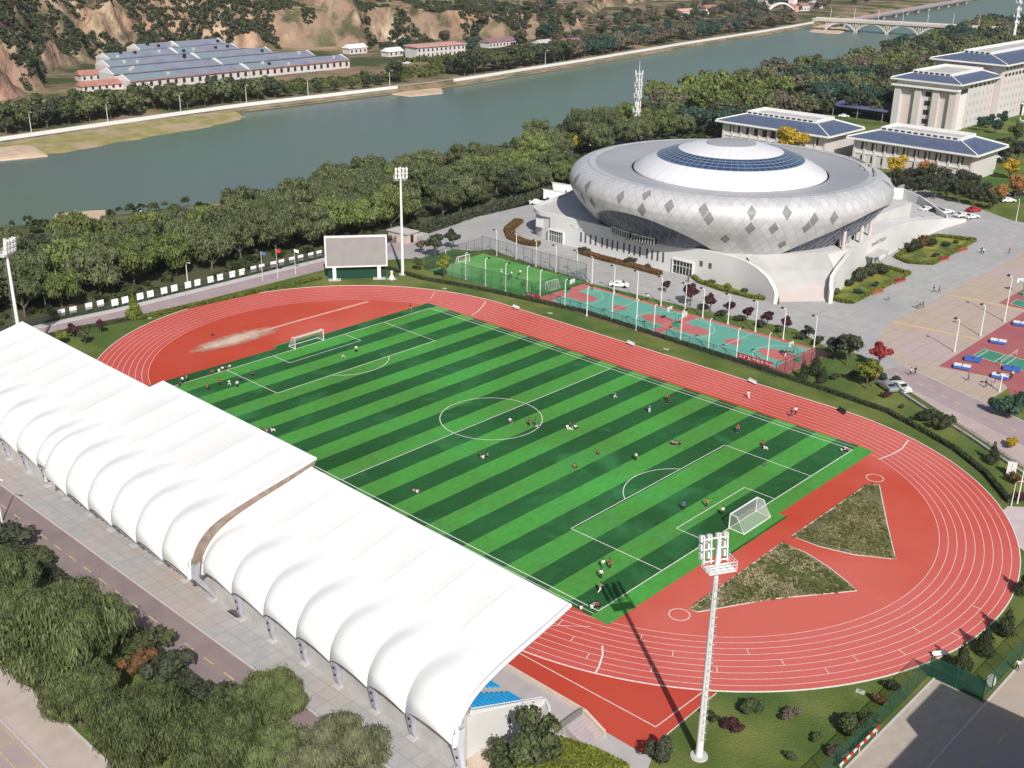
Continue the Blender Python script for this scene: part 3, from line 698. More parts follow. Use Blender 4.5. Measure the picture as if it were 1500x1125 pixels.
# raked terrace, walls, walkway
b = MB()
steps = 12; x0, x1 = -70, 61.
for k in range(steps):
    ya = -55.6-.82*k; b.box(x0, x1-.3, ya-.82, ya, 0, 1.6+.42*k)
b.box(x0, x1-.3, -66.8, -55.6-.82*steps, 0, 6.4)
to_stand(b.build('terrace', M['concrete']))
b = MB(); b.box(x0, 65.2, -55.6, -52.3, 0, 1.35); b.box(61.3, 64.6, -57.6, -55.6, 0, 1.2)
to_stand(b.build('front_walkway', mat('walkway', (.38, .35, .36), (.45, .41, .42), .4, .85)))
b = MB(); b.prism([(60.7, -66.4), (61.1, -66.4), (61.1, -53.9), (60.7, -53.9)], 0, lambda x, y: 1.9+.415*(-55.2-y) if y < -55 else 1.9)
b.prism([(60.7, -53.9), (61.1, -53.9), (62.4, -54.6), (62.4, -55.0)], 0, 1.9)
to_stand(b.build('end_wall', mat('end_wall_white', (.60, .595, .585), (.66, .65, .64), .2, .7)))
b = MB(); b.box(x0, 61., -67.0, -66.75, 0, 5.6); to_stand(b.build('rear_wall', M['conc_light']))
b = MB()
for k in range(30): t = k/29; y = -54.4-11.2*t; b.box(60.82, 60.98, y-.12, y+.12, 1.9+.415*(-55.2-y), 2.4+.415*(-55.2-y))
b.tube([(60.9, -54.4, 2.3), (60.9, -65.6, 7.0)], .06, 6); to_stand(b.build('parapet_railing', M['white']))
b = MB(); b.box(x0, 65.4, -52.35, -52.05, 0, 1.75); b.prism([(65.4, -52.35), (68.6, -52.75), (68.6, -52.45), (65.4, -52.05)], 0, lambda x, y: 1.75 if x < 66 else .9)
to_stand(b.build('front_wall', mat('wall_cream', (.56, .46, .38), (.60, .52, .44), .5, .8)))
b = MB()
for k in range(8): b.box(65.2+.4*k, 65.6+.4*k, -55.4, -52.4, 0, 1.2-.15*k)
to_stand(b.build('stairs', mat('stair_mauve', (.40, .34, .36), (.46, .40, .41), 1)))
b = MB(); b.box(65.1, 65.22, -56.6, -52.4, 1.2, 2.1); to_stand(b.build('glass_balustrade', mat('balustrade', (.25, .24, .22), None, rough=.3, trans=.35)))
b = MB(); b.box(-64, 65.2, -51.98, -51.9, .15, .8)
to_stand(b.build('low_railing', mat('railing_pink', (.62, .42, .40), None, trans=.35)))
b = MB()
for k in range(7): b.box(61.2+.45*k, 61.65+.45*k, -66.6, -62.2, 0, 1.05-.15*k)
to_stand(b.build('stairs', mat('stair_tan', (.54, .44, .35), (.60, .50, .42), 1)))
b = MB(); b.box(61.2, 64.4, -62.2, -61.9, 0, 1.5); b.box(64.4, 68.5, -62.35, -62.05, 0, .9); to_stand(b.build('stair_wall', M['conc_light']))
for q in ((-58.2, -57.4, 2.2, 2.8), (-60.0, -59.8, 1.9, 2.6)): b = MB(); b.box(61.11, 61.16, *q); to_stand(b.build('wall_vent', M['dark']))
# seats
def seat_bm(b, x, y, z):
    b.box(x-.21, x+.21, y-.08, y+.34, z+.38, z+.45); b.box(x-.21, x+.21, y-.14, y-.07, z+.42, z+.82); b.box(x-.05, x+.05, y, y+.2, z, z+.38)
n = 0; rest = MB(); allseats = []
for k in range(11):
    y = -55.9-.82*k-.45; z = 1.6+.42*k
    x = 60.3; blk = [(60.3-.53*i) for i in range(6)]+[(55.8-.53*i) for i in range(20)]
    xx = 43.5
    while xx > -68:
        blk += [xx-.53*i for i in range(20)]; xx -= 12.1
    for x in blk: allseats.append((x, y, z))
allseats.sort(key=lambda s: -s[0]-.35*(s[1]+66))
for i, (x, y, z) in enumerate(allseats):
    if i < 100: q = MB(); seat_bm(q, 0, 0, 0); o = None
    if i == 0: o = q.build('seat', M['blue_seat'], stand); proto_seat = o
    elif i < 100: o = proto_seat.copy(); COL.objects.link(o)
    if i < 100: o.location = (x, y+60, z)
    else: seat_bm(rest, x, y, z)
o = to_stand(rest.build('seat_rows', M['blue_seat'])); o['kind'] = 'stuff'
# things stored on the forecourt under the roof
def grp_box(name, x, y, w, d, h, m, label, cat, rz=0, lid=None):
    t = empty(name, (x, y, 0), rz, label, cat)
    b = MB(); b.box(-w/2, w/2, -d/2, d/2, .05, h); b.build('body', m, t)
    b = MB(); b.box(-w/2-.06, w/2+.06, -d/2-.06, d/2+.06, h, h+.12); b.build('lid', lid or m, t)
    for s in (-1, 1): b = MB(); b.tube([(s*w*.35, -d/2-.01, .12), (s*w*.35, d/2+.01, .12)], .12, 8); b.build('wheel', M['dark'], t)
    return t
p = G(383, 912)
grp_box('storage_bin', p[0], p[1]+.6, 2.1, 1.2, 1.1, mat('bin_green', (.02, .32, .12), None, rough=.5), 'open topped bright green storage bin under the roof edge, beside a dark steel ramp', 'bin')
p = G(432, 943); grp_box('storage_bin', p[0], p[1]+1., 1.4, 1.0, .9, mat('bin_green2', (.02, .28, .11), None, rough=.5), 'small green bin half hidden by the roof edge behind the willow', 'bin')
p = G(345, 900)
t = empty('steel_ramp', (p[0], p[1]+.6, 0), 0, 'dark grey steel plate ramp on the paving under the roof step', 'ramp')
b = MB(); b.prism([(-1.2, -.9), (1.2, -.9), (1.2, .9), (-1.2, .9)], 0, lambda x, y: .15+.35*(x+1.2)); b.build('plate', mat('ramp_grey', (.10, .10, .11), (.14, .14, .15), 2), t)
b = MB(); b.box(-1.25, 1.25, -.98, -.9, 0, .2); b.build('side_rail', M['dark'], t)
p = G(567, 1037)
t = empty('red_banner', (p[0], -66.4, 0), 0, 'orange red cloth banner lying along the rear wall under the roof edge', 'banner')
b = MB(); b.box(-2.2, 2.2, -.06, .06, .9, 1.7); b.build('cloth', mat('banner_red', (.62, .10, .03)), t)
b = MB()
for s in (-2.1, 0, 2.1): b.tube([(s, 0, 0), (s, 0, 1.8)], .04, 6)
b.build('frame', M['steel'], t)

# ================================================================== FLOODLIGHT MASTS
def floodlight():
    t = empty('floodlight_mast')
    b = MB(); b.tube([(0, 0, 0), (0, 0, 9), (0, 0, 18), (0, 0, 26.8)], [.42, .35, .28, .21], 14); smooth_angle(b.build('pole', M['white'], t))
    b = MB(); b.lathe([(0, .2), (.95, .2), (1.0, 0)], 20); b.build('base', M['conc_light'], t)
    b = MB()   # lamp frame: four tilted columns of floodlights facing +x
    for s in (-1.3, -.5, .5, 1.3): b.tube([(.35, s, 23.9), (.75, s, 26.9)], .08, 6)
    for z in (24.1, 25.4, 26.5): b.tube([(.4+(z-23.9)*.12, -1.4, z), (.4+(z-23.9)*.12, 1.4, z)], .07, 6)
    b.build('lamp_frame', M['white'], t)
    for s in (-1.3, -.5, .5, 1.3):
        for k in range(3):
            z = 24.3+.92*k; x = .62+k*.12; q = MB()
            q.add([(x, s-.22, z), (x, s+.22, z), (x+.12, s+.22, z+.66), (x+.12, s-.22, z+.66), (x+.42, s-.25, z-.16), (x+.42, s+.25, z-.16), (x+.56, s+.25, z+.54), (x+.56, s-.25, z+.54)],
                  [(0, 1, 2, 3), (7, 6, 5, 4), (0, 4, 5, 1), (1, 5, 6, 2), (2, 6, 7, 3), (3, 7, 4, 0)])
            q.build('lamp_head', M['white'], t)
    b = MB()   # service platform with rails behind the lamps
    b.box(-1.3, .4, -1.5, 1.5, 23.6, 23.66)
    for z in (24.0, 24.35, 24.7): b.tube([(.4, -1.5, z), (-1.3, -1.5, z), (-1.3, 1.5, z), (.4, 1.5, z)], .035, 5)
    for y in np.linspace(-1.5, 1.5, 5): b.tube([(-1.3, y, 23.6), (-1.3, y, 24.7)], .03, 5)
    for s in (-1.5, 1.5):
        for x in (-.6, .4): b.tube([(x, s, 23.6), (x, s, 24.7)], .03, 5)
    b.build('platform', M['white'], t)
    b = MB()   # ladder with cage
    for s in (-.2, .2): b.tube([(-.62, s, 2.5), (-.5, s, 22.7)], .02, 5)
    for z in np.arange(2.8, 22.6, .8): b.tube([(-.74+.006*z, -.2, z), (-.74+.006*z, .2, z)], .03, 4); 
    for z in np.arange(4, 22.6, 1.1): b.tube([(-.55, -.2, z), (-.9, -.2, z), (-1.0, 0, z), (-.9, .2, z), (-.55, .2, z)], .016, 4)
    b.build('ladder', M['steel'], t)
    return t
PF = Proto(floodlight)
PF.put((77.8, -47.9, 0), math.atan2(47.9, -77.8)+.05, 1., 'tall white floodlight mast in the foreground beside the near bend of the track', 'floodlight', 'floodlight masts round the track')
PF.put((-76.5, 47.1, 0), math.atan2(-47.1, 76.5), 1., 'tall white floodlight mast standing just right of the grey scoreboard', 'floodlight', 'floodlight masts round the track')
PF.put((-78, -48.5, 0), math.atan2(48.5, 78), 1., 'white floodlight mast rising behind the far left end of the membrane roof', 'floodlight', 'floodlight masts round the track')

# ================================================================== SCOREBOARD
an = math.atan2(8.6, 6.7); t = empty('scoreboard', (-81.2, 36.4, 0), an, 'big blank grey scoreboard in a white frame on two white legs behind the far bend', 'scoreboard')
b = MB(); b.box(-7.5, 7.5, -.35, .35, 3.2, 3.5); b.box(-7.5, 7.5, -.35, .35, 10.6, 11); b.box(-7.5, -7.15, -.35, .35, 3.5, 10.6); b.box(7.15, 7.5, -.35, .35, 3.5, 10.6); b.build('frame', M['white'], t)
b = MB(); b.box(-7.15, 7.15, -.22, .3, 3.5, 10.6); b.build('screen', mat('screen_grey', (.27, .27, .27), (.295, .295, .295), .4, .5), t)
for s in (-5.4, 5.4):
    b = MB(); b.box(s-.42, s+.42, -.4, .4, .2, 3.2); b.build('leg', M['white'], t)
    b = MB(); b.box(s-1.5, s+1.5, -1., 1., 0, .22); b.build('footing', M['conc_light'], t)
b = MB(); b.box(-7.0, 7.0, .6, .8, 0, 2.2); b.build('rear_screen', mat('dark_green_board', (.01, .05, .035)), t)

# ================================================================== ARENA
AC = (-37.4, 130.)
arena = empty('arena', (AC[0], AC[1], 0), 0, 'round silver sports arena with diamond panelled facade, arched glazing and white domed roof', 'arena')
def to_ar(o): o.parent = arena; o.location = (-AC[0], -AC[1], 0); return o
FP = [(35.6, 7.0), (37.4, 9.0), (39.4, 11.2), (41.2, 13.4), (42.4, 15.4), (42.9, 17.2), (42.6, 18.8), (41.6, 20.2), (40.0, 21.2), (38.0, 21.7), (36.0, 21.6)]
_d = [0]
for i in range(1, len(FP)): _d.append(_d[-1]+math.dist(FP[i], FP[i-1]))
def fprof(t):
    return (float(np.interp(t*_d[-1], _d, [p[0] for p in FP])), float(np.interp(t*_d[-1], _d, [p[1] for p in FP])))
def arch_t(phi):
    """lower edge of the cladding, as a fraction of the profile, at an angle in degrees"""
    best = 0
    for c, wd, h in ((-92, 32, .49), (4, 38, .56), (94, 33, .53), (183, 36, .53)):
        d = (phi-c+180) % 360-180
        if abs(d) < wd: best = max(best, h*(1-(abs(d)/wd)**2.1))
    return best
NA, NR = 360, 30; V = []; UV = []
for k in range(NA):
    tb = arch_t(k)
    for j in range(NR+1):
        t = tb+(1-tb)*j/NR; r, z = fprof(t); a = R(k); V.append((AC[0]+r*math.cos(a), AC[1]+r*math.sin(a), z)); UV.append((k, t))
F = [(k*(NR+1)+j, ((k+1) % NA)*(NR+1)+j, ((k+1) % NA)*(NR+1)+j+1, k*(NR+1)+j+1) for k in range(NA) for j in range(NR)]
b = MB(); b.v = V; b.f = F; fac = b.build('facade')
uvl = fac.data.uv_layers.new(name='panel')
for poly in fac.data.polygons:
    for li, vi in zip(poly.loop_indices, poly.vertices):
        u, v = UV[vi]
        if u == 0 and poly.vertices[0]//(NR+1) == NA-1: u = 360
        uvl.data[li].uv = (u, v)
DU, DV = 3.8, .19            # diamond size in degrees and profile fraction
def facademat():
    m = bpy.data.materials.new('arena_cladding'); m.use_nodes = True; n = m.node_tree.nodes; l = m.node_tree.links; bs = n['Principled BSDF']
    bs.inputs['Metallic'].default_value = .2; bs.inputs['Roughness'].default_value = .42
    uv = n.new('ShaderNodeUVMap'); uv.uv_map = 'panel'; s = n.new('ShaderNodeSeparateXYZ'); l.new(uv.outputs[0], s.inputs[0])
    def mt(op, *a):
        q = n.new('ShaderNodeMath'); q.operation = op
        for i, v in enumerate(a):
            if isinstance(v, (int, float)): q.inputs[i].default_value = v
            else: l.new(v, q.inputs[i])
        return q.outputs[0]
    u = mt('DIVIDE', s.outputs[0], DU); v = mt('DIVIDE', s.outputs[1], DV); A = mt('ADD', u, v); B = mt('SUBTRACT', u, v)
    fa = mt('ABSOLUTE', mt('SUBTRACT', mt('FRACT', A), .5)); fb = mt('ABSOLUTE', mt('SUBTRACT', mt('FRACT', B), .5))
    e = mt('GREATER_THAN', mt('MAXIMUM', fa, fb), .462)
    cv = n.new('ShaderNodeCombineXYZ'); l.new(mt('FLOOR', A), cv.inputs[0]); l.new(mt('FLOOR', B), cv.inputs[1])
    wn = n.new('ShaderNodeTexWhiteNoise'); wn.noise_dimensions = '2D'; l.new(cv.outputs[0], wn.inputs['Vector'])
    r = n.new('ShaderNodeMapRange'); l.new(wn.outputs['Value'], r.inputs[0]); r.inputs[3].default_value = .53; r.inputs[4].default_value = .62
    cc = n.new('ShaderNodeCombineColor'); l.new(r.outputs[0], cc.inputs[0]); l.new(r.outputs[0], cc.inputs[1]); l.new(mt('MULTIPLY', r.outputs[0], 1.02), cc.inputs[2])
    mx = n.new('ShaderNodeMixRGB'); l.new(e, mx.inputs[0]); l.new(cc.outputs[0], mx.inputs[1]); mx.inputs[2].default_value = (.46, .46, .48, 1)
    l.new(mx.outputs[0], bs.inputs['Base Color'])
    nm = n.new('ShaderNodeBump'); nm.inputs['Strength'].default_value = .25; nm.inputs['Distance'].default_value = .3; l.new(mt('SUBTRACT', 1, e), nm.inputs['Height']); l.new(nm.outputs[0], bs.inputs['Normal'])
    return m
fac.data.materials.append(facademat()); smooth_angle(fac, 60); to_ar(fac)
# dark accent diamonds (cell i, j of the same grid)
def diamond(i, j):
    """the cell A in [i,i+1], B in [j,j+1], lying 3 cm proud of the cladding"""
    vs = []; n = 4
    for p in range(n+1):
        for q in range(n+1):
            A = i+.04+.92*p/n; B = j+.04+.92*q/n; uu = (A+B)/2*DU; vv = (A-B)/2*DV
            if vv < 0 or vv > 1: return
            if arch_t(uu) > vv: return
            r, z = fprof(vv); r += .04; vs.append((AC[0]+r*math.cos(R(uu)), AC[1]+r*math.sin(R(uu)), z+.02))
    b.add(vs, [(p*(n+1)+q, p*(n+1)+q+1, (p+1)*(n+1)+q+1, (p+1)*(n+1)+q) for p in range(n) for q in range(n)])
def at(u, v): A = u/DU+v/DV; B = u/DU-v/DV; return (math.floor(A), math.floor(B))
DPM = mat('dark_panel', (.20, .20, .21), (.24, .24, .25), .5, .45)
for u, v, ext in ((-63, .5, 0), (-64, .64, 2), (-57, .34, 0), (-48.5, .49, 0), (-49, .63, 2), (-41, .5, 1), (-36, .22, 0), (-31, .5, 0), (-29, .6, 1), (-21, .66, 1), (-114, .6, 0), (-110, .49, 0), (-95.5, .62, 0), (-86.5, .73, 2), (-85, .62, 0), (-75.5, .6, 0), (-119, .47, 0), (-39, .7, 2), (-124, .65, 0), (-134, .5, 0), (20, .75, 0), (95, .7, 0), (120, .5, 0), (150, .6, 0)):
    i, j = at(u, v)
    if ext == 2: i, j = i, j
    b = MB(); diamond(i, j)
    if b.v: to_ar(smooth_angle(b.build('dark_panel', DPM), 60))
# glazing behind the arches, with steel lattice, entrances and piers
def archmat():
    m = mat('arch_glass', (.02, .045, .075), (.035, .07, .11), .2, .25, .6); return m
b = MB(); b.lathe([(fprof(t)[0]-.9, fprof(t)[1]) for t in np.linspace(0, .72, 12)], 180, AC); to_ar(smooth_angle(b.build('arch_glazing', archmat())))
LAT = mat('lattice_lilac', (.30, .30, .38), None, rough=.4)
def surf(u, t, dr): r, z = fprof(t); return (AC[0]+(r+dr)*math.cos(R(u)), AC[1]+(r+dr)*math.sin(R(u)), z)
for (c0, wd) in ((-92, 32), (4, 38), (94, 33), (183, 36)):
    b = MB()
    for k in np.arange(c0-wd-14, c0+wd+14, 3.8):
        for s in (-1, 1):
            pts = []
            for q in range(13):
                t = q*.055; u = k+s*q*.75
                if t > arch_t(u)+.03 or arch_t(u) <= 0:
                    if len(pts) > 1: b.tube(pts, .06, 4, False)
                    pts = []; continue
                pts.append(surf(u, t, -.8))
            if len(pts) > 1: b.tube(pts, .06, 4, False)
    to_ar(b.build('glazing_lattice', LAT))
    b = MB()
    for k in range(int(c0-wd)-1, int(c0+wd)+1):
        b.add([surf(k, arch_t(k), 0), surf(k+1, arch_t(k+1), 0), surf(k+1, arch_t(k+1), -1.), surf(k, arch_t(k), -1.)], [(0, 1, 2, 3)])
    to_ar(smooth_angle(b.build('arch_soffit', bpy.data.materials.get('soffit') or mat('soffit', (.42, .42, .45)))))
def entrance(phi, wdeg, h):
    q = MB(); q.lathe([(34.0, 7), (36.3, 7), (36.3, 7+h), (34.0, 7+h)], 10, AC, R(phi-wdeg), R(phi+wdeg)); e = to_ar(q.build('entrance', M['black_glass']))
    q = MB()
    for k in range(9):
        a = R(phi-wdeg+2*wdeg*k/8); q.tube([(AC[0]+36.35*math.cos(a), AC[1]+36.35*math.sin(a), 7), (AC[0]+36.35*math.cos(a), AC[1]+36.35*math.sin(a), 7+h)], .07, 4)
    for z in (7+h, 7+h*.55): q.tube([(AC[0]+36.35*math.cos(R(a)), AC[1]+36.35*math.sin(R(a)), z) for a in np.linspace(phi-wdeg, phi+wdeg, 8)], .12, 4)
    f = to_ar(q.build('door_frame', M['white']))
for ph in (-104, -91): entrance(ph, 5.6, 2.8)
for ph in (-1, 12, 24): entrance(ph, 4.6, 3.6)
for ph in (-7.5, 5.5, 18): 
    q = MB(); a = R(ph); q.tube([(AC[0]+38.5*math.cos(a), AC[1]+38.5*math.sin(a), 7), (AC[0]+38.5*math.cos(a), AC[1]+38.5*math.sin(a), 11.8)], .45, 8); to_ar(q.build('pier', M['wallwhite']))
# roof
def roofmat(name, c, c2, rings, met=.3, rough=.4):
    m = mat(name, c, c2, .05, rough, metal=met); n = m.node_tree.nodes; l = m.node_tree.links; bs = n['Principled BSDF']
    src = bs.inputs['Base Color'].links[0].from_socket; tc = n.new('ShaderNodeTexCoord'); s = n.new('ShaderNodeSeparateXYZ')
    mp = n.new('ShaderNodeMapping'); mp.inputs['Location'].default_value = (-AC[0], -AC[1], 0); l.new(tc.outputs['Object'], mp.inputs[0]); l.new(mp.outputs[0], s.inputs[0])
    a = n.new('ShaderNodeMath'); a.operation = 'ARCTAN2'; l.new(s.outputs[1], a.inputs[0]); l.new(s.outputs[0], a.inputs[1])
    k = n.new('ShaderNodeMath'); k.operation = 'MULTIPLY'; l.new(a.outputs[0], k.inputs[0]); k.inputs[1].default_value = rings/(2*math.pi)
    f = n.new('ShaderNodeMath'); f.operation = 'FRACT'; l.new(k.outputs[0], f.inputs[0]); g = n.new('ShaderNodeMath'); g.operation = 'LESS_THAN'; l.new(f.outputs[0], g.inputs[0]); g.inputs[1].default_value = .07
    mx = n.new('ShaderNodeMixRGB'); l.new(g.outputs[0], mx.inputs[0]); l.new(src, mx.inputs[1]); mx.inputs[2].default_value = (*[v*.82 for v in c], 1); l.new(mx.outputs[0], bs.inputs['Base Color']); return m
b = MB(); b.lathe([(38.0, 21.71), (36.0, 21.5), (33, 21.0), (26.2, 20.3)], 160, AC); to_ar(smooth_angle(b.build('roof_ring', roofmat('roof_ring', (.42, .42, .44), (.50, .50, .515), 120))))
b = MB(); b.lathe([(26.2, 20.3), (26.2, 20.0), (25.6, 20.0)], 120, AC); to_ar(b.build('roof_gutter', M['dark']))
b = MB(); b.lathe([(25.7, 20.2), (25.5, 20.75), (22.5, 22.5), (19.5, 23.9)], 120, AC); to_ar(smooth_angle(b.build('dome_skirt', roofmat('dome_white', (.70, .70, .73), (.76, .76, .78), 48, .05, .35))))
b = MB(); b.lathe([(14, 25.75), (10, 26.9), (6.5, 27.4)], 120, AC); to_ar(smooth_angle(b.build('dome_cap', roofmat('dome_white2', (.72, .72, .75), (.78, .78, .80), 36, .05, .35))))
b = MB(); b.lathe([(6.5, 27.4), (6.5, 27.7), (3.5, 27.95), (0.01, 28.05)], 60, AC); to_ar(smooth_angle(b.build('dome_oculus', roofmat('oculus', (.45, .45, .46), (.52, .52, .53), 24))))
# glass ring: panes and bars
b = MB(); b.lathe([(19.5, 23.85), (16.7, 24.95), (14, 25.7)], 120, AC); to_ar(smooth_angle(b.build('dome_glass', mat('dome_glass', (.03, .05, .12), (.045, .075, .16), .2, .25, .5))))
b = MB()
for k in range(64):
    a = R(k*360/64); b.tube([(AC[0]+r*math.cos(a), AC[1]+r*math.sin(a), z+.06) for r, z in ((19.5, 23.85), (16.7, 24.95), (14, 25.7))], .06, 4, False)
for r, z in ((19.5, 23.9), (18.1, 24.45), (16.7, 25.0), (15.3, 25.4), (14, 25.76)):
    b.tube([(AC[0]+r*math.cos(t), AC[1]+r*math.sin(t), z+.05) for t in np.linspace(0, 2*math.pi, 97)], .09, 4, False)
to_ar(b.build('dome_bar', mat('dome_bar', (.20, .27, .34))))
b = MB(); 
for a0, a1 in ((22, 62),): b.lathe([(37.3, 21.7), (37.6, 22.3), (37.4, 22.3)], 30, AC, R(a0), R(a1))
for u in (36, 44): b.box(AC[0]+36.4*math.cos(R(u))-.6, AC[0]+36.4*math.cos(R(u))+.6, AC[1]+36.4*math.sin(R(u))-.6, AC[1]+36.4*math.sin(R(u))+.6, 21.6, 22.5)
to_ar(b.build('roof_hatch', M['conc_light']))

# podium: raised deck with curved white walls and a ramp
podium = empty('arena_podium', (-40, 130, 0), 0, 'raised pale podium with curved white walls and a broad ramp around the round arena', 'podium')
def to_po(o): o.parent = podium; o.location = (40, -130, 0); return o
def arcpts(cx, cy, r, a0, a1, n): return [(cx+r*math.cos(R(a0+(a1-a0)*k/n)), cy+r*math.sin(R(a0+(a1-a0)*k/n))) for k in range(n+1)]
front = [(-14, 97.6), (-72, 97.6)]+arcpts(-74, 106.2, 8.6, -90, -175, 8)[1:]+[(-84.5, 118), (-90, 135), (-88, 160), (-70, 180), (-40, 188), (-10, 186), (-9.6, 151), (-1, 150), (1.6, 128)]
deck = front+[(-1.5, 117.5), (-12.5, 105)]
b = MB(); b.prism(deck, 0, 7.); to_po(b.build('deck', mat('podium_white', (.50, .495, .485), (.56, .555, .545), .15, .75)))
pw = [(-7., 95.6), (-10, 97.1), (-14, 97.6), (-72, 97.6)]+arcpts(-74, 106.2, 8.6, -90, -175, 8)[1:]+[(-84.5, 118), (-90, 135)]
# ramp
Lc = [(-14, 103.5), (-8, 98.8), (-4, 96.6), (0.8, 95.0)]; Rc = [(0.2, 118.5), (5.0, 112.5), (7.4, 108.5), (9.2, 104.6)]; Zc = [7.004, 5.0, 2.9, 0.05]
b = MB(); vs = []; 
for (a, c, z) in zip(Lc, Rc, Zc):
    for k in range(5): vs.append((a[0]+(c[0]-a[0])*k/4, a[1]+(c[1]-a[1])*k/4, z))
b.add(vs, [(i*5+k, (i+1)*5+k, (i+1)*5+k+1, i*5+k+1) for i in range(3) for k in range(4)]); to_po(b.build('ramp', mat('ramp_conc', (.42, .42, .42), (.48, .475, .47), .2, .85, c3=(.48, .40, .37), s3=.08)))
wl = [(-72, 97.45), (-40, 97.45), (-14, 97.45), (-9.5, 97.0), (-5.5, 96.0), (-2, 94.9), (0.4, 93.9), (1.3, 93.5)]
wz = [7.7, 7.7, 7.7, 7.5, 6.8, 5.6, 3.9, 2.8]
WM = mat('podium_wall', (.60, .60, .595), (.66, .66, .65), .12, .7)
b = MB(); b.wall(wl[::-1], .9, 0, lambda i: wz[::-1][i]); to_po(smooth_angle(b.build('curved_wall', WM), 30))
wr = [(10.2, 103.2), (8.9, 105.0), (7.6, 107.5), (6.9, 111), (6.2, 115), (4.8, 120), (3.0, 127), (1.2, 140), (0., 152), (-1.8, 170), (-2.6, 176)]
wq = [2.8, 3.9, 5.2, 6.5, 7.4, 7.8, 7.8, 7.8, 7.8, 7.6, 7.4]
wr = wr[:-2]+[(-1.2, 164), (-1.8, 180), (-1.6, 192), (-.4, 203)]; wq = wq[:9]+[6.9, 4.6, 2.8, 1.0]
b = MB(); b.wall(wr, .9, 0, lambda i: wq[i]); to_po(smooth_angle(b.build('curved_wall', WM), 30))
pr_ = arcpts(-74, 106.0, 8.8, -90, -175, 10)+[(-84.8, 118), (-90.3, 135), (-88, 160)]
b = MB(); b.wall([(-72, 97.45)]+pr_[1:], .6, 6.5, 7.6); to_po(smooth_angle(b.build('parapet', WM), 30))
# fill between the ramp and right wall
b = MB(); b.prism([(0.2, 118.4), (5.0, 112.4), (7.0, 108.6), (7.2, 111), (6.2, 115), (4.8, 120), (1.8, 128), (-1.3, 117.6)], 0, lambda x, y: 6.9 if y > 115 else 4.4); to_po(b.build('side_deck', WM))
b = MB(); b.prism([(-9.6, 150), (-.3, 150), (-1.4, 164), (-2., 180), (-1.8, 192), (-.6, 203), (-9, 206)], 0, lambda x, y: 6.99-6.9*(y-150)/55); to_po(b.build('side_ramp', WM))
b = MB(); b.prism([(1.6, 128), (1.0, 140), (-.2, 150), (-4, 150), (-3, 130)], 6, 7.01); to_po(b.build('side_deck', WM))
# wall openings, windows
yw = 97.0
for k, px in enumerate([846, 853, 861, 869, 879, 887, 895, 903, 913, 921.5, 929.5, 938, 949, 957, 965.5, 974]):
    X = G(px, 366+(px-846)*.22)[0]
    q = MB(); q.box(X-.28, X+.28, yw-.06, yw+.05, 2.0, 4.6); to_po(q.build('window', mat('window_grey', (.10, .10, .12), None, rough=.3) if k == 0 else bpy.data.materials['window_grey']))
for px, h0 in ((1038, 4.2), (1060, 4.2)):
    X = G(px, 405)[0]; q = MB(); q.box(X-.45, X+.45, yw-.06, yw+.05, 3.4, 4.8); to_po(q.build('window', bpy.data.materials['window_grey']))
def opening(xa, xb, z1, m=M['black_glass']):
    q = MB(); q.box(xa, xb, yw-.05, yw+.1, .2, z1); g = to_po(q.build('entrance', m))
    q = MB(); q.box(xa-.25, xb+.25, yw-.5, yw+.1, z1, z1+.35); q.box(xa-.25, xa, yw-.45, yw+.1, 0, z1); q.box(xb, xb+.25, yw-.45, yw+.1, 0, z1)
    for k in range(1, 6): q.box(xa+(xb-xa)*k/6-.06, xa+(xb-xa)*k/6+.06, yw-.12, yw, .2, z1)
    q.box(xa, xb, yw-.12, yw, z1*.6, z1*.6+.12)
    to_po(q.build('door_frame', WM))
xa = G(808, 352)[0]; xb = G(829, 357)[0]; opening(xa, xb, 3.2, mat('grey_glass', (.10, .11, .12), None, rough=.2))
xa = G(990, 398)[0]; xb = G(1024, 403)[0]; opening(xa, xb, 3.6)
q = MB(); X = G(794, 348)[0]; q.box(X-1.3, X+1.3, yw-.1, yw+.02, 3.2, 5.6); to_po(q.build('notice_panel', M['white']))
# raised lettering (unreadable at this distance in the photo): white strokes
def glyphs(b, fx, n, size, seed):
    rg = random.Random(seed)
    for k in range(n):
        for _ in range(5):
            if rg.random() < .5: u = rg.random()*.8; v0 = rg.random()*.4; fx(b, k*1.25+u, k*1.25+u+.12, v0, min(1, v0+.6), size)
            else: v = rg.random()*.85; fx(b, k*1.25+.05, k*1.25+.9, v, v+.12, size)
def onwall(x0, z0):
    return lambda b, u0, u1, v0, v1, s: b.box(x0+u0*s, x0+u1*s, yw-.12, yw+.03, z0+v0*s, z0+v1*s)
q = MB(); X = G(911, 372)[0]; glyphs(q, onwall(X, 5.2), 8, 1.15, 3); X = G(845, 358)[0]; glyphs(q, onwall(X, 5.2), 4, .9, 5); to_po(q.build('lettering', M['white']))
def onwall2(x0, y0, x1, y1, z0, tot):
    L_ = math.hypot(x1-x0, y1-y0); ux, uy = (x1-x0)/L_, (y1-y0)/L_
    def f(b, u0, u1, v0, v1, s):
        a, c = u0*s, u1*s; nx, ny = uy*.1, -ux*.1
        b.add([(x0+ux*a+nx, y0+uy*a+ny, z0+v0*s), (x0+ux*c+nx, y0+uy*c+ny, z0+v0*s), (x0+ux*c+nx, y0+uy*c+ny, z0+v1*s), (x0+ux*a+nx, y0+uy*a+ny, z0+v1*s)], [(0, 1, 2, 3)])
    return f
q = MB(); glyphs(q, onwall2(2.05, 138, .6, 154, 5.4, 8), 8, 1.0, 9); to_po(q.build('lettering', M['dark']))
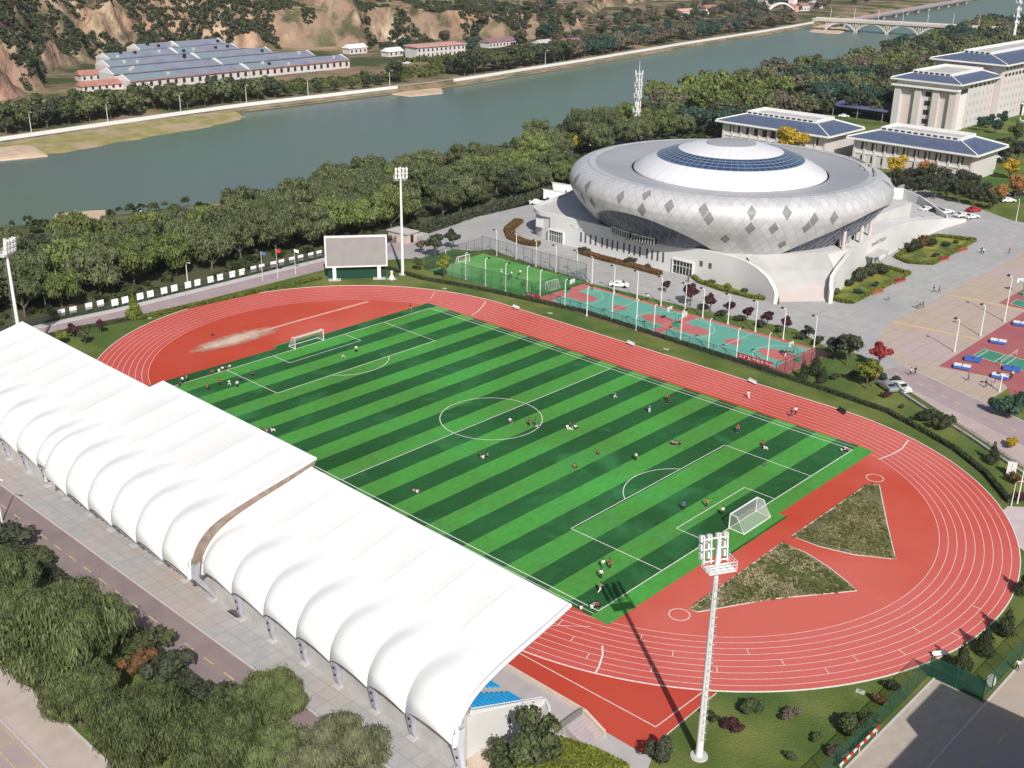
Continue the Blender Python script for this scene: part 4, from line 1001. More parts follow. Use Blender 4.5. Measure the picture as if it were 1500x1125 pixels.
# right wall entrance canopy
q = MB(); q.box(1.4, 4.8, 134.5, 143, 3.6, 3.95); to_po(q.build('entrance_canopy', M['conc_light']))
q = MB(); q.box(1.3, 1.75, 135, 142.5, 0, 3.4); to_po(q.build('entrance', mat('grey_doors', (.22, .22, .23), None, rough=.3)))
for yy in (135, 142.5): q = MB(); q.box(4.3, 4.6, yy-.15, yy+.15, 0, 3.6); to_po(q.build('canopy_column', M['conc_light']))
# curved low wall and ramp on the far right of the podium
t = empty('ramp_wall', G(1340, 300)+(0,), 0, 'low curved white retaining wall running right from the arena deck towards the car park', 'wall')
pts = [G(1300, 292), G(1322, 292), G(1345, 299), G(1368, 311), G(1386, 322), G(1388, 332)]
o = t.location
b = MB(); b.wall([(x-o[0], y-o[1]) for x, y in pts], .5, 0, lambda i: [4, 3.5, 2.8, 2, 1.5, 1.2][i]); b.build('wall', WM, t)
pts2 = [G(1300, 345), G(1330, 322), G(1350, 318), G(1385, 332)]
b = MB(); b.prism([(x-o[0], y-o[1]) for x, y in pts2+[G(1368, 313), G(1345, 301), G(1318, 296)]], 0.04, lambda x, y: .3); b.build('ramp', M['conc_light'], t)

# ================================================================== BUILDINGS
def Yat(px, x, z):
    """world y where the sight line column px crosses the plane x at height z"""
    lo, hi = -200., 2500.
    a = np.array([x, 0, z])-CPOS
    # (d.R2)/(d.fw) = (px-750)/CF
    k = (px-750)/CF; A = a@_R2-k*(a@_fw); B = _R2[1]-k*_fw[1]
    return float(-A/B)
def hip_building(name, x0, x1, y0, y1, ze, zd, inset, over, label, group=None, roof=M['rooftile'], wall=M['wallwhite'], trim=M['white'], base=0, windows=None):
    cx, cy = (x0+x1)/2, (y0+y1)/2; t = empty(name, (cx, cy, base), 0, label, 'building', group)
    X, Y = (x1-x0)/2, (y1-y0)/2
    b = MB(); b.box(-X, X, -Y, Y, 0, ze-.1); b.build('wall', wall, t)
    b = MB(); b.box(-X-over, X+over, -Y-over, Y+over, ze-.1, ze+.55); b.build('eave', trim, t)
    A = [(-X-over+.3, -Y-over+.3), (X+over-.3, -Y-over+.3), (X+over-.3, Y+over-.3), (-X-over+.3, Y+over-.3)]; I = [(-X+inset, -Y+inset*.7), (X-inset, -Y+inset*.7), (X-inset, Y-inset*.7), (-X+inset, Y-inset*.7)]
    for k in range(4):
        q = MB(); a, c = A[k], A[(k+1) % 4]; d, e = I[(k+1) % 4], I[k]
        q.add([(*a, ze+.56), (*c, ze+.56), (*d, zd), (*e, zd)], [(0, 1, 2, 3)]); q.build('roof_slope', roof, t)
    b = MB()
    for k in range(4): b.tube([(*A[k], ze+.7), (*I[k], zd+.12)], .28, 5)
    b.build('hip_trim', trim, t)
    b = MB(); b.box(-X+inset, X-inset, -Y+inset*.7, Y-inset*.7, ze, zd+.1); b.build('roof_deck', mat('deck_grey', (.42, .41, .40), (.52, .50, .49), .3) if 'deck_grey' not in bpy.data.materials else bpy.data.materials['deck_grey'], t)
    b = MB(); b.wall([(p[0], p[1]) for p in I], .5, zd-.1, zd+1.2, True); b.build('roof_parapet', trim, t)
    b = MB(); nn = int((2*X-2*inset)/2.4)
    for k in range(nn): b.box(-X+inset+2.4*k+.4, -X+inset+2.4*k+1.9, -Y+inset*.7-.3, -Y+inset*.7-.27, zd+.25, zd+.8)
    if windows is not None: b.build('parapet_opening', M['dark'], t)
    for (face, u0, u1, nu, z0, z1, wd, m) in windows or []:
        for k in range(nu):
            u = u0+(u1-u0)*(k+.5)/nu; q = MB()
            if face == 'f': q.box(u-cx-wd/2, u-cx+wd/2, -Y-.06, -Y+.05, z0, z1)
            else: q.box(X-.05, X+.06, u-cy-wd/2, u-cy+wd/2, z0, z1)
            q.build('window', m, t)
    return t
WD = mat('window_dark', (.035, .035, .045), None, rough=.25); WG = mat('window_pale', (.38, .38, .40), None, rough=.4)
bA = hip_building('office_hall', -119, -75, 252.5, 275, 9.3, 12.6, 7, 2.6, 'long low white hall with blue hipped roof, left one behind the arena', 'low halls with blue roofs behind the arena',
  windows=[('f', -117, -77, 11, 5.6, 8.3, 2.0, WD), ('f', -117, -77, 11, 1.2, 3.4, 1.6, WD)])
bB = hip_building('office_hall', -66, -22.5, 258, 280, 9.3, 12.6, 7, 2.6, 'long low white hall with blue hipped roof, right one in front of the white tower', 'low halls with blue roofs behind the arena',
  windows=[('f', -64.5, -24.5, 10, 5.6, 8.3, 2.0, WD), ('f', -64.5, -24.5, 10, 1.2, 3.6, 1.6, WD)])
for bb, X, Y in ((bA, 22, 11.25), (bB, 21.75, 11)):
    for k in range(12):
        q = MB(); x = -X+2*X*k/11; q.box(x-.4, x+.4, -Y-.35, -Y, 0, 9.1); q.build('pilaster', M['wallwhite'], bb)
    q = MB(); q.box(-X, X, -Y-.25, -Y, 4.2, 4.9); q.build('string_course', M['white'], bb)
bC = hip_building('administration_block', -97, -70, 352, 391, 19.2, 22.0, 5, 2.4, 'white six storey office block with dark blue roof, lower end nearest the arena',
  windows=[('s', 364, 391, 6, z, z+1.5, 1.0, WG) for z in (2.0, 5.6, 9.2, 12.8)]+[('s', 364, 391, 6, 16.6, 17.9, 1.9, WD)])
def bpart(t, name, m, x0, x1, y0, y1, z0, z1):
    cx, cy, _ = t.location; q = MB(); q.box(x0-cx, x1-cx, y0-cy, y1-cy, z0, z1); return q.build(name, m, t)
for z in (1.8, 5.6, 9.4, 13.2): bpart(bC, 'window', WD, -83.6, -81.2, 351.90, 352.1, z, z+2.0)
for x in (-96.8, -87.6, -79.6, -72.2): bpart(bC, 'pilaster', M['wallwhite'], x-.3, x+2.6, 350.4, 352, 0, 16.6)
bpart(bC, 'cornice', M['white'], -98.4, -68.8, 349.4, 353, 16.6, 17.3); bpart(bC, 'pink_panel', M['pinkwall'], -94.2, -87.6, 351.92, 352.1, 0, 12)
bpart(bC, 'stair_panel', M['white'], -70.1, -69.3, 356, 360.5, 0, 15.2); bpart(bC, 'window', WD, -70.1, -69.2, 355.6, 361, 15.4, 17)
bD = hip_building('main_office_block', -97.5, -67.5, 391.5, 500, 24.4, 27.8, 9, 2.8, 'tall white office block with dark blue roof and many windows at the right edge',
  windows=[('s', 394, 498, 26, z, z+1.5, 1.1, WG) for z in (2.0, 5.6, 9.2, 12.8, 16.0)]+[('s', 394, 498, 26, 19.2, 20.5, 2.4, WD), ('s', 394, 498, 26, 22.2, 23.8, 1.6, WD)])
bpart(bD, 'window', WD, -81.5, -79.6, 391.3, 391.6, 20.6, 23); bpart(bD, 'pink_panel', M['pinkwall'], -90, -76, 391.42, 391.6, 19.3, 24.2)
t = empty('entrance_portico', (-60, 428, 0), 0, 'small blue roofed entrance portico at the foot of the tall office block', 'portico')
q = MB(); q.box(-7, 8, -9, 9, 5, 5.8); q.build('eave', M['white'], t)
q = MB(); q.prism([(-7, -9), (8, -9), (8, 9), (-7, 9)], 5.8, 5.9); q.add([(-7, -9, 5.9), (8, -9, 5.9), (8, 9, 5.9), (-7, 9, 5.9), (-3, -4, 8), (4, -4, 8), (4, 4, 8), (-3, 4, 8)], [(0, 1, 5, 4), (1, 2, 6, 5), (2, 3, 7, 6), (3, 0, 4, 7), (4, 5, 6, 7)]); q.build('roof', M['rooftile'], t)
for x, y in ((-6, -8), (7, -8), (7, 8), (-6, 8), (7, 0)): q = MB(); q.tube([(x, y, 0), (x, y, 5)], .5, 8); q.build('column', M['white'], t)
q = MB(); q.box(-6.9, -6.6, -7, 7, 0, 4.6); q.build('door', M['black_glass'], t)
t = empty('curved_ramp', (-46, 396, 0), 0, 'pink curved driveway ramp with low parapets leading up to the portico', 'ramp')
rp = [(12*math.cos(a)*1.1, 26*math.sin(a)) for a in np.linspace(-2.6, -.6, 16)]
q = MB(); q.strip([(x, y+20) for x, y in rp], 5.5, .6); q.build('deck', M['pinkwall'], t)
for s in (-2.9, 2.9):
    q = MB(); pts = []
    for i, (x, y) in enumerate(rp):
        a = rp[max(i-1, 0)]; c = rp[min(i+1, 15)]; dx, dy = c[0]-a[0], c[1]-a[1]; L_ = math.hypot(dx, dy); pts.append((x-dy/L_*s, y+20+dx/L_*s))
    q.wall(pts, .4, 0, 1.7); q.build('parapet', M['white'], t)
# blue shed and rooftop kit left of tower
t = empty('blue_shed', G(1290, 175)+(0,), 0, 'dark blue roofed open shed between the trees left of the white tower', 'shed')
q = MB(); q.prism([(-22, -8), (6, -8), (6, 14), (-22, 14)], 4.6, lambda x, y: 5.0+(y+8)*.05); q.build('roof', mat('shed_blue', (.09, .10, .20), (.12, .13, .24), .2), t)
for x in (-20, -8, 4): q = MB(); q.tube([(x, -7, 0), (x, -7, 4.6)], .2, 6); q.build('post', M['steel'], t)
q = MB(); q.box(-20, 4, 12, 12.4, 0, 4.6); q.build('rear_wall', M['wallwhite'], t)

# ---------------------------------------------------------------- village rows on the far bank
def gable_row(x, y0, y1, depth, zb, he, hr, label, roof, winface=True, wallm=M['wallwhite'], grp='long blue roofed rows of the far bank village', nwin=None):
    t = empty('row_house', (x-depth/2, (y0+y1)/2, zb), 0, label, 'building', grp); L_ = (y1-y0)/2; D = depth/2
    q = MB(); q.box(-D, D, -L_, L_, -1, he); q.build('wall', wallm, t)
    q = MB(); q.add([(-D-.6, -L_+.4, he+.05), (D+.6, -L_+.4, he+.05), (0, -L_+.4, hr), (-D-.6, L_-.4, he+.05), (D+.6, L_-.4, he+.05), (0, L_-.4, hr)], [(0, 2, 5, 3), (1, 4, 5, 2), (0, 1, 2), (3, 5, 4)]); q.build('roof', roof, t)
    for s in (-1, 1):
        y = s*(L_-.2); q = MB(); q.add([(-D-.7, y-.3, he-.2), (D+.7, y-.3, he-.2), (0, y-.3, hr+.4), (-D-.7, y+.3, he-.2), (D+.7, y+.3, he-.2), (0, y+.3, hr+.4)], [(0, 1, 2), (5, 4, 3), (0, 2, 5, 3), (2, 1, 4, 5), (1, 0, 3, 4)]); q.build('gable_end', M['white'], t)
    q = MB(); q.box(D, D+.75, -L_, L_, he-.15, he+.25); q.build('eave_trim', M['terracotta'] if winface else roof, t)
    if winface:
        n = nwin or int(2*L_/4.4)
        for k in range(n):
            y = -L_+2*L_*(k+.5)/n; q = MB(); q.box(D-.05, D+.08, y-.8, y+.8, 1.2, 3.4); q.build('window', WD, t)
    rg = random.Random(int(y0*3+x))
    for _ in range(rg.randint(1, 4)):
        y = rg.uniform(-L_*.8, L_*.8); xx = rg.uniform(1.5, D-.8); zz = he+(hr-he)*(1-xx/(D+.6)); q = MB(); q.box(xx-.6, xx+.6, y-.7, y+.7, zz-.2, zz+1.3); q.build('chimney', M['conc_light'] if rg.random() < .5 else M['dark'], t)
    return t
rows = [(-398, (190, 366, 512), 0), (-421, (166, 326, 462), .8), (-444, (160, 293, 400), 1.6), (-467, (160, 261, 350), 2.4), (-490, (205, 262, 330), 3.2)]
wh = ['nearest the river', 'second row back from the river', 'middle row of the five', 'second row from the cliff', 'rearmost row under the cliff']
for i, (x, (pa, pb, pc), zb) in enumerate(rows):
    ya, yb, yc = Yat(pa, x, zb+5), Yat(pb, x, zb+5), Yat(pc, x, zb+5)
    gable_row(x, ya, yb-.6, 15, zb, 4.3, 6.6, 'long white row building with slate blue roof, left half, '+wh[i], M['rooftile_far'], i == 0)
    gable_row(x, yb, yc, 15, zb, 4.3, 6.6, 'long white row building with slate blue roof, right half, '+wh[i], M['rooftile_far'], i == 0)
def house(px, py, w, d, h, rz, roof, label, z=0, flat=False):
    x, y = G(px, py, z); t = empty('house', (x, y, z), rz, label, 'house', 'houses on the far bank')
    q = MB(); q.box(-w/2, w/2, -d/2, d/2, -1, h); q.build('wall', M['wallwhite'], t)
    q = MB()
    if flat: q.box(-w/2-.8, w/2+.8, -d/2-.8, d/2+.8, h, h+.7)
    else: q.add([(-w/2-.6, -d/2-.5, h), (w/2+.6, -d/2-.5, h), (w/2+.6, d/2+.5, h), (-w/2-.6, d/2+.5, h), (-w/2, 0, h+2.2), (w/2, 0, h+2.2)], [(0, 1, 5, 4), (2, 3, 4, 5), (1, 2, 5), (3, 0, 4), (3, 2, 1, 0)])
    q.build('roof', roof, t)
    n = max(2, int(w/3.2))
    for k in range(n):
        u = -w/2+w*(k+.5)/n; q = MB(); q.box(u-.6, u+.6, -d/2-.06, -d/2+.05, 1, 2.6); q.build('window', WD, t)
        if h > 5: q = MB(); q.box(u-.6, u+.6, -d/2-.06, -d/2+.05, 4, 5.6); q.build('window', WD, t)
fr = R(90)
pinkr = mat('pink_roof', (.55, .28, .24), (.62, .36, .32), .4); plum = mat('plum_roof', (.22, .12, .15), (.27, .15, .18), .4)
house(638, 82, 38, 12, 6.5, fr-.08, pinkr, 'two storey white building with flat pink roof, right of the silty gap in the bank', flat=True)
house(140, 117, 18, 8, 3.2, fr-.1, M['terracotta'], 'low house with red tiled roof left of the blue roofed village rows')
house(152, 131, 24, 8, 2.6, fr-.1, M['terracotta'], 'long low house with red roof on the river side left of the village')
house(832, 70, 20, 9, 4, fr, plum, 'house with plum coloured roof among trees above the middle of the far bank')
house(795, 72, 12, 8, 4, fr, M['conc_light'], 'small pale roofed house left of the plum roofed house')
house(730, 68, 26, 8, 3.5, fr, plum, 'long low plum roofed house in trees right of the pink roofed building')
house(575, 82, 12, 7, 3., fr, M['white'], 'small white shed above the silty gap in the bank')
house(520, 78, 14, 7, 3.5, fr, M['white'], 'small white house at the right end of the village rows')
house(1003, 24, 16, 9, 4.5, fr-.3, pinkr, 'pink roofed house high among the bare trees, left of the other one')
house(1038, 20, 14, 9, 5.5, fr-.3, M['terracotta'], 'white gabled house with red roof high among the bare trees')
house(1168, 16, 22, 9, 5, fr-.3, M['terracotta'], 'house with orange roof right of the white arched gateway')
house(1115, 8, 30, 12, 5, fr-.3, M['rooftile_far'], 'blue roofed house behind the white arched gateway')
house(1195, 12, 14, 10, 5, fr-.3, M['conc_light'], 'pale house in trees near the far end of the bridge')
t = empty('arched_gateway', G(1143, 18)+(0,), fr-.35, 'white arched footbridge with pink ends among far trees left of the bridge', 'footbridge')
q = MB(); q.wall([(x, 0) for x in np.linspace(-16, 16, 21)], 3, lambda i: 1+6.5*math.sin(math.pi*i/20), lambda i: 2.4+6.5*math.sin(math.pi*i/20)); q.build('arch', M['white'], t)
for s in (-17, 17): q = MB(); q.box(s-2, s+2, -3, 3, 0, 5); q.build('abutment', pinkr, t)
t = empty('chimney_tower', G(1160, 16)+(0,), 0, 'square white tower rising behind the arched footbridge', 'tower')
q = MB(); q.box(-3, 3, -3, 3, 0, 14); q.build('shaft', M['white'], t); q = MB(); q.box(-3.5, 3.5, -3.5, 3.5, 14, 15); q.build('cap', M['conc_light'], t)

# embankment wall of the far bank
def bankwall(y0, y1, label):
    ys = list(np.arange(y0, y1, 8))+[y1]; x0 = lerp_curve(FB, y0); t = empty('embankment_wall', (x0, y0, 0), 0, label, 'wall')
    q = MB(); q.wall([(lerp_curve(FB, y)-.9-x0, y-y0) for y in ys], .7, -1.2, .8); q.build('parapet', M['white'], t)
    q = MB(); q.wall([(lerp_curve(FB, y)+.9-x0, y-y0) for y in ys], 1.0, -3.2, -.9); q.build('retaining_wall', mat('embank', (.20, .17, .13), (.34, .28, .22), .15) if 'embank' not in bpy.data.materials else bpy.data.materials['embank'], t)
bankwall(-60, 262, 'long white embankment wall of the far bank, left of the silty gap')
bankwall(302, 786, 'long white embankment wall of the far bank, right of the silty gap')

# ---------------------------------------------------------------- road bridge
P0 = Vector((*G(1196, 28, 6), 0)); P1 = Vector((*G(1460, 42, 6), 0)); dv = (P1-P0); Lb = dv.length; ang = math.atan2(dv.y, dv.x)
t = empty('road_bridge', (P0.x, P0.y, 0), ang, 'pale concrete road bridge with open spandrel arches crossing the far reach of the river', 'bridge')
bc = mat('bridge_concrete', (.46, .43, .40), (.54, .50, .47), .1, .8)
q = MB(); q.box(-2, Lb+10, -6, 6, 5.2, 6.2); q.build('deck', bc, t)
for s in (-6, 6): q = MB(); q.box(-2, Lb+10, s-.2, s+.2, 6.2, 7.3); q.build('parapet', bc, t)
def loc_on(px, py):
    g = Vector((*G(px, py, -2.5), 0))-P0; return g.dot(dv)/Lb
piers = [loc_on(1257, 45), loc_on(1302, 49), loc_on(1346, 51)]; sp = (piers[2]-piers[0])/2; piers = [piers[1]-2*sp]+piers[:1]+[piers[1], piers[2], piers[2]+sp]
piers = [piers[2]+k*sp for k in (-2, -1, 0, 1, 2)]
for x in piers:
    q = MB(); q.box(x-1.3, x+1.3, -5, 5, -8, -1.5); q.build('pier', bc, t)
for i in range(len(piers)-1):
    a, c = piers[i], piers[i+1]
    for s in (-4.2, 4.2):
        q = MB(); n = 14; vs = []
        for k in range(n+1):
            f = k/n; x = a+(c-a)*f; zc = -2.2+6.6*(1-abs(2*f-1)**2.4); th = .5+.7*abs(2*f-1)
            for yy in (s-.8, s+.8): vs += [(x, yy, zc-th*.5), (x, yy, min(5.2, zc+th))]
        fs = []
        for k in range(n): o_ = 4*k; fs += [(o_, o_+4, o_+5, o_+1), (o_+2, o_+3, o_+7, o_+6), (o_, o_+2, o_+6, o_+4), (o_+1, o_+5, o_+7, o_+3)]
        q.add(vs, fs); q.build('arch', bc, t)
        for f in (.03, .1, .18, .82, .9, .97):
            x = a+(c-a)*f; zc = -2.2+6.6*(1-abs(2*f-1)**2.4); q = MB(); q.box(x-.35, x+.35, s-.7, s+.7, zc, 5.2); q.build('spandrel_column', bc, t)
for k, x in enumerate(np.linspace(10, Lb*.9, 7)):
    l_ = empty('bridge_lamp', tuple(P0+dv.normalized()*x+Vector((0, 0, 6.2))), ang, 'tall pale street lamp standing on the road bridge', 'street lamp', 'lamps on the bridge')
    q = MB(); q.tube([(0, 5.6, 0), (0, 5.6, 8), (0, 4, 8.8)], .14, 5); q.build('pole', M['white'], l_); q = MB(); q.box(-.3, .3, 3.2, 4.2, 8.7, 8.95); q.build('lamp_head', M['white'], l_)
P0 = Vector((*G(1236, 25, 5), 0)); P1 = Vector((*G(1395, -2, 5), 0)); dv = P1-P0; Lb = dv.length; ang = math.atan2(dv.y, dv.x)
t = empty('distant_bridge', (P0.x, P0.y, 0), ang, 'low brownish bridge beyond the road bridge at the top of the photo', 'bridge')
q = MB(); q.box(-20, Lb+60, -3, 3, .6, 1.6); q.build('deck', mat('far_bridge', (.30, .24, .24), (.38, .32, .30), .05), t)
for x in np.arange(0, Lb+60, 34): q = MB(); q.box(x-.9, x+.9, -2, 2, -7, .6); q.build('pier', bc, t)
for s in (-3, 3): q = MB(); q.box(-20, Lb+60, s-.2, s+.2, 1.6, 2.6); q.build('parapet', mat('far_rail', (.40, .34, .36)), t)

# ---------------------------------------------------------------- masts
def mast(px, py, h, label, big=1.):
    x, y = G(px, py); t = empty('communication_mast', (x, y, 0), 0, label, 'mast', None)
    q = MB(); q.tube([(0, 0, 0), (0, 0, h*.5), (0, 0, h*.86)], [.75*big, .5*big, .3*big], 10); smooth_angle(q.build('pole', M['white'], t))
    q = MB(); q.tube([(0, 0, h*.86), (0, 0, h)], [.14*big, .05*big], 6); q.build('spire', M['white'], t)
    for k, f in enumerate((.3, .38, .47, .56, .63, .70, .77, .84)):
        z = h*f; r = (1.5 if k % 2 else 1.1)*big; q = MB()
        q.tube([(r*math.cos(a), r*math.sin(a), z) for a in np.linspace(0, 2*math.pi, 13)], .12*big, 5, False)
        for a in (0, 2.1, 4.2): q.tube([(0, 0, z-.3), (r*math.cos(a), r*math.sin(a), z)], .08*big, 4)
        q.build('antenna_ring', M['white'], t)
        for a in (.5, 2.6, 4.7): q = MB(); c_, s_ = math.cos(a+k), math.sin(a+k); q.box(r*c_-.22*big, r*c_+.22*big, r*s_-.16*big, r*s_+.16*big, z-1.1, z+1.3); q.build('antenna', M['white'], t)
    return t
mast(931, 207, 31, 'white communication mast with stacked antenna rings rising from trees left of the arena')
mast(1483, 66, 52, 'white lattice topped mast at the top right corner behind the office block', 1.5)

# ================================================================== TREES
def leafmesh(name, blobs, n, lw, lh, hang, seed, m):
    """crown as leaf sprays over a cluster of clumps; hang=1 lets them droop"""
    r_ = np.random.default_rng(seed); B = np.array(blobs, float); wts = B[:, 3]**2; idx = r_.choice(len(B), n, p=wts/wts.sum())
    d = r_.normal(size=(n, 3)); d[:, 2] += .25; d /= np.linalg.norm(d, axis=1)[:, None]
    rad = B[idx, 3]*(.60+.44*r_.random(n)**.6)*np.where(r_.random(n) < .14, r_.uniform(1.05, 1.45, n), 1); c = B[idx, :3]+d*rad[:, None]*np.array([1, 1, .85])
    nrm = d+r_.normal(scale=.45, size=(n, 3)); nrm /= np.linalg.norm(nrm, axis=1)[:, None]
    down = np.zeros((n, 3)); down[:, 2] = -1; up = r_.normal(size=(n, 3)); up = up*(1-hang)+down*hang*1.6
    up -= nrm*(up*nrm).sum(1)[:, None]; up /= np.linalg.norm(up, axis=1)[:, None]+1e-9; side = np.cross(nrm, up)
    s = (.6+.8*r_.random(n))[:, None]; w2 = side*lw*.5*s; h2 = up*lh*.5*s
    V = np.empty((n, 4, 3)); V[:, 0] = c-w2*.5-h2; V[:, 1] = c+w2*.9-h2*.3; V[:, 2] = c+w2*.4+h2; V[:, 3] = c-w2-(-h2*.3)
    me = bpy.data.meshes.new(name); me.vertices.add(n*4); me.vertices.foreach_set('co', V.ravel()); me.loops.add(n*4); me.loops.foreach_set('vertex_index', np.arange(n*4, dtype=np.int32))
    me.polygons.add(n); me.polygons.foreach_set('loop_start', np.arange(0, n*4, 4, dtype=np.int32)); me.polygons.foreach_set('loop_total', np.full(n, 4, np.int32)); me.update(); me.validate()
    me.materials.append(m); return me
LM = {'olive': leafmat('leaf_olive', (.125, .135, .075), .5), 'willow': leafmat('leaf_willow', (.115, .135, .062), .5), 'willow2': leafmat('leaf_willow_light', (.14, .175, .055), .5), 'broad': leafmat('leaf_dark', (.062, .075, .045), .45), 'mid': leafmat('leaf_mid', (.085, .105, .045), .45),
      'brown': leafmat('leaf_brown_grey', (.14, .12, .085)), 'yellow': leafmat('leaf_yellow', (.42, .30, .035)), 'orange': leafmat('leaf_orange', (.34, .17, .06)), 'red': leafmat('leaf_red', (.26, .04, .04)),
      'purple': leafmat('leaf_purple', (.075, .028, .035)), 'lime': leafmat('leaf_yellow_green', (.17, .20, .035)), 'conifer': leafmat('leaf_conifer', (.05, .062, .03)), 'close': leafmat('leaf_close_willow', (.108, .132, .052), .6), 'hedge': leafmat('leaf_hedge', (.13, .16, .03)), 'rust': leafmat('leaf_rust', (.15, .085, .04)), 'teal': leafmat('leaf_blue_green', (.045, .085, .06))}
def make_tree(name, seed, Rr, H, nb, n, lw, lh, hang, m, style='round', trunk_h=None):
    rg = random.Random(seed); t = empty(name); th = trunk_h or H*.16; bl = []
    for k in range(nb):
        if style == 'cone':
            f = (k+.5)/nb; r = Rr*(1-f)*.95+.12; a = rg.random()*6.28; z = th+(H-th)*f; bl.append((r*.35*math.cos(a), r*.35*math.sin(a), z, max(.25, r*.8)))
        else:
            u = rg.random()*6.283; v = rg.uniform(-.75, 1); q = math.sqrt(max(0, 1-v*v))*rg.uniform(.5, .92); cz = (H+th)/2; hz = (H-th)/2
            sc = 1.0 if v > -.2 else .85
            bl.append((Rr*q*math.cos(u)*sc, Rr*q*math.sin(u)*sc, cz+v*hz*.68, Rr*rg.uniform(.16, .36)*(.8 if nb > 50 else 1)))
    if style != 'cone': bl.append((0, 0, (H+th)/2, Rr*.55))
    me = leafmesh(name+'_foliage', bl, n, lw, lh, hang, seed, m); o = bpy.data.objects.new('foliage', me); COL.objects.link(o); o.parent = t
    b = MB(); tr = max(.1, H*.022); b.tube([(0, 0, 0), (tr*.3, 0, th*.6), (0, tr*.4, th*1.1), (0, 0, H*.7)], [tr*1.3, tr, tr*.8, tr*.25], 7)
    if style != 'cone' and H > 4:
        for k in range(5):
            a = k*1.26+rg.random(); z = th*(.8+.12*k); b.tube([(0, 0, z), (Rr*.3*math.cos(a), Rr*.3*math.sin(a), z+H*.16), (Rr*.6*math.cos(a), Rr*.6*math.sin(a), z+H*.26)], [tr*.6, tr*.4, tr*.15], 5)
    b.build('trunk', M['trunk'], t)
    return t
def P_(*a, **k): return Proto(lambda: make_tree(*a, **k))
WIL = [P_('willow_tree', 10+i, 6.6, 12.5, 26, 7000, .34, .85, .7, LM['willow']) for i in range(5)]
BRO = [P_('broadleaf_tree', 30+i, 4.6, 10.5, 16, 2600, .5, .65, .15, LM['broad']) for i in range(3)]
FARW = [P_('far_tree', 50+i, 5.6, 11, 15, 1300, .8, 1.1, .35, LM['mid']) for i in range(4)]
CLO = [P_('weeping_willow', 70+i, 8.3, 14.5, 70, 42000, .17, .78, .8, LM['close']) for i in range(3)]
CON = [P_('conifer_tree', 90, 1.5, 4.6, 14, 2600, .16, .3, .4, LM['conifer'], style='cone', trunk_h=.5)]
SML = [P_('small_tree', 100+i, 1.7, 4.2, 10, 1500, .26, .32, .1, LM['mid'], trunk_h=1.4) for i in range(2)]
SHR = [P_('shrub', 110+i, 1.35, 1.9, 9, 1500, .18, .24, .1, LM['conifer'], trunk_h=.15) for i in range(2)]
def put(fam, x, y, label, cat='tree', group=None, s=1., mt=None, z=0, i=None, rz=None):
    i = random.randrange(len(fam)) if i is None else i
    sc = s*random.uniform(.93, 1.07) if not isinstance(s, tuple) else s
    return fam[i].put((x, y, z), random.uniform(0, 6.28) if rz is None else rz, (sc, sc, sc*random.uniform(.94, 1.08)) if not isinstance(sc, tuple) else sc, label, cat, group, {'foliage': LM[mt]} if mt else {'foliage': fam[i].base} if hasattr(fam[i], 'base') else None)
# --- riverside belt
def zg(x, y):
    xn = lerp_curve(NB, y); return 0 if x > xn+12 else (-.5 if x > xn+8 else -3.0)
MASS = {}
def mass(x, y, s, mt, z=0): MASS.setdefault(mt, []).append((x, y, z, s))
cnt = 0
belt_label = {0: 'grey green willow in the riverside wood behind the left floodlight', 1: 'grey green willow in the riverside wood behind the white placards', 2: 'grey green willow in the riverside wood behind the scoreboard', 3: 'grey green willow in the riverside wood between scoreboard and arena', 4: 'grey green willow in the riverside wood behind the arena'}
def region(y): return 0 if y < -30 else 1 if y < 25 else 2 if y < 70 else 3 if y < 150 else 4
def depth(x): return ', front row' if x > -122 else ', middle rows' if x > -160 else ', waterside row'
y = -100.
while y < 262:
    x = -112.5; row = 0
    edge = float(np.interp(y, [-100, 20, 60, 150, 206, 262], [-142, -143, -150, -154, -166, -180]))
    while x > edge:
        xx, yy = x+random.uniform(-2.2, 2.2), y+random.uniform(-2.4, 2.4)
        skip = (-141 < xx < -135 and yy < 5) or (-156 < xx < -146 and 150 < yy) or (yy < 0 and xx < -176) or (random.random() < (.16 if yy < 10 else .06)) or (yy > 150 and xx > -118) or (-168 < xx < -146 and 48 < yy < 58)
        # the arena yard reaches further back
        if yy > 165 and xx > -136: skip = True
        if not skip:
            if cnt < 0: pass
            r_ = random.random(); reg = region(yy)
            if r_ < .80: put(WIL, xx, yy, belt_label[reg].replace('riverside wood', 'wood')+depth(xx), 'tree', 'willows in the riverside wood', random.uniform(.78, 1.02), 'willow2' if r_ < (.35 if xx < -150 and yy < 20 else .14) else 'willow', zg(xx, yy))
            elif r_ < .97: put(BRO, xx, yy, 'dark leafed '+belt_label[reg].replace('grey green willow', 'tree').replace('riverside wood', 'wood')+depth(xx), 'tree', 'dark trees in the riverside wood', random.uniform(.9, 1.15), 'broad' if r_ < .9 else 'mid', zg(xx, yy))
            else: put(BRO, xx, yy, belt_label[reg].replace('grey green willow', 'purple brown tree'), 'tree', None if False else 'brown trees in the riverside wood', .9, 'brown', zg(xx, yy))
            cnt += 1
        x -= 9.6; row += 1
    y += 9.6
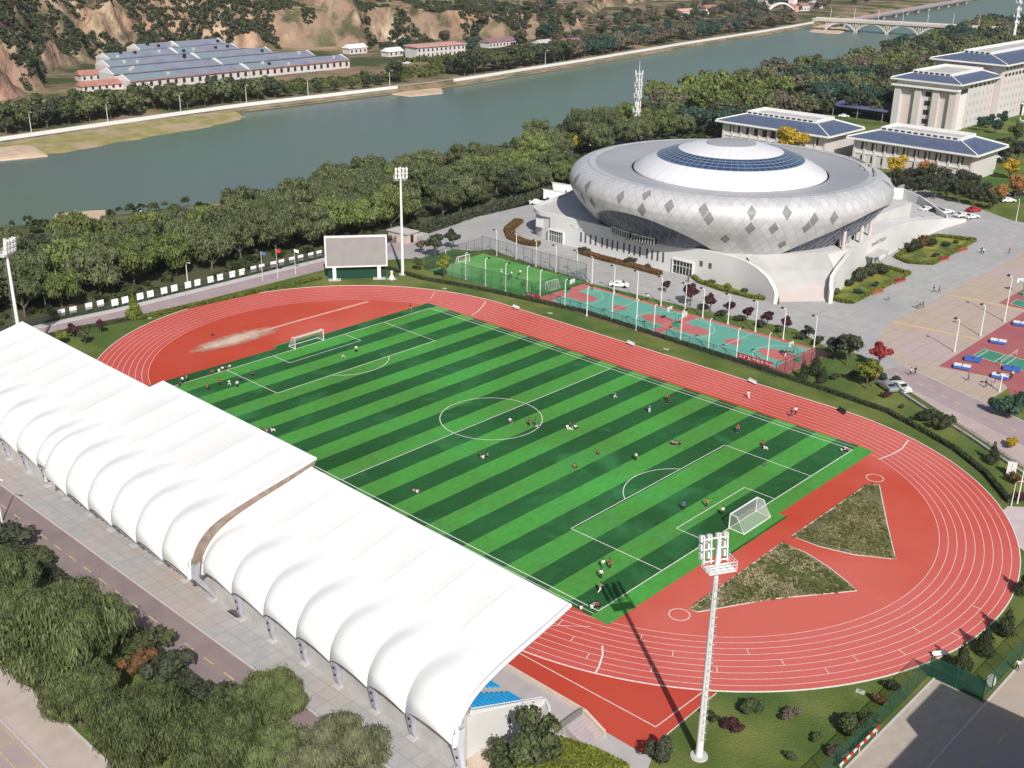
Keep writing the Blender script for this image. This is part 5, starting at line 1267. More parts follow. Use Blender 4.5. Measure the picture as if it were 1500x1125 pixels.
# --- further belt, beyond the arena
y = 262.
while y < 900:
    edge = float(np.interp(y, [262, 310, 410, 508, 599, 756, 1000], [-180, -192, -214, -208, -222, -250, -280])); x0 = -128 if y < 350 else -106-(y-350)*.06
    if y > 520: x0 = -120-(y-520)*.15
    x = x0
    step = 12 if y < 560 else 15
    while x > edge:
        xx, yy = x+random.uniform(-3, 3), y+random.uniform(-3, 3)
        if not (-158 < xx < -146 and yy < 380) and random.random() > .05:
            c_ = noise.noise(Vector((xx*.02, yy*.014, 3))); mt = 'teal' if c_ > .22 else 'broad' if c_ > .1 else 'willow' if c_ > -.12 else 'brown' if c_ > -.3 else 'willow2'
            if yy > 400: mass(xx, yy, random.uniform(.85, 1.2), mt, zg(xx, yy)); continue_ = True
            else: put(FARW, xx, yy, {'teal': 'dark blue green', 'broad': 'dark green', 'willow': 'grey green', 'brown': 'brownish', 'willow2': 'pale green'}[mt]+' tree in the near bank wood '+('beside the white tower' if yy < 480 else 'close to the road bridge'), 'tree', mt.replace('2', '')+' trees in the far part of the near bank wood', random.uniform(.85, 1.2), mt, zg(xx, yy)); cnt += 1
        x -= step
    y += step
# --- far bank
def farbelt(px0, px1, rows, dx0, label, mts, s=(.75, 1.), dens=.9, step=9.5):
    global cnt
    y0, y1 = Yat(px0, lerp_curve(FB, 200 if px0 < 500 else 500)-10, 0), Yat(px1, lerp_curve(FB, 250 if px1 < 600 else 600)-10, 0); y = y0
    while y < y1:
        for k in range(rows):
            if random.random() < dens:
                x = lerp_curve(FB, y)-dx0-k*9-random.uniform(-1.5, 1.5); mt = random.choice(mts)
                put(FARW, x, y, {'teal': 'dark blue green', 'broad': 'dark green', 'mid': 'green', 'willow': 'grey green', 'brown': 'bare brownish', 'conifer': 'dark'}[mt]+' '+label, 'tree', 'trees '+label.replace('tree ', '', 1), random.uniform(*s), mt, 0) if (k == 0 or px0 < 600) and px0 < 900 else mass(x, y, random.uniform(*s), mt); cnt += 1
        y += step
farbelt(-40, 190, 2, 10, 'tree behind the embankment wall below the red earth slope', ['mid', 'willow', 'broad'], (.9, 1.15))
farbelt(190, 420, 2, 10, 'tree behind the embankment wall in front of the village rows', ['willow', 'mid', 'broad'], (.85, 1.1))
farbelt(420, 560, 1, 10, 'tree on the far bank right of the village, before the silty gap', ['broad', 'mid'], (.45, .6))
put(FARW, *G(582, 121), 'single round dark tree standing just left of the silty gap in the far bank', s=1.05, mt='conifer')
farbelt(636, 800, 2, 9, 'tree in the dense row behind the wall right of the silty gap', ['broad', 'mid', 'broad'], (1.0, 1.25))
farbelt(800, 905, 2, 10, 'tree on the far bank around the plum roofed house', ['conifer', 'brown', 'teal'], (.85, 1.05))
farbelt(930, 1200, 4, 12, 'tree on the far bank left of the road bridge', ['teal', 'brown', 'brown', 'teal'], (.8, 1.05), .85, 11)
y = 430.
while y < 1050:
    for k in range(6):
        x = lerp_curve(FB, y)-52-k*17+random.uniform(-5, 5)
        if random.random() < .55: mt = random.choice(['brown', 'brown', 'teal', 'conifer']); mass(x, y+random.uniform(-4, 4), random.uniform(.7, 1.), mt, far_h(x, y)); cnt += 1
    y += 17
for px, py, s, lb in ((800, 62, 1.2, 'dark pointed tree among the houses of the far bank'), (803, 22, 1.3, 'single dark conifer standing in the terraced fields'), (690, 78, .8, 'dark tree right of the pink roofed building'), (700, 66, .6, 'thin dark tree behind the pink roofed building'), (590, 75, .9, 'dark tree left of the pink roofed building')):
    z = 12 if py < 30 else 0; x, y = G(px, py, z); put(FARW, x, y, lb, s=s, mt='teal', z=far_h(x, y) if x < -400 else 0)
def build_mass():
    for mt, L_ in MASS.items():
        r_ = np.random.default_rng(len(L_)); A = []
        src = [leafmesh('m', [(4.2*math.cos(a*2.4)*f, 4.2*math.sin(a*2.4)*f, 4+3.8*((a*.37) % 1), 2.2) for a, f in [(q, .35+.55*((q*.61) % 1)) for q in range(12)]]+[(0, 0, 6.5, 3.2)], 750, 1.1, 1.2, .3, 77+v, LM[mt]) for v in range(2)]
        cos = []
        for me in src: c = np.empty(len(me.vertices)*3); me.vertices.foreach_get('co', c); cos.append(c.reshape(-1, 3))
        for i, (x, y, z, s) in enumerate(L_):
            a = r_.random()*6.28; c = cos[i % 2]*s; A.append(np.stack([c[:, 0]*math.cos(a)-c[:, 1]*math.sin(a)+x, c[:, 0]*math.sin(a)+c[:, 1]*math.cos(a)+y, c[:, 2]+z], 1))
        V = np.concatenate(A); k = len(V)//4
        me = bpy.data.meshes.new('distant_woodland'); me.vertices.add(k*4); me.vertices.foreach_set('co', V.ravel()); me.loops.add(k*4); me.loops.foreach_set('vertex_index', np.arange(k*4, dtype=np.int32)); me.polygons.add(k); me.polygons.foreach_set('loop_start', np.arange(0, k*4, 4, dtype=np.int32)); me.polygons.foreach_set('loop_total', np.full(k, 4, np.int32)); me.update(); me.validate()
        me.materials.append(LM[mt]); o = bpy.data.objects.new('distant_woodland', me); COL.objects.link(o); o['kind'] = 'stuff'
build_mass()
print('belt trees', cnt, 'mass', sum(map(len, MASS.values())))
# scrub over the far hills: nobody could count it
def scatter_leaf(name, pts, size, n_per, m, seed):
    r_ = np.random.default_rng(seed); P = np.array(pts); k = len(P)*n_per; C = np.repeat(P, n_per, 0)
    S = np.repeat(r_.uniform(.6, 1.5, len(P)), n_per)[:, None]; d = r_.normal(size=(k, 3)); d /= np.linalg.norm(d, axis=1)[:, None]; d[:, 2] = abs(d[:, 2]); c = C+d*size*S*np.array([1, 1, .8])
    u = r_.normal(size=(k, 3)); u /= np.linalg.norm(u, axis=1)[:, None]; v = np.cross(u, r_.normal(size=(k, 3))); v /= np.linalg.norm(v, axis=1)[:, None]; s = size*.42*S
    V = np.stack([c-u*s-v*s, c+u*s-v*s, c+u*s+v*s, c-u*s+v*s], 1)
    me = bpy.data.meshes.new(name); me.vertices.add(k*4); me.vertices.foreach_set('co', V.ravel()); me.loops.add(k*4); me.loops.foreach_set('vertex_index', np.arange(k*4, dtype=np.int32)); me.polygons.add(k); me.polygons.foreach_set('loop_start', np.arange(0, k*4, 4, dtype=np.int32)); me.polygons.foreach_set('loop_total', np.full(k, 4, np.int32)); me.update(); me.validate()
    me.materials.append(m); o = bpy.data.objects.new(name, me); COL.objects.link(o); o['kind'] = 'stuff'; return o
pts = []; rg = random.Random(5)
while len(pts) < 22000:
    y = rg.uniform(20, 560); f = lerp_curve(FOOT, y); x = f-330*rg.random()**1.5; 
    if y < 118 and f-x < 38+18*noise.noise(Vector((y*.04, 0, 0))): continue
    if noise.noise(Vector((x*.016, y*.016, 5.)))+.7*noise.noise(Vector((x*.06, y*.06, 1.))) < (-.16 if y < 350 and y > 110 else .0 if y < 350 else .13): continue
    pts.append((x, y, far_h(x, y)+.3))
scatter_leaf('hillside_scrub', pts, 1.25, 16, leafmat('leaf_scrub', (.065, .075, .042), .5), 3)
pts = []
while len(pts) < 1500:
    y = rg.uniform(60, 560); x = lerp_curve(FB, y)-rg.uniform(20, 75)
    if noise.noise(Vector((x*.05, y*.03, 1.))) < .0 or (150 < y < 335 and x < -370): continue
    pts.append((x, y, .4))
scatter_leaf('far_bank_undergrowth', pts, 1.4, 18, leafmat('leaf_undergrowth', (.10, .115, .04), .4), 4)
pts = []
for _ in range(1500):
    y = rg.uniform(-90, 420); pts.append((rg.uniform(lerp_curve(NB, y)+4, -106 if y < 160 else -128), y, .2))
scatter_leaf('woodland_undergrowth', pts, 1.1, 20, leafmat('leaf_wood_floor', (.05, .065, .025), .4), 6)
for nm, poly, cl, n_, kk in (('straw_tufts', [(60.3, 25.6), (60.5, .7), (74.3, 5.5)], (.26, .235, .13), 1300, 2.), ('straw_tufts', [(60.5, -1.5), (60.6, -25.5), (74.2, -5.9)], (.34, .30, .18), 1900, 2.), ('green_tufts', [(60.3, 25.6), (60.5, .7), (74.3, 5.5)], (.11, .12, .035), 1800, 7.), ('green_tufts', [(60.5, -1.5), (60.6, -25.5), (74.2, -5.9)], (.10, .125, .035), 1800, 7.)):
    pts = []
    while len(pts) < n_:
        a, c = rg.random(), rg.random()
        if a+c > 1: a, c = 1-a, 1-c
        (x0, y0), (x1, y1), (x2, y2) = poly; x, y = x0+(x1-x0)*a+(x2-x0)*c, y0+(y1-y0)*a+(y2-y0)*c
        q = noise.noise(Vector((x*.28, y*.28, kk)))+.6*noise.noise(Vector((x*1.1, y*1.1, kk)))
        if (kk == 2. and q < .05+(.25 if x > 68 else 0)) or (kk == 7. and q < -.1): continue
        pts.append((x, y, .08))
    scatter_leaf(nm, pts, .15, 4, leafmat('leaf_'+nm, cl, .35), 8)
# --- hedge along the river side of the plaza (green band under the trees)
def hedge(name, pts, w, h, m, label, cat='hedge', n=None, leaf=.3, group=None, seed=1, z0=0.):
    """clipped hedge of leaf faces along a line, one thing"""
    L_ = sum(math.dist(pts[i], pts[i+1]) for i in range(len(pts)-1)); n = n or int(L_*w*90+L_*h*60)
    r_ = np.random.default_rng(seed); seg = np.cumsum([0]+[math.dist(pts[i], pts[i+1]) for i in range(len(pts)-1)]); s = r_.random(n)*L_; i = np.clip(np.searchsorted(seg, s)-1, 0, len(pts)-2)
    P = np.array(pts, float); f = (s-seg[i])/(seg[i+1]-seg[i]); c2 = P[i]+(P[i+1]-P[i])*f[:, None]; dv_ = P[i+1]-P[i]; dv_ /= np.linalg.norm(dv_, axis=1)[:, None]; nn = np.stack([-dv_[:, 1], dv_[:, 0]], 1)
    side = r_.random(n); off = np.where(side < .55, r_.uniform(-.5, .5, n), np.where(side < .775, -.5, .5))*w; z = np.where(side < .55, h, r_.random(n)*h)+r_.normal(scale=.06*h, size=n)
    c = np.stack([c2[:, 0]+nn[:, 0]*off, c2[:, 1]+nn[:, 1]*off, z0+z], 1); u = r_.normal(size=(n, 3)); u /= np.linalg.norm(u, axis=1)[:, None]; v = np.cross(u, r_.normal(size=(n, 3))); v /= np.linalg.norm(v, axis=1)[:, None]; q = leaf*.5
    V = np.stack([c-u*q-v*q, c+u*q-v*q, c+u*q+v*q, c-u*q+v*q], 1); o0 = c.mean(0); o0[2] = 0
    t = empty(name, tuple(o0), 0, label, cat, group)
    me = bpy.data.meshes.new('foliage'); me.vertices.add(n*4); me.vertices.foreach_set('co', (V-o0).ravel()); me.loops.add(n*4); me.loops.foreach_set('vertex_index', np.arange(n*4, dtype=np.int32)); me.polygons.add(n); me.polygons.foreach_set('loop_start', np.arange(0, n*4, 4, dtype=np.int32)); me.polygons.foreach_set('loop_total', np.full(n, 4, np.int32)); me.update(); me.validate()
    me.materials.append(m); o = bpy.data.objects.new('foliage', me); COL.objects.link(o); o.parent = t
    b = MB(); b.wall([(p[0]-o0[0], p[1]-o0[1]) for p in pts], w*.8, 0, h*.85); b.build('branches', LM['conifer'], t)
    return t
hedge('hedge', [(-101.8, 78), (-105.6, 101), (-107.5, 128), (-112, 150), (-124, 168)], 2.6, 2.2, LM['broad'], 'dark green hedge along the plaza edge left of the arena, under the willows', leaf=.45, n=9000)
hedge('hedge', GL([(560, 392), (620, 410), (700, 424), (850, 457), (1000, 505), (1100, 537), (1200, 570), (1300, 605), (1350, 632), (1400, 661), (1445, 697), (1478, 737)]), .75, .75, LM['conifer'], 'long thin dark hedge curving along the grass verge outside the track', leaf=.22, n=15000)
hedge('hedge', GL([(195, 470), (285, 449), (380, 428), (470, 409)]), 1.3, .7, LM['hedge'], 'low yellow green hedge between the river road and the left bend', leaf=.25, n=6000)
hedge('hedge', GL([(60, 497), (120, 483), (195, 468)]), 1.0, .7, LM['mid'], 'low green hedge at the far left beyond the roof', leaf=.25, n=2500)
hedge('hedge', [(-100, -79.2), (-60, -79.2), (-20, -79.4), (10, -79.3), (33, -79.4), (60, -79.4)], 1.8, 1.2, LM['broad'], 'dark hedge along the kerb between the front road and the willows', leaf=.28, n=26000)
# --- near willows, bottom left
near = [((-10, 835, 7), .72, 'weeping willow at the left edge, above the big willow', 0), ((78, 915, 9), .98, 'largest weeping willow, at the left edge between the two roads', 0), ((110, 1010, 5), .60, 'lower drooping willow growing just below the largest one', 1), ((215, 1065, 6), .74, 'weeping willow at the bottom, left of the clearing', 2),
        ((318, 1090, 6), .70, 'weeping willow at the bottom between the two roads, second from the clearing', 1), ((388, 992, 7), .52, 'upright round willow partly hiding the grey forecourt', 2), ((492, 1085, 7), .68, 'paler weeping willow in the bottom foreground beside the forecourt', 0), ((405, 1110, 4), .55, 'low willow at the very bottom edge', 1), ((20, 880, 5), .5, 'small willow tucked behind the largest one', 2)]
for (px, py, z), s, lb, i in near:
    x, y = G(px, py, z); put(CLO, x, y, lb, 'tree', 'willows between the two front roads', (s*.93, s*.93, s*.95), 'olive' if 'paler' in lb else 'close', 0, i)
    print('willow', px, py, round(x, 1), round(y, 1))
for px, py, s, mt, lb in ((205, 985, 1.6, 'rust', 'rusty brown low shrub in the clearing between the willows'), (215, 960, 2., 'mid', 'green shrub beside the kerb of the front road'), (250, 1000, 2., 'broad', 'dark shrub at the kerb below the rusty shrub'), (320, 1060, 2.2, 'mid', 'green shrub at the kerb right of the bottom willow'), (300, 1040, 2, 'broad', 'dark shrub in shade at the kerb near the red flowers'), (20, 800, 2.2, 'broad', 'dark shrub at the left edge by the front road'), (60, 830, 2, 'mid', 'shrub in front of the largest willow by the kerb')):
    put(SHR, *G(px, py), lb, 'shrub', 'shrubs between the front roads', s, mt)
put(BRO, *G(782, 1133), 'dark leafy tree in front of the white end wall of the stand', s=.68, mt='mid', i=0)
put(BRO, *G(735, 1140), 'smaller green tree at the bottom edge, before the stand end wall', s=.45, mt='mid', i=1)
put(BRO, *G(968, 1122), 'dark round tree at the bottom edge beside the track apron corner', s=.38, mt='broad', i=2)
hedge('hedge', [(62.5, -63.5), (66.5, -62.5), (70, -60.5), (73, -58)], 2.2, 1., LM['lime'], 'yellow green hedge curving in front of the stand end stairs', leaf=.3, n=5000)
hedge('hedge', [(65.5, -58.2), (70, -56.6), (74, -56.2)], 2., 1.1, LM['lime'], 'yellow green hedge between the leafy tree and the grey yard', leaf=.3, n=4500)
area('bed_ground', [(62, -65), (72, -70), (80, -62), (74, -56.5), (66, -57.6)], .06, M['turf_soil'], px=False)
# --- planted verges
def many(fam, lst, group, cat='tree'):
    for px, py, s, mt, lb in lst: put(fam, *G(px, py), lb, cat, group, s, mt)
many(CON, [(1472, 932, .85, 'conifer', 'small dark conifer nearest the right edge by the outer track kerb'), (1440, 957, .85, 'conifer', 'middle one of three small conifers outside the right bend'), (1406, 985, .9, 'conifer', 'small conifer just right of the white bench outside the bend'), (1498, 870, .8, 'conifer', 'small conifer at the right picture edge beside the track'),
           (1453, 678, .8, 'conifer', 'small conifer by the wall on the right verge'), (1176, 556, .8, 'conifer', 'small conifer at the corner of the basketball court, left one'), (1193, 549, .95, 'conifer', 'small conifer at the corner of the basketball court, right one'), (1205, 558, .7, 'conifer', 'low conifer below the two at the court corner'), (197, 466, 1.25, 'lime', 'slim yellow green conifer standing beside the river road')], 'small conifers on the verges')
many(SHR, [(1358, 618, 1.5, 'conifer', 'round dark shrub behind the verge wall, upper of a pair'), (1382, 630, 1.5, 'conifer', 'round dark shrub behind the verge wall, lower of a pair'), (1099, 1045, 1.15, 'mid', 'dark green round shrub right of the big foreground mast'), (1072, 1070, 1., 'purple', 'dark red round shrub right of the big foreground mast'), (1156, 1053, .9, 'brown', 'dry brown round shrub on the grass below the track'),
           (1195, 1085, .6, 'mid', 'tiny green shrub right of the dry brown shrub'), (1240, 1075, 1.3, 'mid', 'green shrub left one of a pair by the green fence'), (1266, 1068, 1.2, 'mid', 'green shrub right one of a pair by the green fence'), (1306, 1012, .8, 'conifer', 'small dark shrub near the fence corner below the bend'), (1290, 1032, .7, 'rust', 'rusty little shrub by the green fence'),
           (1158, 1114, .6, 'mid', 'tiny shrub near the bottom edge right of the mast'), (1225, 1110, .9, 'brown', 'brownish shrub near the red barrier'), (1040, 1055, .7, 'conifer', 'thin dark shrub close to the big foreground mast'), (1298, 583, .7, 'purple', 'small purple shrub on the verge below the white car'), (1321, 598, .5, 'conifer', 'tiny dark shrub on the verge left of the round pair'),
           (1293, 557, .9, 'teal', 'dark shrub left of the parked white car'), (1313, 561, .8, 'teal', 'low dark shrub touching the parked white car'), (1222, 556, .8, 'conifer', 'dark shrub on the grass beyond the court corner'), (1203, 562, .7, 'conifer', 'low shrub nearest the court corner fence'), (1250, 553, .9, 'broad', 'shaded shrub under the maple trees'), (1275, 560, .8, 'broad', 'shaded shrub right of the thin maple'),
           (1480, 655, 1.1, 'yellow', 'yellow brown shrub beside the right edge wall'), (1483, 708, .9, 'rust', 'red brown shrub below the white post at the right edge'), (1470, 610, 1.8, 'teal', 'dark round shrub at the right edge across the side road, left'), (1492, 600, 1.8, 'teal', 'dark round shrub at the right edge across the side road, right'), (1495, 735, .9, 'purple', 'dark red shrub at the right edge beside the track gate')], 'shrubs on the verges', 'shrub')
many(SML, [(108, 496, .8, 'purple', 'small purple leafed tree left of the slim conifer, left one'), (148, 489, .8, 'purple', 'small purple leafed tree left of the slim conifer, right one'), (90, 506, .9, 'lime', 'yellow green bush tree just beyond the roof corner'), (125, 506, .9, 'mid', 'green bush tree just beyond the roof corner'),
           (613, 397, .9, 'mid', 'small green tree on the grass right of the mast'), (637, 379, 1.5, 'broad', 'dark green tree between mast and caged pitch'), (663, 366, 1.35, 'broad', 'dark green tree behind the caged pitch corner'), (651, 408, 1.35, 'lime', 'yellow green tree at the near corner of the caged pitch'), (616, 372, 1., 'brown', 'brownish tree behind the grass right of the mast'),
           (1240, 535, 1.7, 'broad', 'dark tree with yellow top at the end of the planted strip'), (1222, 528, 1.3, 'broad', 'dark tree left of the yellow topped one'), (1243, 528, 1.1, 'lime', 'yellow green tree in the middle of the dark cluster'), (1286, 540, 1.3, 'red', 'round red maple beside the side road junction'), (1269, 570, 1.35, 'lime', 'thin yellow green tree with pale trunk on the grass verge'), (1277, 566, 1., 'orange', 'orange leafed tree touching the yellow green one'),
           (975, 429, .7, 'purple', 'smallest dark maple in the strip, leftmost'), (1011, 448, 1.15, 'purple', 'second dark maple from the left in the planted strip'), (1040, 457, .95, 'purple', 'third dark maple from the left in the planted strip'), (1067, 463, .95, 'purple', 'fourth dark maple from the left in the planted strip'), (1094, 472, .95, 'purple', 'fifth dark maple from the left in the planted strip'), (1123, 479, .85, 'purple', 'sixth dark maple from the left in the planted strip'), (1152, 487, .9, 'purple', 'dark maple at the right end of the planted strip'), (1184, 499, .8, 'broad', 'little dark tree near the last court lamp')], 'small ornamental trees')
yp = min(range(180, 260), key=lambda q: abs(G(1153, q)[1]-245.5))
for px, py, fam, s, mt, lb in ((1153, yp, BRO, 1.3, 'yellow', 'bright yellow tree behind the arena roof'), (1312, 262, BRO, .8, 'yellow', 'yellow tree at the left front of the right hall'), (1353, 268, BRO, .8, 'orange', 'orange brown tree in front of the right hall'), (1478, 262, BRO, .75, 'yellow', 'yellow tree at the right end of the tree row'), (1462, 300, BRO, .7, 'orange', 'orange tree by the parked cars'), (1486, 290, BRO, .7, 'orange', 'orange brown tree at the right edge by the car park'), (847, 222, BRO, .6, 'yellow', 'small yellow tree in the wood left of the arena')):
    put(fam, *G(px, py), lb, s=s, mt=mt, z=0)
k = 0
for (px, py) in [(1312, 282), (1332, 288), (1350, 291), (1368, 292), (1386, 292), (1404, 298), (1425, 302), (1330, 272), (1356, 276), (1380, 279), (1402, 283), (1420, 288), (1440, 296), (1452, 308), (1472, 240), (1490, 236), (1488, 210), (1475, 228)]:
    put(BRO, *G(px, py), 'dark tree in the row between the right hall and the car park', 'tree', 'dark trees by the car park', random.uniform(.62, .78), random.choice(['broad', 'broad', 'conifer', 'mid']))
for (px, py) in [(1448, 188), (1458, 196), (1436, 192), (1468, 184)]: put(BRO, *G(px, py), 'dark tree at the foot of the white office tower', 'tree', 'dark trees at the tower foot', .65, 'teal')
# --- planting beds: soil, clipped border and loose shrubs
def bed(px, label, mtb, inner, nm='planting_bed', z=0):
    pts = GL(px); area('bed_ground', pts, .065, mat('bed_green', (.06, .09, .02), (.15, .18, .04), .35, .95, detail=6, c3=(.30, .28, .05), s3=.12) if 'bed_green' not in bpy.data.materials else bpy.data.materials['bed_green'], px=False)
    hedge('border_hedge', pts+[pts[0]], .9, .8, LM[mtb], label, 'hedge', leaf=.28, n=int(900+sum(math.dist(pts[i], pts[i-1]) for i in range(len(pts)))*60))
bed([(1214, 427), (1221, 440), (1232, 443), (1247, 445), (1332, 402), (1284, 390), (1240, 405)], 'clipped yellow green border hedge round the large bed right of the ramp', 'hedge', 0)
bed([(1312, 378), (1330, 386), (1365, 388), (1428, 353), (1372, 347), (1345, 355)], 'clipped yellow green border hedge round the second bed on the plaza', 'hedge', 0)
bed([(1013, 405), (1025, 415), (1060, 427), (1100, 437), (1118, 440), (1100, 420), (1060, 409), (1020, 403)], 'clipped green border hedge round the curved bed below the podium wall', 'hedge', 0)
hedge('border_hedge', GL([(760, 325), (745, 338), (750, 350), (770, 358), (790, 360)]), 2.6, .9, LM['rust'], 'reddish green shrub border round the left end of the podium', leaf=.35, n=4500)
hedge('border_hedge', GL([(850, 371), (880, 380), (920, 390), (967, 403)]), 1.8, .9, LM['rust'], 'reddish green shrub border below the slit windows of the podium', leaf=.35, n=4500)
many(SHR, [(1260, 412, 1.9, 'broad', 'dark shrub mass in the large bed, left'), (1275, 404, 1.9, 'broad', 'dark shrub mass in the large bed, middle'), (1290, 402, 1.7, 'conifer', 'dark shrub mass in the large bed, right'), (1243, 420, 1.1, 'conifer', 'low shrub in the large bed near the ramp'), (1258, 431, .9, 'teal', 'low round shrub in the large bed near its front edge'), (1283, 420, .8, 'teal', 'low round shrub in the middle of the large bed'), (1225, 432, .9, 'mid', 'low shrub at the tip of the large bed'),
           (1338, 370, 1.8, 'conifer', 'dark shrub in the second bed, left'), (1350, 364, 1.9, 'rust', 'reddish shrub in the second bed'), (1362, 362, 1.5, 'conifer', 'dark shrub in the second bed, right'), (1385, 362, .8, 'teal', 'small round shrub in the second bed near its tip'), (1370, 377, .8, 'teal', 'small round shrub at the front of the second bed'), (1400, 357, .7, 'mid', 'smallest shrub at the far tip of the second bed'),
           (1040, 418, .9, 'mid', 'low shrub in the curved bed, left'), (1066, 424, .9, 'lime', 'low yellow green shrub in the curved bed'), (1090, 430, .8, 'mid', 'low shrub in the curved bed, right'), (856, 372, 1.1, 'conifer', 'round dark shrub at the left end of the podium border'), (922, 388, 1.1, 'conifer', 'round dark shrub in the middle of the podium border'), (948, 396, 1., 'conifer', 'round dark shrub near the right end of the podium border')], 'shrubs in the plaza beds', 'shrub')
area('strip_grass', [(722, 367), (846, 409), (860, 414), (1016, 452), (1165, 482), (1222, 515), (1215, 519), (1160, 508), (1000, 461), (870, 421), (845, 412), (722, 372)], .04, M['grass'])
# strip shrubs beside the maples
many(SHR, [(1030, 455, .9, 'conifer', 'low dark shrub left of the third maple'), (1055, 464, .9, 'conifer', 'low dark shrub between third and fourth maple'), (1083, 471, .9, 'conifer', 'low dark shrub between fourth and fifth maple'), (1113, 480, .9, 'conifer', 'low dark shrub between fifth and sixth maple'), (1175, 497, 1.1, 'broad', 'dark shrub left of the last court lamp'), (1197, 505, 1.1, 'broad', 'dark shrub right of the last court lamp'), (1142, 487, .9, 'mid', 'green shrub left of the last maple')], 'low shrubs in the planted strip', 'shrub')

# ================================================================== FENCES
def fence(name, pts, h, gap, mm, pm, label, group=None, pr=.05, rail=True, cat='fence'):
    o = pts[0]; t = empty(name, (o[0], o[1], 0), 0, label, cat, group); Q = [(p[0]-o[0], p[1]-o[1]) for p in pts]
    b = MB(); vs = []; fs = []
    for i in range(len(Q)-1): k = len(vs); vs += [(*Q[i], .05), (*Q[i+1], .05), (*Q[i+1], h), (*Q[i], h)]; fs.append((k, k+1, k+2, k+3))
    b.add(vs, fs); b.build('mesh_panel', mm, t)
    if rail:
        b = MB(); b.tube([(*p, h) for p in Q], pr*.8, 5); b.build('top_rail', pm, t)
    pp = MB(); pp.tube([(0, 0, 0), (0, 0, h+.05)], pr, 6); first = None
    for i in range(len(Q)-1):
        L_ = math.dist(Q[i], Q[i+1]); n = max(1, round(L_/gap))
        for k in range(n+(i == len(Q)-2)):
            x, y = Q[i][0]+(Q[i+1][0]-Q[i][0])*k/n, Q[i][1]+(Q[i+1][1]-Q[i][1])*k/n
            if first is None: first = pp.build('post', pm, t); q = first
            else: q = first.copy(); COL.objects.link(q)
            q.location = (x, y, 0)
    return t
fence('court_fence', [(-75.2, 53.6), (-41, 55.6)], 4.2, 3., M['mesh_green'], M['fence_green'], 'tall green mesh fence on the track side of the caged small pitch')
fence('court_fence', [(-41, 55.6), (-40.6, 74.8)], 3.6, 3., M['mesh_green'], M['fence_green'], 'green mesh fence between the caged pitch and the basketball courts')
fence('court_fence', [(-76.4, 75), (-40.6, 75)], 4.6, 3., M['mesh_dark'], M['dark'], 'tall dark mesh fence on the plaza side of the caged small pitch')
fence('court_fence', [(-75.2, 53.6), (-76.4, 75)], 4.2, 3., M['mesh_dark'], M['fence_green'], 'mesh fence at the far left end of the caged small pitch')
fence('court_fence', [(-41, 55.6), (-8, 55.4), (25.6, 53.6)], 2.6, 3., M['mesh_dark'], M['fence_green'], 'low dark mesh fence on the track side of the basketball courts')
fence('court_fence', [(25.6, 53.6), (27.6, 74)], 3.2, 3., M['mesh_dark'], M['dark'], 'dark mesh fence at the right end of the basketball courts')
MG2 = mat('mesh_green_dense', (.015, .085, .06), None, rough=.7, trans=.62)
fence('green_fence', [(89.6, -60), (89.4, -17)], 2.8, 3., MG2, M['fence_green'], 'green mesh fence between the lawn and the block paving at the bottom right')
fence('green_fence', [(89.4, -17), (95.9, -17)], 2.8, 3.2, mat('gate_sheet', (.01, .06, .045), None, rough=.7, trans=.15), M['fence_green'], 'dark green closed fence panel across the far end of the block paving')
fence('green_fence', [(95.9, -17), (95.9, 12)], 2.8, 3., MG2, M['fence_green'], 'green mesh fence along the right edge road beyond the block paving')
fence('verge_fence', GL([(1312, 572), (1334, 588), (1378, 617), (1424, 646), (1468, 676), (1520, 712)]), 1.7, 3.4, M['mesh_dark'], mat('post_grey', (.16, .17, .17)), 'grey post and wire fence on a low wall along the side road')
t = empty('low_wall', (*G(1400, 630), 0), 0, 'low pale wall below the wire fence along the side road', 'wall'); o = t.location
b = MB(); b.wall([(x-o[0], y-o[1]) for x, y in GL([(1308, 568), (1334, 586), (1378, 615), (1424, 644), (1468, 674), (1520, 710)])], .5, 0, .45); b.build('wall', M['conc_light'], t)
fence('bank_railing', [(-103.3, -110), (-103., -31), (-101.7, -17), (-101.6, 41), (-102.4, 73)], 1.5, 3.2, mat('dark_panel_rail', (.03, .04, .035), None, trans=.4), M['dark'], 'dark railing carrying the row of white panels along the river road')
# white square panels along that railing
def panel():
    t = empty('white_placard'); b = MB(); b.box(-.06, .06, -.8, .8, .7, 2.2); b.build('board', mat('panel_white', (.80, .80, .80)), t)
    b = MB(); b.tube([(0, -.6, 0), (0, -.6, .8)], .04, 5); b.tube([(0, .6, 0), (0, .6, .8)], .04, 5); b.build('leg', M['steel'], t); return t
PP = Proto(panel); xs = [89, 106, 129, 146, 167, 182, 204, 219, 239, 254, 274, 288, 307, 321, 339, 353, 370, 382, 399, 411, 426, 439, 454, 466]
for k, px in enumerate(xs):
    x = -102.1 if px > 150 else -103.6; y = Yat(px, x, 1.2); PP.put((x+.4, y, 0), 0, 1, 'white square placard on the dark railing along the river road', 'placard', 'white placards along the river road')

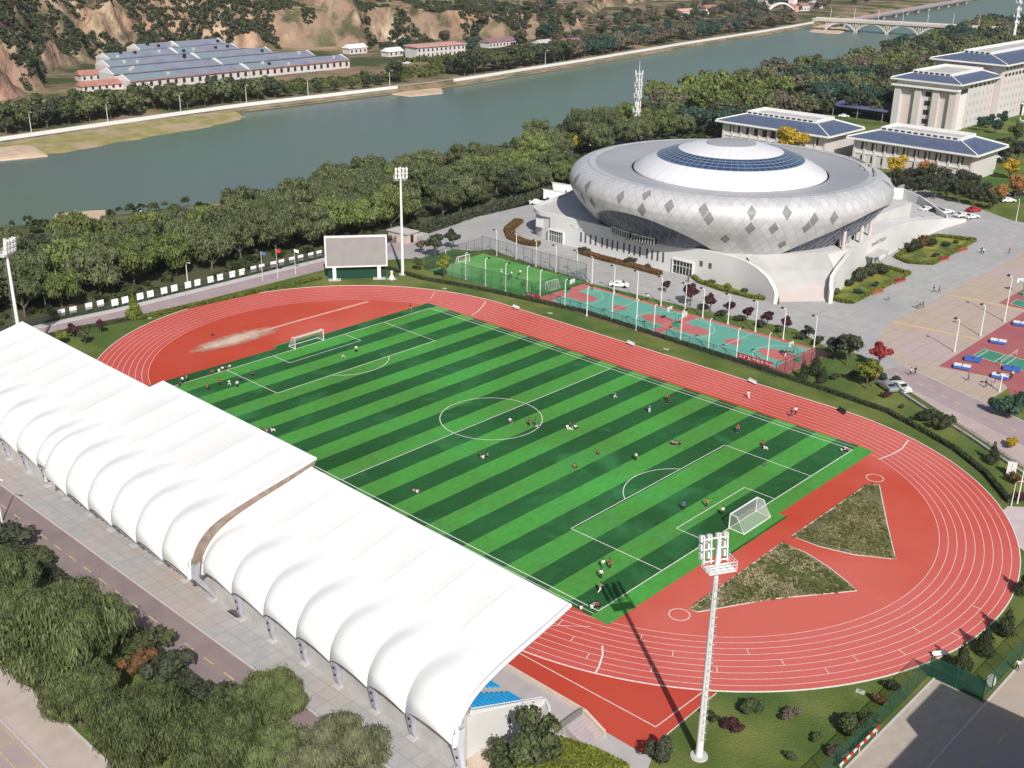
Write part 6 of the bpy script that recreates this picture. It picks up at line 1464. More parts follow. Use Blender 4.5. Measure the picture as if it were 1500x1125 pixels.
# ================================================================== LAMPS
def court_lamp():
    t = empty('court_lamp'); b = MB(); b.tube([(0, 0, 0), (0, 0, 3), (0, 0, 6.5), (0, .15, 6.8), (0, .6, 6.95)], [.13, .11, .085, .08, .07], 8); b.build('pole', M['white'], t)
    b = MB(); b.box(-.3, .3, .55, 1.15, 6.82, 7.02); b.build('lamp_head', M['dark'], t); b = MB(); b.lathe([(0, .3), (.28, .3), (.3, 0)], 10); b.build('base', M['conc_light'], t); return t
CL = Proto(court_lamp)
far = [(727.5, 375), (756, 380), (785, 391), (814, 399), (845, 407), (867, 416), (899, 431), (933, 439), (968, 448), (1003, 458), (1029, 466), (1066, 475), (1106, 486), (1147, 497), (1192, 509)]
nearl = [(682, 410), (711, 419), (740.5, 427), (772, 431), (791, 437), (827, 452), (859.5, 463), (896, 472), (931.5, 484), (957, 491), (996.5, 500), (1037, 513), (1078, 528), (1123, 535)]
onum = ['first', 'second', 'third', 'fourth', 'fifth', 'sixth', 'seventh', 'eighth', 'ninth', 'tenth', 'eleventh', 'twelfth', 'thirteenth', 'fourteenth', 'fifteenth']
for k, p in enumerate(far): x, y = G(*p); CL.put((x, y, 0), math.pi/2+.2, 1, onum[k]+' slim white court lamp from the left, in the far row beside the plaza', 'lamp post', 'lamps along the far side of the courts')
for k, p in enumerate(nearl): x, y = G(*p); CL.put((x, y, 0), -.3, 1, onum[k]+' slim white court lamp from the left, in the near row beside the verge', 'lamp post', 'lamps along the near side of the courts')
for p, h, lb in (((1471, 471), 10.6, 'tallest white lamp mast beside the upper part of the maroon court'), ((1436, 492), 7., 'white lamp post at the middle of the maroon court edge'), ((1398, 515.5), 7.2, 'white lamp post nearest the corner of the maroon court'), ((1464, 574), 3.6, 'short white lamp post at the lower end of the maroon court')):
    x, y = G(*p); CL.put((x, y, 0), math.pi/2, (1.3, 1, h/6.9), lb, 'lamp post', 'lamp posts by the maroon court')
def street_lamp():
    t = empty('street_lamp'); b = MB(); b.tube([(0, 0, 0), (0, 0, 4), (0, 0, 7.2), (.5, 0, 7.9), (1.5, 0, 8.2)], [.14, .11, .09, .08, .06], 7); b.build('pole', M['white'], t)
    b = MB(); b.box(1.3, 2.1, -.14, .14, 8.12, 8.28); b.build('lamp_head', M['white'], t); return t
SL = Proto(street_lamp)
for px, lb in ((152, 'far bank street lamp at the left, below the red roofed houses'), (264, 'far bank street lamp before the left half of the village rows'), (363, 'far bank street lamp before the right half of the village rows'), (451, 'far bank street lamp right of the village rows'), (532, 'far bank street lamp near the silty gap'), (776, 'far bank street lamp right of the silty gap, before the dense tree row'), (35, 'far bank street lamp at the left picture edge')):
    yv = Yat(px, lerp_curve(FB, 200)-3 if px < 500 else -345, 0); SL.put((lerp_curve(FB, yv)-3, yv, 0), 0, 1.05, lb, 'street lamp', 'street lamps along the far bank')
for p, rz, s, lb in (((276, 425), 0, .85, 'street lamp rising from the row of white panels'), ((206, 360), 2, 1.1, 'street lamp sticking out of the riverside wood above the white panels'), ((529, 310), 2, 1.1, 'street lamp sticking out of the wood above the scoreboard'), ((653, 390), 0, .62, 'street lamp behind the yellow green tree by the caged pitch'), ((744, 255), 2, .9, 'street lamp in the wood left of the arena'), ((916, 207), 2, 1., 'street lamp in the wood just left of the communication mast'), ((995, 192), 2, 1.1, 'street lamp in the wood just right of the communication mast'), ((1481, 742), .5, .55, 'short white street lamp by the track gate at the right edge'), ((1490, 738), .9, .85, 'taller white street lamp by the track gate at the right edge'), ((3, 765), .2, .9, 'dark street lamp at the left edge beside the front road'), ((1488, 325), 2, .8, 'street lamp at the right edge of the car park')):
    SL.put((*G(*p), 0), rz, s, lb, 'street lamp', 'street lamps')
def flagpole(px, py, h, c, label):
    t = empty('flagpole', (*G(px, py), 0), 0, label, 'flagpole', 'flagpoles by the river road'); b = MB(); b.tube([(0, 0, 0), (0, 0, h)], [.07, .04], 6); b.build('pole', M['white'], t)
    b = MB(); n = 6; vs = []
    for i in range(n+1):
        for z in (h-1.25, h-.1): vs.append((.05+.28*i*.7, .05+.28*i*.7+.12*math.sin(i*1.4), z-.06*i))
    vs = [(x*.6, y*.6, h-(h-z)*.65) for x, y, z in vs]; b.add(vs, [(2*i, 2*i+2, 2*i+3, 2*i+1) for i in range(n)]); b.build('flag', mat('flag', c), t)
flagpole(385, 412, 7.5, (.08, .16, .4), 'flagpole with blue flag left of the scoreboard'); flagpole(407, 408, 7.5, (.6, .03, .03), 'flagpole with red flag left of the scoreboard'); flagpole(433, 402, 6.5, (.75, .75, .75), 'flagpole with white flag just left of the scoreboard')

# ================================================================== SPORTS GEAR
def goal(x, y, rz, w, h, d, label, r=.07, grp=None):
    t = empty('football_goal', (x, y, 0), rz, label, 'goal', grp); b = MB(); b.tube([(0, -w/2, .08), (0, -w/2, h), (0, w/2, h), (0, w/2, .08)], r, 7); b.build('goal_frame', M['white'], t)
    b = MB()
    for s in (-1, 1): b.tube([(0, s*w/2, h), (d*.45, s*w/2, h*.98), (d, s*w/2, .1), (0, s*w/2, .1)], r*.7, 6)
    b.tube([(d, -w/2, .1), (d, w/2, .1)], r*.7, 6); b.build('rear_frame', M['white'], t)
    b = MB(); b.add([(0, -w/2, h), (0, w/2, h), (d*.45, w/2, h*.98), (d*.45, -w/2, h*.98), (d, w/2, .1), (d, -w/2, .1), (0, -w/2, .1), (0, w/2, .1)], [(0, 1, 2, 3), (3, 2, 4, 5), (0, 3, 5, 6), (1, 7, 4, 2)]); b.build('net', M['net'], t)
goal(52.5, 0, 0, 7.32, 2.44, 2.6, 'white football goal with net at the near right end of the pitch', .11); goal(-52.5, 0, math.pi, 7.32, 2.44, 2.2, 'white football goal at the far left end of the pitch', .10)
goal(-73, 65, math.pi, 4, 2, 1.2, 'small white goal at the far left end of the caged pitch'); goal(-43.2, 65, 0, 4, 2, 1.2, 'small white goal at the basketball end of the caged pitch')
def hoop(x, y, rz, label, m=M['fence_green']):
    g = mat('hoop_green', (.02, .30, .18)) if 'hoop_green' not in bpy.data.materials else bpy.data.materials['hoop_green']
    t = empty('basketball_hoop', (x, y, 0), rz, label, 'basketball hoop', 'basketball hoops'); b = MB(); b.box(-.9, .5, -.5, .5, 0, .45); b.build('base', g, t)
    b = MB(); b.tube([(-.3, 0, .4), (0, 0, 2.6), (1.5, 0, 3.2)], .12, 7); b.build('arm', g, t); b = MB(); b.box(1.5, 1.56, -.9, .9, 2.7, 3.75); b.build('backboard', mat('board', (.55, .6, .6)) if 'board' not in bpy.data.materials else bpy.data.materials['board'], t)
    b = MB(); b.tube([(1.85+.23*math.cos(a), .23*math.sin(a), 3.05) for a in np.linspace(0, 6.28, 13)], .03, 4, False); b.build('rim', M['red'], t)
hoop(-38.2, 65.1, 0, 'green basketball hoop at the left end of the left court'); hoop(-6.9, 65.1, math.pi, 'green basketball hoop at the right end of the left court'); hoop(-5.3, 64.2, 0, 'green basketball hoop at the left end of the right court'); hoop(23.8, 64.6, math.pi, 'green basketball hoop at the right end of the right court'); hoop(*G(1497, 432), 2.6, 'green basketball hoop at the right picture edge on the upper court')
TB = [mat('table_white', (.70, .72, .74)), mat('table_blue', (.05, .13, .42))]
def tt():
    t = empty('table_tennis_table'); b = MB(); b.box(-1.37, 1.37, -.76, .76, .72, .78); b.build('top', TB[0], t)
    b = MB(); b.box(-.02, .02, -.85, .85, .78, .93); b.build('net', M['dark'], t)
    for s in (-.9, .9): b = MB(); b.box(s-.06, s+.06, -.6, .6, 0, .72); b.build('leg', M['dark'], t)
    b = MB(); b.box(-1.37, 1.37, -.80, -.76, .25, .78); b.build('side_panel', TB[1], t); return t
TT = Proto(tt)
for px, py, c, lb in ((1462, 503, 0, 'pale table tennis table above the badminton court'), (1425, 529, 1, 'all blue table tennis table at the left of the badminton court'), (1409, 540, 0, 'pale blue edged table tennis table nearest the maroon court corner'), (1482, 543, 1, 'blue table tennis table under the badminton court, upper'), (1465, 554, 0, 'table tennis table with people beside it, lowest of the group'), (1495, 477, 0, 'pale table tennis table at the right picture edge')):
    TT.put((*G(px, py), 0), .28, (1.15, 1.2, 1), lb, 'table', 'table tennis tables on the maroon court', {'top': TB[c]})
t = empty('badminton_net', (*G(1472, 532), 0), 0, 'badminton net with white posts across the green court', 'net'); a = G(1465, 537); c = G(1489, 521); o = t.location
for p in (a, c): b = MB(); b.tube([(p[0]-o[0], p[1]-o[1], 0), (p[0]-o[0], p[1]-o[1], 1.6)], .06, 6); b.build('post', M['orange'], t)
b = MB(); b.add([(a[0]-o[0], a[1]-o[1], .8), (c[0]-o[0], c[1]-o[1], .8), (c[0]-o[0], c[1]-o[1], 1.55), (a[0]-o[0], a[1]-o[1], 1.55)], [(0, 1, 2, 3)]); b.build('net', M['net'], t)

def bench(px, py, rz, label, top=M['white'], bag=True, s=1):
    t = empty('bench', (*G(px, py), 0), rz, label, 'bench', 'benches beside the track'); b = MB(); b.box(-1.1, 1.1, -.25, .25, .42, .5); b.build('seat', top, t)
    for q in (-.8, .8): b = MB(); b.box(q-.06, q+.06, -.2, .2, 0, .42); b.build('leg', M['dark'], t)
    b = MB(); b.box(-1.1, 1.1, .2, .26, .55, .9); b.build('backrest', top, t); t.scale = (s, s, s)
bench(1376, 962, .95, 'white and dark bench on the kerb at the outside of the right bend', s=.85); bench(1101, 562, -.3, 'white bench on the outer kerb, nearer the court corner'); bench(1232, 605, -.5, 'dark bench on the outer kerb of the far straight', M['dark']); bench(923, 506, -.2, 'white bench on the outer kerb midway along the far straight'); bench(755, 453, -.1, 'white bench on the outer kerb near the scoreboard end')
for px, py, lb in ((806, 459, 'small pale concrete cover on the verge below the red banner'), (976, 512, 'small pale concrete cover on the verge midway'), (651, 423, 'small pale concrete cover on the verge near the yellow green tree'), (218, 466, 'small pale concrete cover on the verge beside the slim conifer'), (1260, 1014, 'small white box on the grass below the track bend')):
    t = empty('drain_cover', (*G(px, py), 0), .2, lb, 'drain cover', 'covers on the verge'); b = MB(); b.box(-.5, .5, -.3, .3, 0, .15); b.build('slab', M['conc_light'], t); b = MB(); b.box(-.2, .2, -.12, .12, .18, .22); b.build('handle', M['steel'], t)
# planters with flowers
for px, py, c, lb in ((1284, 430, (.42, .16, .07), 'orange flower planter at the front corner of the large bed'), (1317, 414, (.42, .06, .08), 'red flower planter at the right corner of the large bed'), (1381, 382, (.42, .07, .09), 'red flower planter at the front of the second bed'), (1409, 368, (.42, .15, .07), 'orange flower planter at the right end of the second bed')):
    x, y = G(px, py); t = empty('flower_planter', (x, y, 0), 1.4, lb, 'planter', 'flower planters by the beds'); b = MB(); b.prism([(-2.1, -.5), (2.1, -.5), (2.1, .5), (-2.1, .5)], 0, .5); b.build('box', mat('planter_box', (.30, .15, .11)), t)
    me = leafmesh('flowers', [(u, 0, .65, .5) for u in (-1.7, -.8, 0, .8, 1.7)], 700, .16, .16, 0, 5, leafmat('petals', c)); q = bpy.data.objects.new('flowers', me); COL.objects.link(q); q.parent = t
# banners on the court fence
def banner(px0, py0, px1, py1, h, label, seed, n):
    a, c = G(px0, py0), G(px1, py1); L_ = math.dist(a, c); t = empty('fence_banner', (a[0], a[1], .0), math.atan2(c[1]-a[1], c[0]-a[0]), label, 'banner', 'red banners on the court fence'); b = MB(); b.box(0, L_, -.06, -.02, .5, .5+h); b.build('cloth', mat('banner_cloth', (.55, .02, .04)) if 'banner_cloth' not in bpy.data.materials else bpy.data.materials['banner_cloth'], t)
    b = MB(); f = lambda b, u0, u1, v0, v1, s: b.box(.4+u0*s, .4+u1*s, -.1, -.06, .5+h*.15+v0*s, .5+h*.15+v1*s)
    glyphs(b, f, n, h*.7, seed); b.build('lettering', M['white'], t)
    for x in (0, L_): b = MB(); b.tube([(x, 0, 0), (x, 0, .5+h)], .04, 5); b.build('cord_post', M['fence_green'], t)
banner(1080, 527, 1131, 542, 1.15, 'long red banner with white lettering on the right court fence', 4, 9); banner(771, 435, 791, 441, .8, 'short red banner at the right corner of the caged pitch', 6, 3)
# red and white barrier, white sign, gate things bottom right
t = empty('barrier', (*G(1258, 1103), 0), R(90), 'red and white striped barrier leaning along the green fence at the bottom', 'barrier')
for k in range(12): b = MB(); b.box(-4.4+.73*k, -4.4+.73*(k+1), -.08, .08, .9, 1.12); b.build('stripe', M['red'] if k % 2 else M['white'], t)
for s in (-4, 0, 4): b = MB(); b.tube([(s, 0, 0), (s, 0, .9)], .05, 6); b.build('post', M['white'], t)
t = empty('white_sign', (*G(1450, 1008), 0), .2, 'leaning white oval sign on the green fence by the corner of the paving', 'sign'); b = MB(); b.add([(.5*math.cos(a), -.03, 1.1+.9*math.sin(a)) for a in np.linspace(0, 6.28, 17)[:-1]]+[(.5*math.cos(a), .03, 1.1+.9*math.sin(a)) for a in np.linspace(0, 6.28, 17)[:-1]], [tuple(range(16)), tuple(range(31, 15, -1))]+[(i, 16+i, 16+(i+1) % 16, (i+1) % 16) for i in range(16)]); b.build('board', M['white'], t)
b = MB(); b.tube([(0, .05, 0), (0, .05, .6)], .04, 5); b.build('stake', M['steel'], t)
t = empty('white_cabinet', (*G(1480, 697), 0), .3, 'white utility cabinet on the verge at the right edge', 'cabinet'); b = MB(); b.box(-.7, .7, -.35, .35, .15, 2.4); b.build('body', M['white'], t); b = MB(); b.box(-.75, .75, -.4, .4, 0, .15); b.build('plinth', M['conc_light'], t); b = MB(); b.box(-.02, .02, -.37, -.35, .3, 2.3); b.build('door_seam', M['dark'], t)
t = empty('white_statue', (*G(574, 409), 0), 0, 'small white stone marker on the grass between scoreboard and mast', 'marker'); b = MB(); b.lathe([(0, 2.2), (.35, 2.1), (.25, 1.2), (.6, .5), (.7, .15)], 12); b.build('stone', M['white'], t); b = MB(); b.box(-.9, .9, -.9, .9, 0, .16); b.build('plinth', M['conc_light'], t)
t = empty('gate_house', (*G(590, 352), 0), .1, 'small tan gatehouse with white door frame behind the floodlight mast', 'kiosk'); b = MB(); b.box(-3.4, 3.4, -2, 2, 0, 2.6); b.build('wall', mat('kiosk_tan', (.50, .40, .34), (.56, .46, .4), .5), t); b = MB(); b.box(-3.8, 3.8, -2.4, 2.4, 2.6, 2.85); b.build('roof', M['conc_light'], t); b = MB(); b.box(3.38, 3.46, -.6, .6, 0, 2.1); b.build('door', M['dark'], t)

# building outside the frame at the bottom right whose shadow lies over road and paving
nb_ = hip_building('neighbouring_building', 114, 150, -112, -31.6, 19.4, 20.2, 4, .4, 'building beyond the bottom right corner whose shadow covers the dark road')
bpart(nb_, 'shadow_wing', M['wallwhite'], 111.4, 113.9, -41, -31.7, 0, 19.9)  # unseen blocks added to step the left edge of the building's cast shadow
bpart(nb_, 'shadow_wing', M['wallwhite'], 112.9, 113.95, -52, -41, 0, 19)
# grey pavilion in the wood at the left
t = empty('pavilion', (*G(60, 440), 0), .3, 'grey roofed pavilion between the willows at the left', 'pavilion'); b = MB(); b.add([(-6, -4, 3), (6, -4, 3), (6, 4, 3), (-6, 4, 3), (-3, 0, 4.8), (3, 0, 4.8)], [(0, 1, 5, 4), (1, 2, 5), (2, 3, 4, 5), (3, 0, 4), (3, 2, 1, 0)]); b.build('roof', mat('pavilion_grey', (.30, .30, .32), (.36, .36, .38), .6), t)
for x in (-5, 0, 5):
    for y in (-3.3, 3.3): b = MB(); b.tube([(x, y, 0), (x, y, 3)], .16, 6); b.build('column', M['white'], t)

# ================================================================== VEHICLES
def sedan():
    t = empty('parked_car'); w = .92
    prof = [(-2.25, .35), (-2.3, .75), (-2.15, .95), (-1.55, 1.0), (-1.0, 1.38), (-.1, 1.46), (.55, 1.38), (1.25, .98), (2.0, .88), (2.28, .68), (2.3, .35)]
    def side(y, k): return [(x, y*(1 if z < 1.05 else .80), z) for x, z in prof]
    b = MB(); n = len(prof); b.add(side(-w, 0)+side(w, 0), [tuple(range(n)), tuple(range(2*n-1, n-1, -1))]+[(i, n+i, n+(i+1) % n, (i+1) % n) for i in range(n)]); o = b.build('body', mat('car_white', (.75, .75, .75), None, rough=.25, spec=.6), t)
    b = MB(); b.add([(1.2, -.72, 1.0), (1.2, .72, 1.0), (.6, .66, 1.385), (.6, -.66, 1.385)], [(0, 1, 2, 3)]); b.v = [(x+.02, y, z+.03) for x, y, z in b.v]; b.build('windscreen', M['black_glass'], t)
    b = MB(); b.add([(-1.5, -.72, 1.03), (-1.5, .72, 1.03), (-1.03, .66, 1.39), (-1.03, -.66, 1.39)], [(3, 2, 1, 0)]); b.v = [(x-.02, y, z+.02) for x, y, z in b.v]; b.build('rear_window', M['black_glass'], t)
    for s in (-1, 1):
        b = MB(); b.add([(-1.25, s*.90, 1.02), (1.0, s*.90, 1.02), (.5, s*.76, 1.34), (-.9, s*.76, 1.34)], [(0, 1, 2, 3)]); b.build('side_window', M['black_glass'], t)
        for x in (-1.4, 1.4): b = MB(); b.tube([(x, s*.72, .33), (x, s*.95, .33)], .33, 14); b.build('wheel', M['dark'], t)
        b = MB(); b.box(2.18, 2.31, s*.72-.16, s*.72+.16, .62, .76); b.build('headlight', M['steel'], t)
    return t
SC_ = Proto(sedan); CW = [mat('car_dark', (.03, .03, .035), None, rough=.3), mat('car_silver', (.40, .41, .43), None, rough=.3, metal=.4), mat('car_red', (.4, .03, .04), None, rough=.3)]
for px, py, rz, c, lb in ((907, 420, .55, None, 'white saloon car on the plaza between the courts and the podium'), (1318, 571, -.45, None, 'white car parked at the start of the fence beside the side road'), (1299, 570, 2.6, 1, 'silver car half hidden in front of the white one by the fence'), (1357, 309, 1.2, None, 'first white car of the parked row, beside the ramp wall'), (1372, 311, 1.2, 0, 'black car between two white ones in the parked row'), (1386, 313, 1.2, None, 'white car right of the black one in the parked row'),
        (1409, 318, 1.2, None, 'white car left of the red one in the parked row'), (1423, 320, 1.2, None, 'white car at the right end of the front parked row'), (1426, 310, 1.2, 2, 'red car behind the front row of parked cars'), (1476, 296, .9, None, 'white car in the upper car park, left one'), (1490, 286, .9, 0, 'dark car in the upper car park at the right edge'), (1468, 287, .9, None, 'white car in the upper car park under orange trees'),
        (1236, 172, .4, None, 'white car parked behind the halls, left one'), (1256, 168, .4, None, 'white car parked behind the halls, middle one'), (1268, 165, .4, None, 'white car parked behind the halls, right one'), (786, 299, .9, None, 'white car parked at the far left end of the podium'), (1470, 233, .3, None, 'white car on the drive under the curved ramp'), (596, 94, 1.5, None, 'white car above the silty gap on the far bank')):
    SC_.put((*G(px, py), 0.04), rz, 1.05, lb, 'car', 'parked cars', {'body': CW[c]} if c is not None else None)
def van():
    t = empty('white_van'); b = MB(); b.prism([(-3, -1.05), (3, -1.05), (3, 1.05), (-3, 1.05)], .45, lambda x, y: 2.6 if x < 2.6 else 1.6); b.build('body', M['white'], t); b = MB(); b.box(2.9, 3.03, -.9, .9, 1.5, 2.2); b.build('windscreen', M['black_glass'], t)
    for s in (-1, 1):
        for x in (-1.9, 1.9): b = MB(); b.tube([(x, s*.8, .42), (x, s*1.08, .42)], .42, 12); b.build('wheel', M['dark'], t)
    return t
V_ = Proto(van)
V_.put((*G(812, 292), 0), .9, 1.25, 'white van parked beside the trees at the left of the arena', 'van', 'white vans by the arena'); V_.put((*G(826, 283), 0), .9, 1.35, 'white lorry like van behind the other one left of the arena', 'van', 'white vans by the arena')

# ================================================================== PEOPLE
def skinned(verts, edges, rad, sub=1):
    me = bpy.data.meshes.new('skin'); me.from_pydata(verts, edges, []); o = bpy.data.objects.new('skin', me); COL.objects.link(o)
    m = o.modifiers.new('s', 'SKIN'); m.use_smooth_shade = True
    for i, r_ in enumerate(rad): me.skin_vertices[0].data[i].radius = (r_, r_) if not isinstance(r_, tuple) else r_
    me.skin_vertices[0].data[0].use_root = True
    s = o.modifiers.new('d', 'SUBSURF'); s.levels = sub; s.render_levels = sub
    dg = bpy.context.evaluated_depsgraph_get(); out = bpy.data.meshes.new_from_object(o.evaluated_get(dg)); bpy.data.objects.remove(o); return out
POSE = {
 'stand': dict(pel=(0, 0, .95), che=(0, .01, 1.28), nec=(0, .01, 1.48), hea=(0, .03, 1.64), el=[(-.27, 0, 1.13), (.27, 0, 1.13)], ha=[(-.29, .08, .86), (.29, .08, .86)], kn=[(-.11, .02, .50), (.11, .02, .50)], fo=[(-.12, -.02, .08), (.12, -.02, .08)]),
 'walk': dict(pel=(0, 0, .93), che=(0, .03, 1.26), nec=(0, .05, 1.46), hea=(0, .08, 1.62), el=[(-.25, -.13, 1.14), (.25, .13, 1.13)], ha=[(-.27, -.2, .9), (.25, .33, .95)], kn=[(-.11, .2, .52), (.11, -.03, .5)], fo=[(-.11, .32, .09), (.11, -.34, .12)]),
 'run': dict(pel=(0, 0, .92), che=(0, .1, 1.23), nec=(0, .15, 1.42), hea=(0, .2, 1.58), el=[(-.27, -.1, 1.15), (.27, .3, 1.1)], ha=[(-.25, .15, 1.05), (.22, .45, 1.3)], kn=[(-.11, .34, .68), (.11, -.1, .52)], fo=[(-.11, .25, .28), (.11, -.5, .3)]),
 'sit': dict(pel=(0, 0, .14), che=(0, -.06, .46), nec=(0, -.02, .66), hea=(0, .03, .82), el=[(-.26, .05, .36), (.26, .05, .36)], ha=[(-.16, .3, .42), (.16, .3, .42)], kn=[(-.2, .42, .42), (.2, .42, .42)], fo=[(-.17, .62, .08), (.17, .62, .08)]),
}
SKIN = mat('skin_tone', (.42, .25, .17), None, rough=.6); HAIR = mat('hair_black', (.015, .012, .012), None, rough=.5)
def person(pose):
    p = {k: (np.array(v) if k not in ('el', 'ha', 'kn', 'fo') else [np.array(x) for x in v]) for k, v in POSE[pose].items()}
    t = empty('person'); sh = [p['che']+np.array((s*.17, 0, .12)) for s in (-1, 1)]; hi = [p['pel']+np.array((s*.1, 0, -.03)) for s in (-1, 1)]
    v = [p['pel'], (p['pel']+p['che'])/2, p['che'], p['nec'], p['hea']-np.array((0, 0, .02)), p['hea']+np.array((0, 0, .1))]; e = [(0, 1), (1, 2), (2, 3), (3, 4), (4, 5)]; r_ = [(.14, .10), (.13, .095), (.15, .10), .055, .095, .06]
    for i in (0, 1):
        a = len(v); v += [sh[i], p['el'][i], p['ha'][i], p['ha'][i]+(p['ha'][i]-p['el'][i])*.3]; e += [(2, a), (a, a+1), (a+1, a+2), (a+2, a+3)]; r_ += [.06, .043, .032, .035]
        a = len(v); v += [hi[i], p['kn'][i], p['fo'][i], p['fo'][i]+np.array((0, .17, -.03))]; e += [(0, a), (a, a+1), (a+1, a+2), (a+2, a+3)]; r_ += [.09, .06, .042, .04]
    me = skinned([tuple(x) for x in v], e, r_); me.materials.append(SKIN); o = bpy.data.objects.new('body', me); COL.objects.link(o); o.parent = t
    v = [(p['pel']*.9+p['che']*.1), (p['pel']+p['che'])/2, p['che'], p['che']*.35+p['nec']*.65]; e = [(0, 1), (1, 2), (2, 3)]; r_ = [(.17, .13), (.16, .125), (.18, .13), .085]
    for i in (0, 1): a = len(v); v += [sh[i], p['el'][i]*.85+p['ha'][i]*.15]; e += [(2, a), (a, a+1)]; r_ += [.085, .065]
    me = skinned([tuple(x) for x in v], e, r_); me.materials.append(M['white']); o = bpy.data.objects.new('shirt', me); COL.objects.link(o); o.parent = t
    v = [p['pel']+np.array((0, 0, .05)), p['pel']]; e = [(0, 1)]; r_ = [(.165, .125), (.165, .125)]
    for i in (0, 1): a = len(v); v += [hi[i], p['kn'][i], p['kn'][i]*.1+p['fo'][i]*.9]; e += [(1, a), (a, a+1), (a+1, a+2)]; r_ += [.105, .078, .06]
    me = skinned([tuple(x) for x in v], e, r_); me.materials.append(M['dark']); o = bpy.data.objects.new('trousers', me); COL.objects.link(o); o.parent = t
    h = p['hea']; b = MB(); b.lathe([(0.001, .15), (.06, .135), (.1, .08), (.112, .01), (.10, -.04)], 12); b.v = [(x+h[0], y+h[1]-.02, z+h[2]+.03) for x, y, z in b.v]; b.build('hair', HAIR, t)
    return t
PE = {k: Proto((lambda k: (lambda: person(k)))(k)) for k in POSE}
CC = {n: mat('cloth_'+n, c, None, rough=.85) for n, c in dict(white=(.72, .72, .72), black=(.02, .02, .025), red=(.45, .04, .04), blue=(.04, .12, .45), grey=(.25, .25, .27), orange=(.6, .16, .05), navy=(.03, .04, .10), pink=(.6, .2, .25), green=(.03, .25, .12), dred=(.22, .03, .04)).items()}
def ppl(lst):
    for q in lst:
        px, py, pose, top, bot, lb = q[:6]; z = q[6] if len(q) > 6 else .09
        PE[pose].put((*G(px, py+1.5), z), random.uniform(0, 6.28), .98, lb, 'person', None, {'shirt': CC[top], 'trousers': CC[bot]})
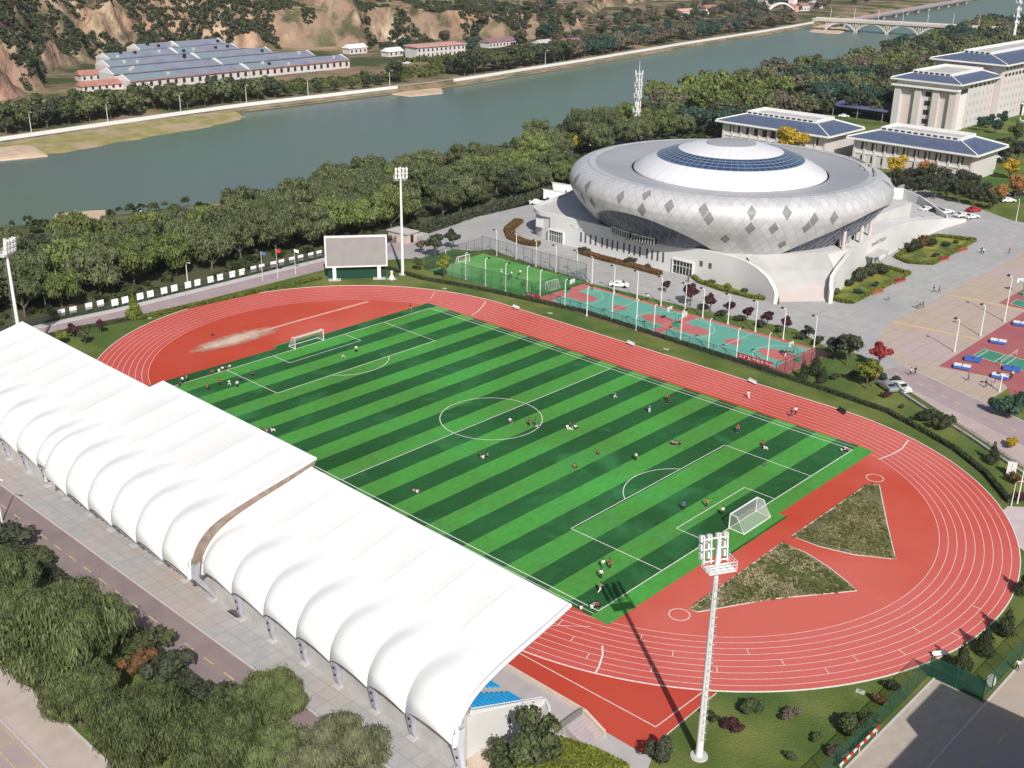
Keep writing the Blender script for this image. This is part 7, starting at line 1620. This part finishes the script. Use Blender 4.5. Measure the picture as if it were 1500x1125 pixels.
ppl([(263, 566, 'stand', 'black', 'black', 'person in black standing at the far left corner of the pitch by the roof'), (268, 562, 'stand', 'white', 'navy', 'person in white top at the far left corner of the pitch'), (274, 559, 'stand', 'grey', 'black', 'person in grey at the far left corner, third from the roof'),
 (311, 546, 'sit', 'red', 'black', 'person in red sitting behind the left goal line'), (321, 544, 'sit', 'white', 'white', 'first person in white sitting behind the left goal line'), (326, 541, 'sit', 'white', 'black', 'second person in white sitting behind the left goal line'), (331, 540, 'sit', 'black', 'black', 'person in black in the seated group behind the left goal line'), (337, 538, 'sit', 'white', 'grey', 'last person in white of the seated group behind the left goal line'),
 (305, 572, 'stand', 'red', 'black', 'player in red nearest the roof in the left half'), (322, 565, 'stand', 'dred', 'black', 'player in dark red in the left penalty area'), (336, 566, 'run', 'white', 'white', 'player in white running in the left penalty area, left one'), (348, 568, 'stand', 'white', 'black', 'player in white in the left penalty area, right one'), (353, 559, 'run', 'grey', 'black', 'player in grey on the left penalty area line'), (370, 552, 'stand', 'navy', 'black', 'player in navy outside the other players of the left penalty area'),
 (522, 516, 'stand', 'white', 'black', 'lone player in white inside the far left penalty area'), (503, 525, 'run', 'green', 'white', 'player in green near the left penalty spot'),
 (384, 632, 'sit', 'black', 'black', 'person in black sitting by the roof edge on the near touchline'), (391, 633, 'sit', 'pink', 'black', 'person in pink sitting by the roof edge on the near touchline'), (398, 631, 'sit', 'white', 'white', 'person in white sitting by the roof edge on the near touchline'),
 (703, 668, 'sit', 'black', 'black', 'person in black at the left of the trio below the centre circle'), (708, 671, 'sit', 'white', 'white', 'person in white in the middle of the trio below the centre circle'), (714, 668, 'sit', 'grey', 'black', 'person in grey at the right of the trio below the centre circle'),
 (606, 721, 'sit', 'grey', 'black', 'person in grey sitting alone with a friend near the near touchline'), (611, 722, 'sit', 'white', 'pink', 'person in white sitting near the near touchline, left half'),
 (747, 617, 'sit', 'white', 'grey', 'person in white sitting on the halfway line inside the centre circle'), (775, 624, 'stand', 'dred', 'black', 'person in dark red inside the right of the centre circle'), (784, 623, 'stand', 'black', 'black', 'person in black inside the right edge of the centre circle'), (789, 626, 'sit', 'blue', 'white', 'person in blue on the right edge of the centre circle line'),
 (831, 627, 'sit', 'white', 'white', 'person in white at the left of the group right of the centre circle'), (835, 624, 'sit', 'black', 'black', 'person in black at the back of the group right of the centre circle'), (838, 629, 'sit', 'grey', 'white', 'person in grey at the front of the group right of the centre circle'), (843, 627, 'sit', 'white', 'black', 'person in white at the right of the group right of the centre circle'),
 (901, 584, 'run', 'grey', 'white', 'player in grey at the far side right of the halfway line'), (951, 604, 'stand', 'blue', 'white', 'player in blue at the far side, right half'), (977, 587, 'stand', 'red', 'black', 'player in red nearest the far touchline'), (979, 589, 'sit', 'black', 'black', 'person in black beside the player in red at the far touchline'),
 (931, 675, 'stand', 'white', 'black', 'lone player in white left of the penalty arc'), (841, 685, 'sit', 'orange', 'black', 'person in orange sitting alone in the right half'), (876, 665, 'sit', 'dred', 'black', 'small figure in dark red above the person in orange'),
 (985, 650, 'sit', 'grey', 'black', 'person in grey in the seated group above the penalty arc'), (990, 651, 'sit', 'pink', 'black', 'person in pink in the seated group above the penalty arc'), (996, 651, 'sit', 'black', 'black', 'person in black in the seated group above the penalty arc'),
 (1080, 633, 'stand', 'red', 'navy', 'player in red above the far corner of the right penalty area'), (1117, 651, 'sit', 'red', 'black', 'person in red in the pair by the far side of the right penalty area'), (1119, 657, 'sit', 'white', 'white', 'person in white in the pair by the far side of the right penalty area'), (1121, 682, 'sit', 'black', 'green', 'person in black sitting inside the right penalty area'),
 (1232, 661, 'sit', 'white', 'black', 'first person in white at the far right corner flag'), (1237, 658, 'sit', 'white', 'white', 'second person in white at the far right corner flag'), (1242, 661, 'sit', 'grey', 'black', 'person in grey at the far right corner flag'),
 (1001, 747, 'stand', 'blue', 'black', 'player in blue left of the right goal area'), (1035, 743, 'stand', 'orange', 'navy', 'player in orange in the right goal area'), (1058, 755, 'stand', 'white', 'black', 'goalkeeper in white standing before the right goal'),
 (883, 833, 'stand', 'white', 'green', 'player in white of the pair near the near right corner'), (893, 833, 'stand', 'dred', 'black', 'player in dark red of the pair near the near right corner'), (880, 848, 'stand', 'white', 'black', 'player in white with black trousers below the pair'), (878, 868, 'run', 'grey', 'white', 'player in grey beside the shadow of the lamps'),
 (866, 891, 'sit', 'white', 'white', 'person in white sitting at the near right corner, left one'), (870, 888, 'sit', 'grey', 'black', 'person in grey sitting at the near right corner'), (874, 888, 'sit', 'red', 'black', 'person in red sitting at the near right corner'), (851, 893, 'sit', 'white', 'grey', 'person in white sitting by the roof corner'),
 (1159, 610, 'walk', 'black', 'black', 'walker in black on the far straight of the track', .08), (1165, 607, 'walk', 'white', 'black', 'walker in white beside the one in black on the far straight', .08), (1096, 583, 'walk', 'white', 'white', 'walker in white on the far straight of the track', .08), (601, 454, 'walk', 'black', 'orange', 'walker in black beside the far right end of the left infield', .08), (312, 492, 'walk', 'dred', 'black', 'person in dark red on the sandy patch side of the left infield', .08),
 (949, 439, 'stand', 'white', 'black', 'player in white on the left basketball court', .06), (868, 424, 'stand', 'dred', 'black', 'player in dark red at the left corner of the basketball courts', .06), (1153, 519, 'run', 'white', 'navy', 'player in white on the right basketball court', .06), (1162, 517, 'stand', 'dred', 'black', 'player in dark red on the right basketball court', .06), (1150, 522, 'run', 'black', 'white', 'player in black on the right basketball court', .06),
 (735, 400, 'run', 'white', 'white', 'player in white in the caged pitch, left one', .06), (749, 405, 'stand', 'white', 'blue', 'player in white in the caged pitch, middle one', .06), (762, 403, 'run', 'white', 'red', 'player in white in the caged pitch, right one', .06), (745, 411, 'run', 'black', 'black', 'player in black in the caged pitch, left one', .06), (758, 409, 'stand', 'navy', 'black', 'player in navy in the caged pitch', .06), (768, 418, 'stand', 'black', 'black', 'player in black in the caged pitch nearest the track', .06),
 (1301, 440, 'walk', 'grey', 'black', 'walker in grey on the plaza in front of the large bed'), (1367, 427, 'walk', 'black', 'black', 'walker in black on the plaza, left of a pair'), (1375, 428, 'walk', 'navy', 'black', 'walker in navy on the plaza, right of a pair'), (1343, 451, 'walk', 'grey', 'black', 'left walker of the three at the edge of the tan paving'), (1347, 452, 'walk', 'black', 'grey', 'middle walker of the three at the edge of the tan paving'), (1351, 450, 'walk', 'navy', 'black', 'right walker of the three at the edge of the tan paving'), (1440, 371, 'walk', 'white', 'black', 'walker in white and black below the second bed'), (1437, 370, 'walk', 'black', 'black', 'walker in black beside the one in white below the second bed'), (1478, 371, 'walk', 'black', 'black', 'lone walker in black at the upper edge of the tan paving'),
 (1333, 549, 'walk', 'white', 'black', 'walker in white crossing the side road junction'), (1340, 548, 'walk', 'black', 'black', 'walker in black crossing the side road junction'), (1418, 557, 'walk', 'grey', 'black', 'walker in grey below the corner of the maroon court'), (1443, 567, 'walk', 'black', 'black', 'person in black left of the pair by the table tennis tables'), (1452, 564, 'stand', 'white', 'white', 'person in white by the table tennis tables, left one'), (1456, 566, 'stand', 'pink', 'white', 'person in pink by the table tennis tables'), (1479, 556, 'stand', 'black', 'black', 'person in black at the end of the lowest table tennis table'), (1482, 553, 'stand', 'white', 'black', 'person in white at the end of the lowest table tennis table'),
 (1134, 444, 'stand', 'black', 'black', 'person in black at the end of the left podium wall'), (1140, 445, 'stand', 'grey', 'black', 'person in grey at the end of the left podium wall'), (1008, 412, 'walk', 'black', 'black', 'walker in black before the main podium entrance'), (1081, 386, 'stand', 'black', 'grey', 'person in black on the podium deck at the top of the ramp', 7.05), (1489, 982, 'stand', 'white', 'black', 'person in white and black on the pavement at the right edge')])

# ================================================================== AIR
t = MB(); t.box(-1150, 420, -330, 1900, -8.5, 170)
hz = t.build('haze'); hz['kind'] = 'stuff'; hm = bpy.data.materials.new('haze_air'); hm.use_nodes = True; hn = hm.node_tree
for q in list(hn.nodes): hn.nodes.remove(q)
ho = hn.nodes.new('ShaderNodeOutputMaterial'); hv = hn.nodes.new('ShaderNodeVolumePrincipled'); hv.inputs['Color'].default_value = (.80, .86, .95, 1); hv.inputs['Density'].default_value = .00007; hv.inputs['Anisotropy'].default_value = .2
hn.links.new(hv.outputs[0], ho.inputs['Volume']); hz.data.materials.append(hm)
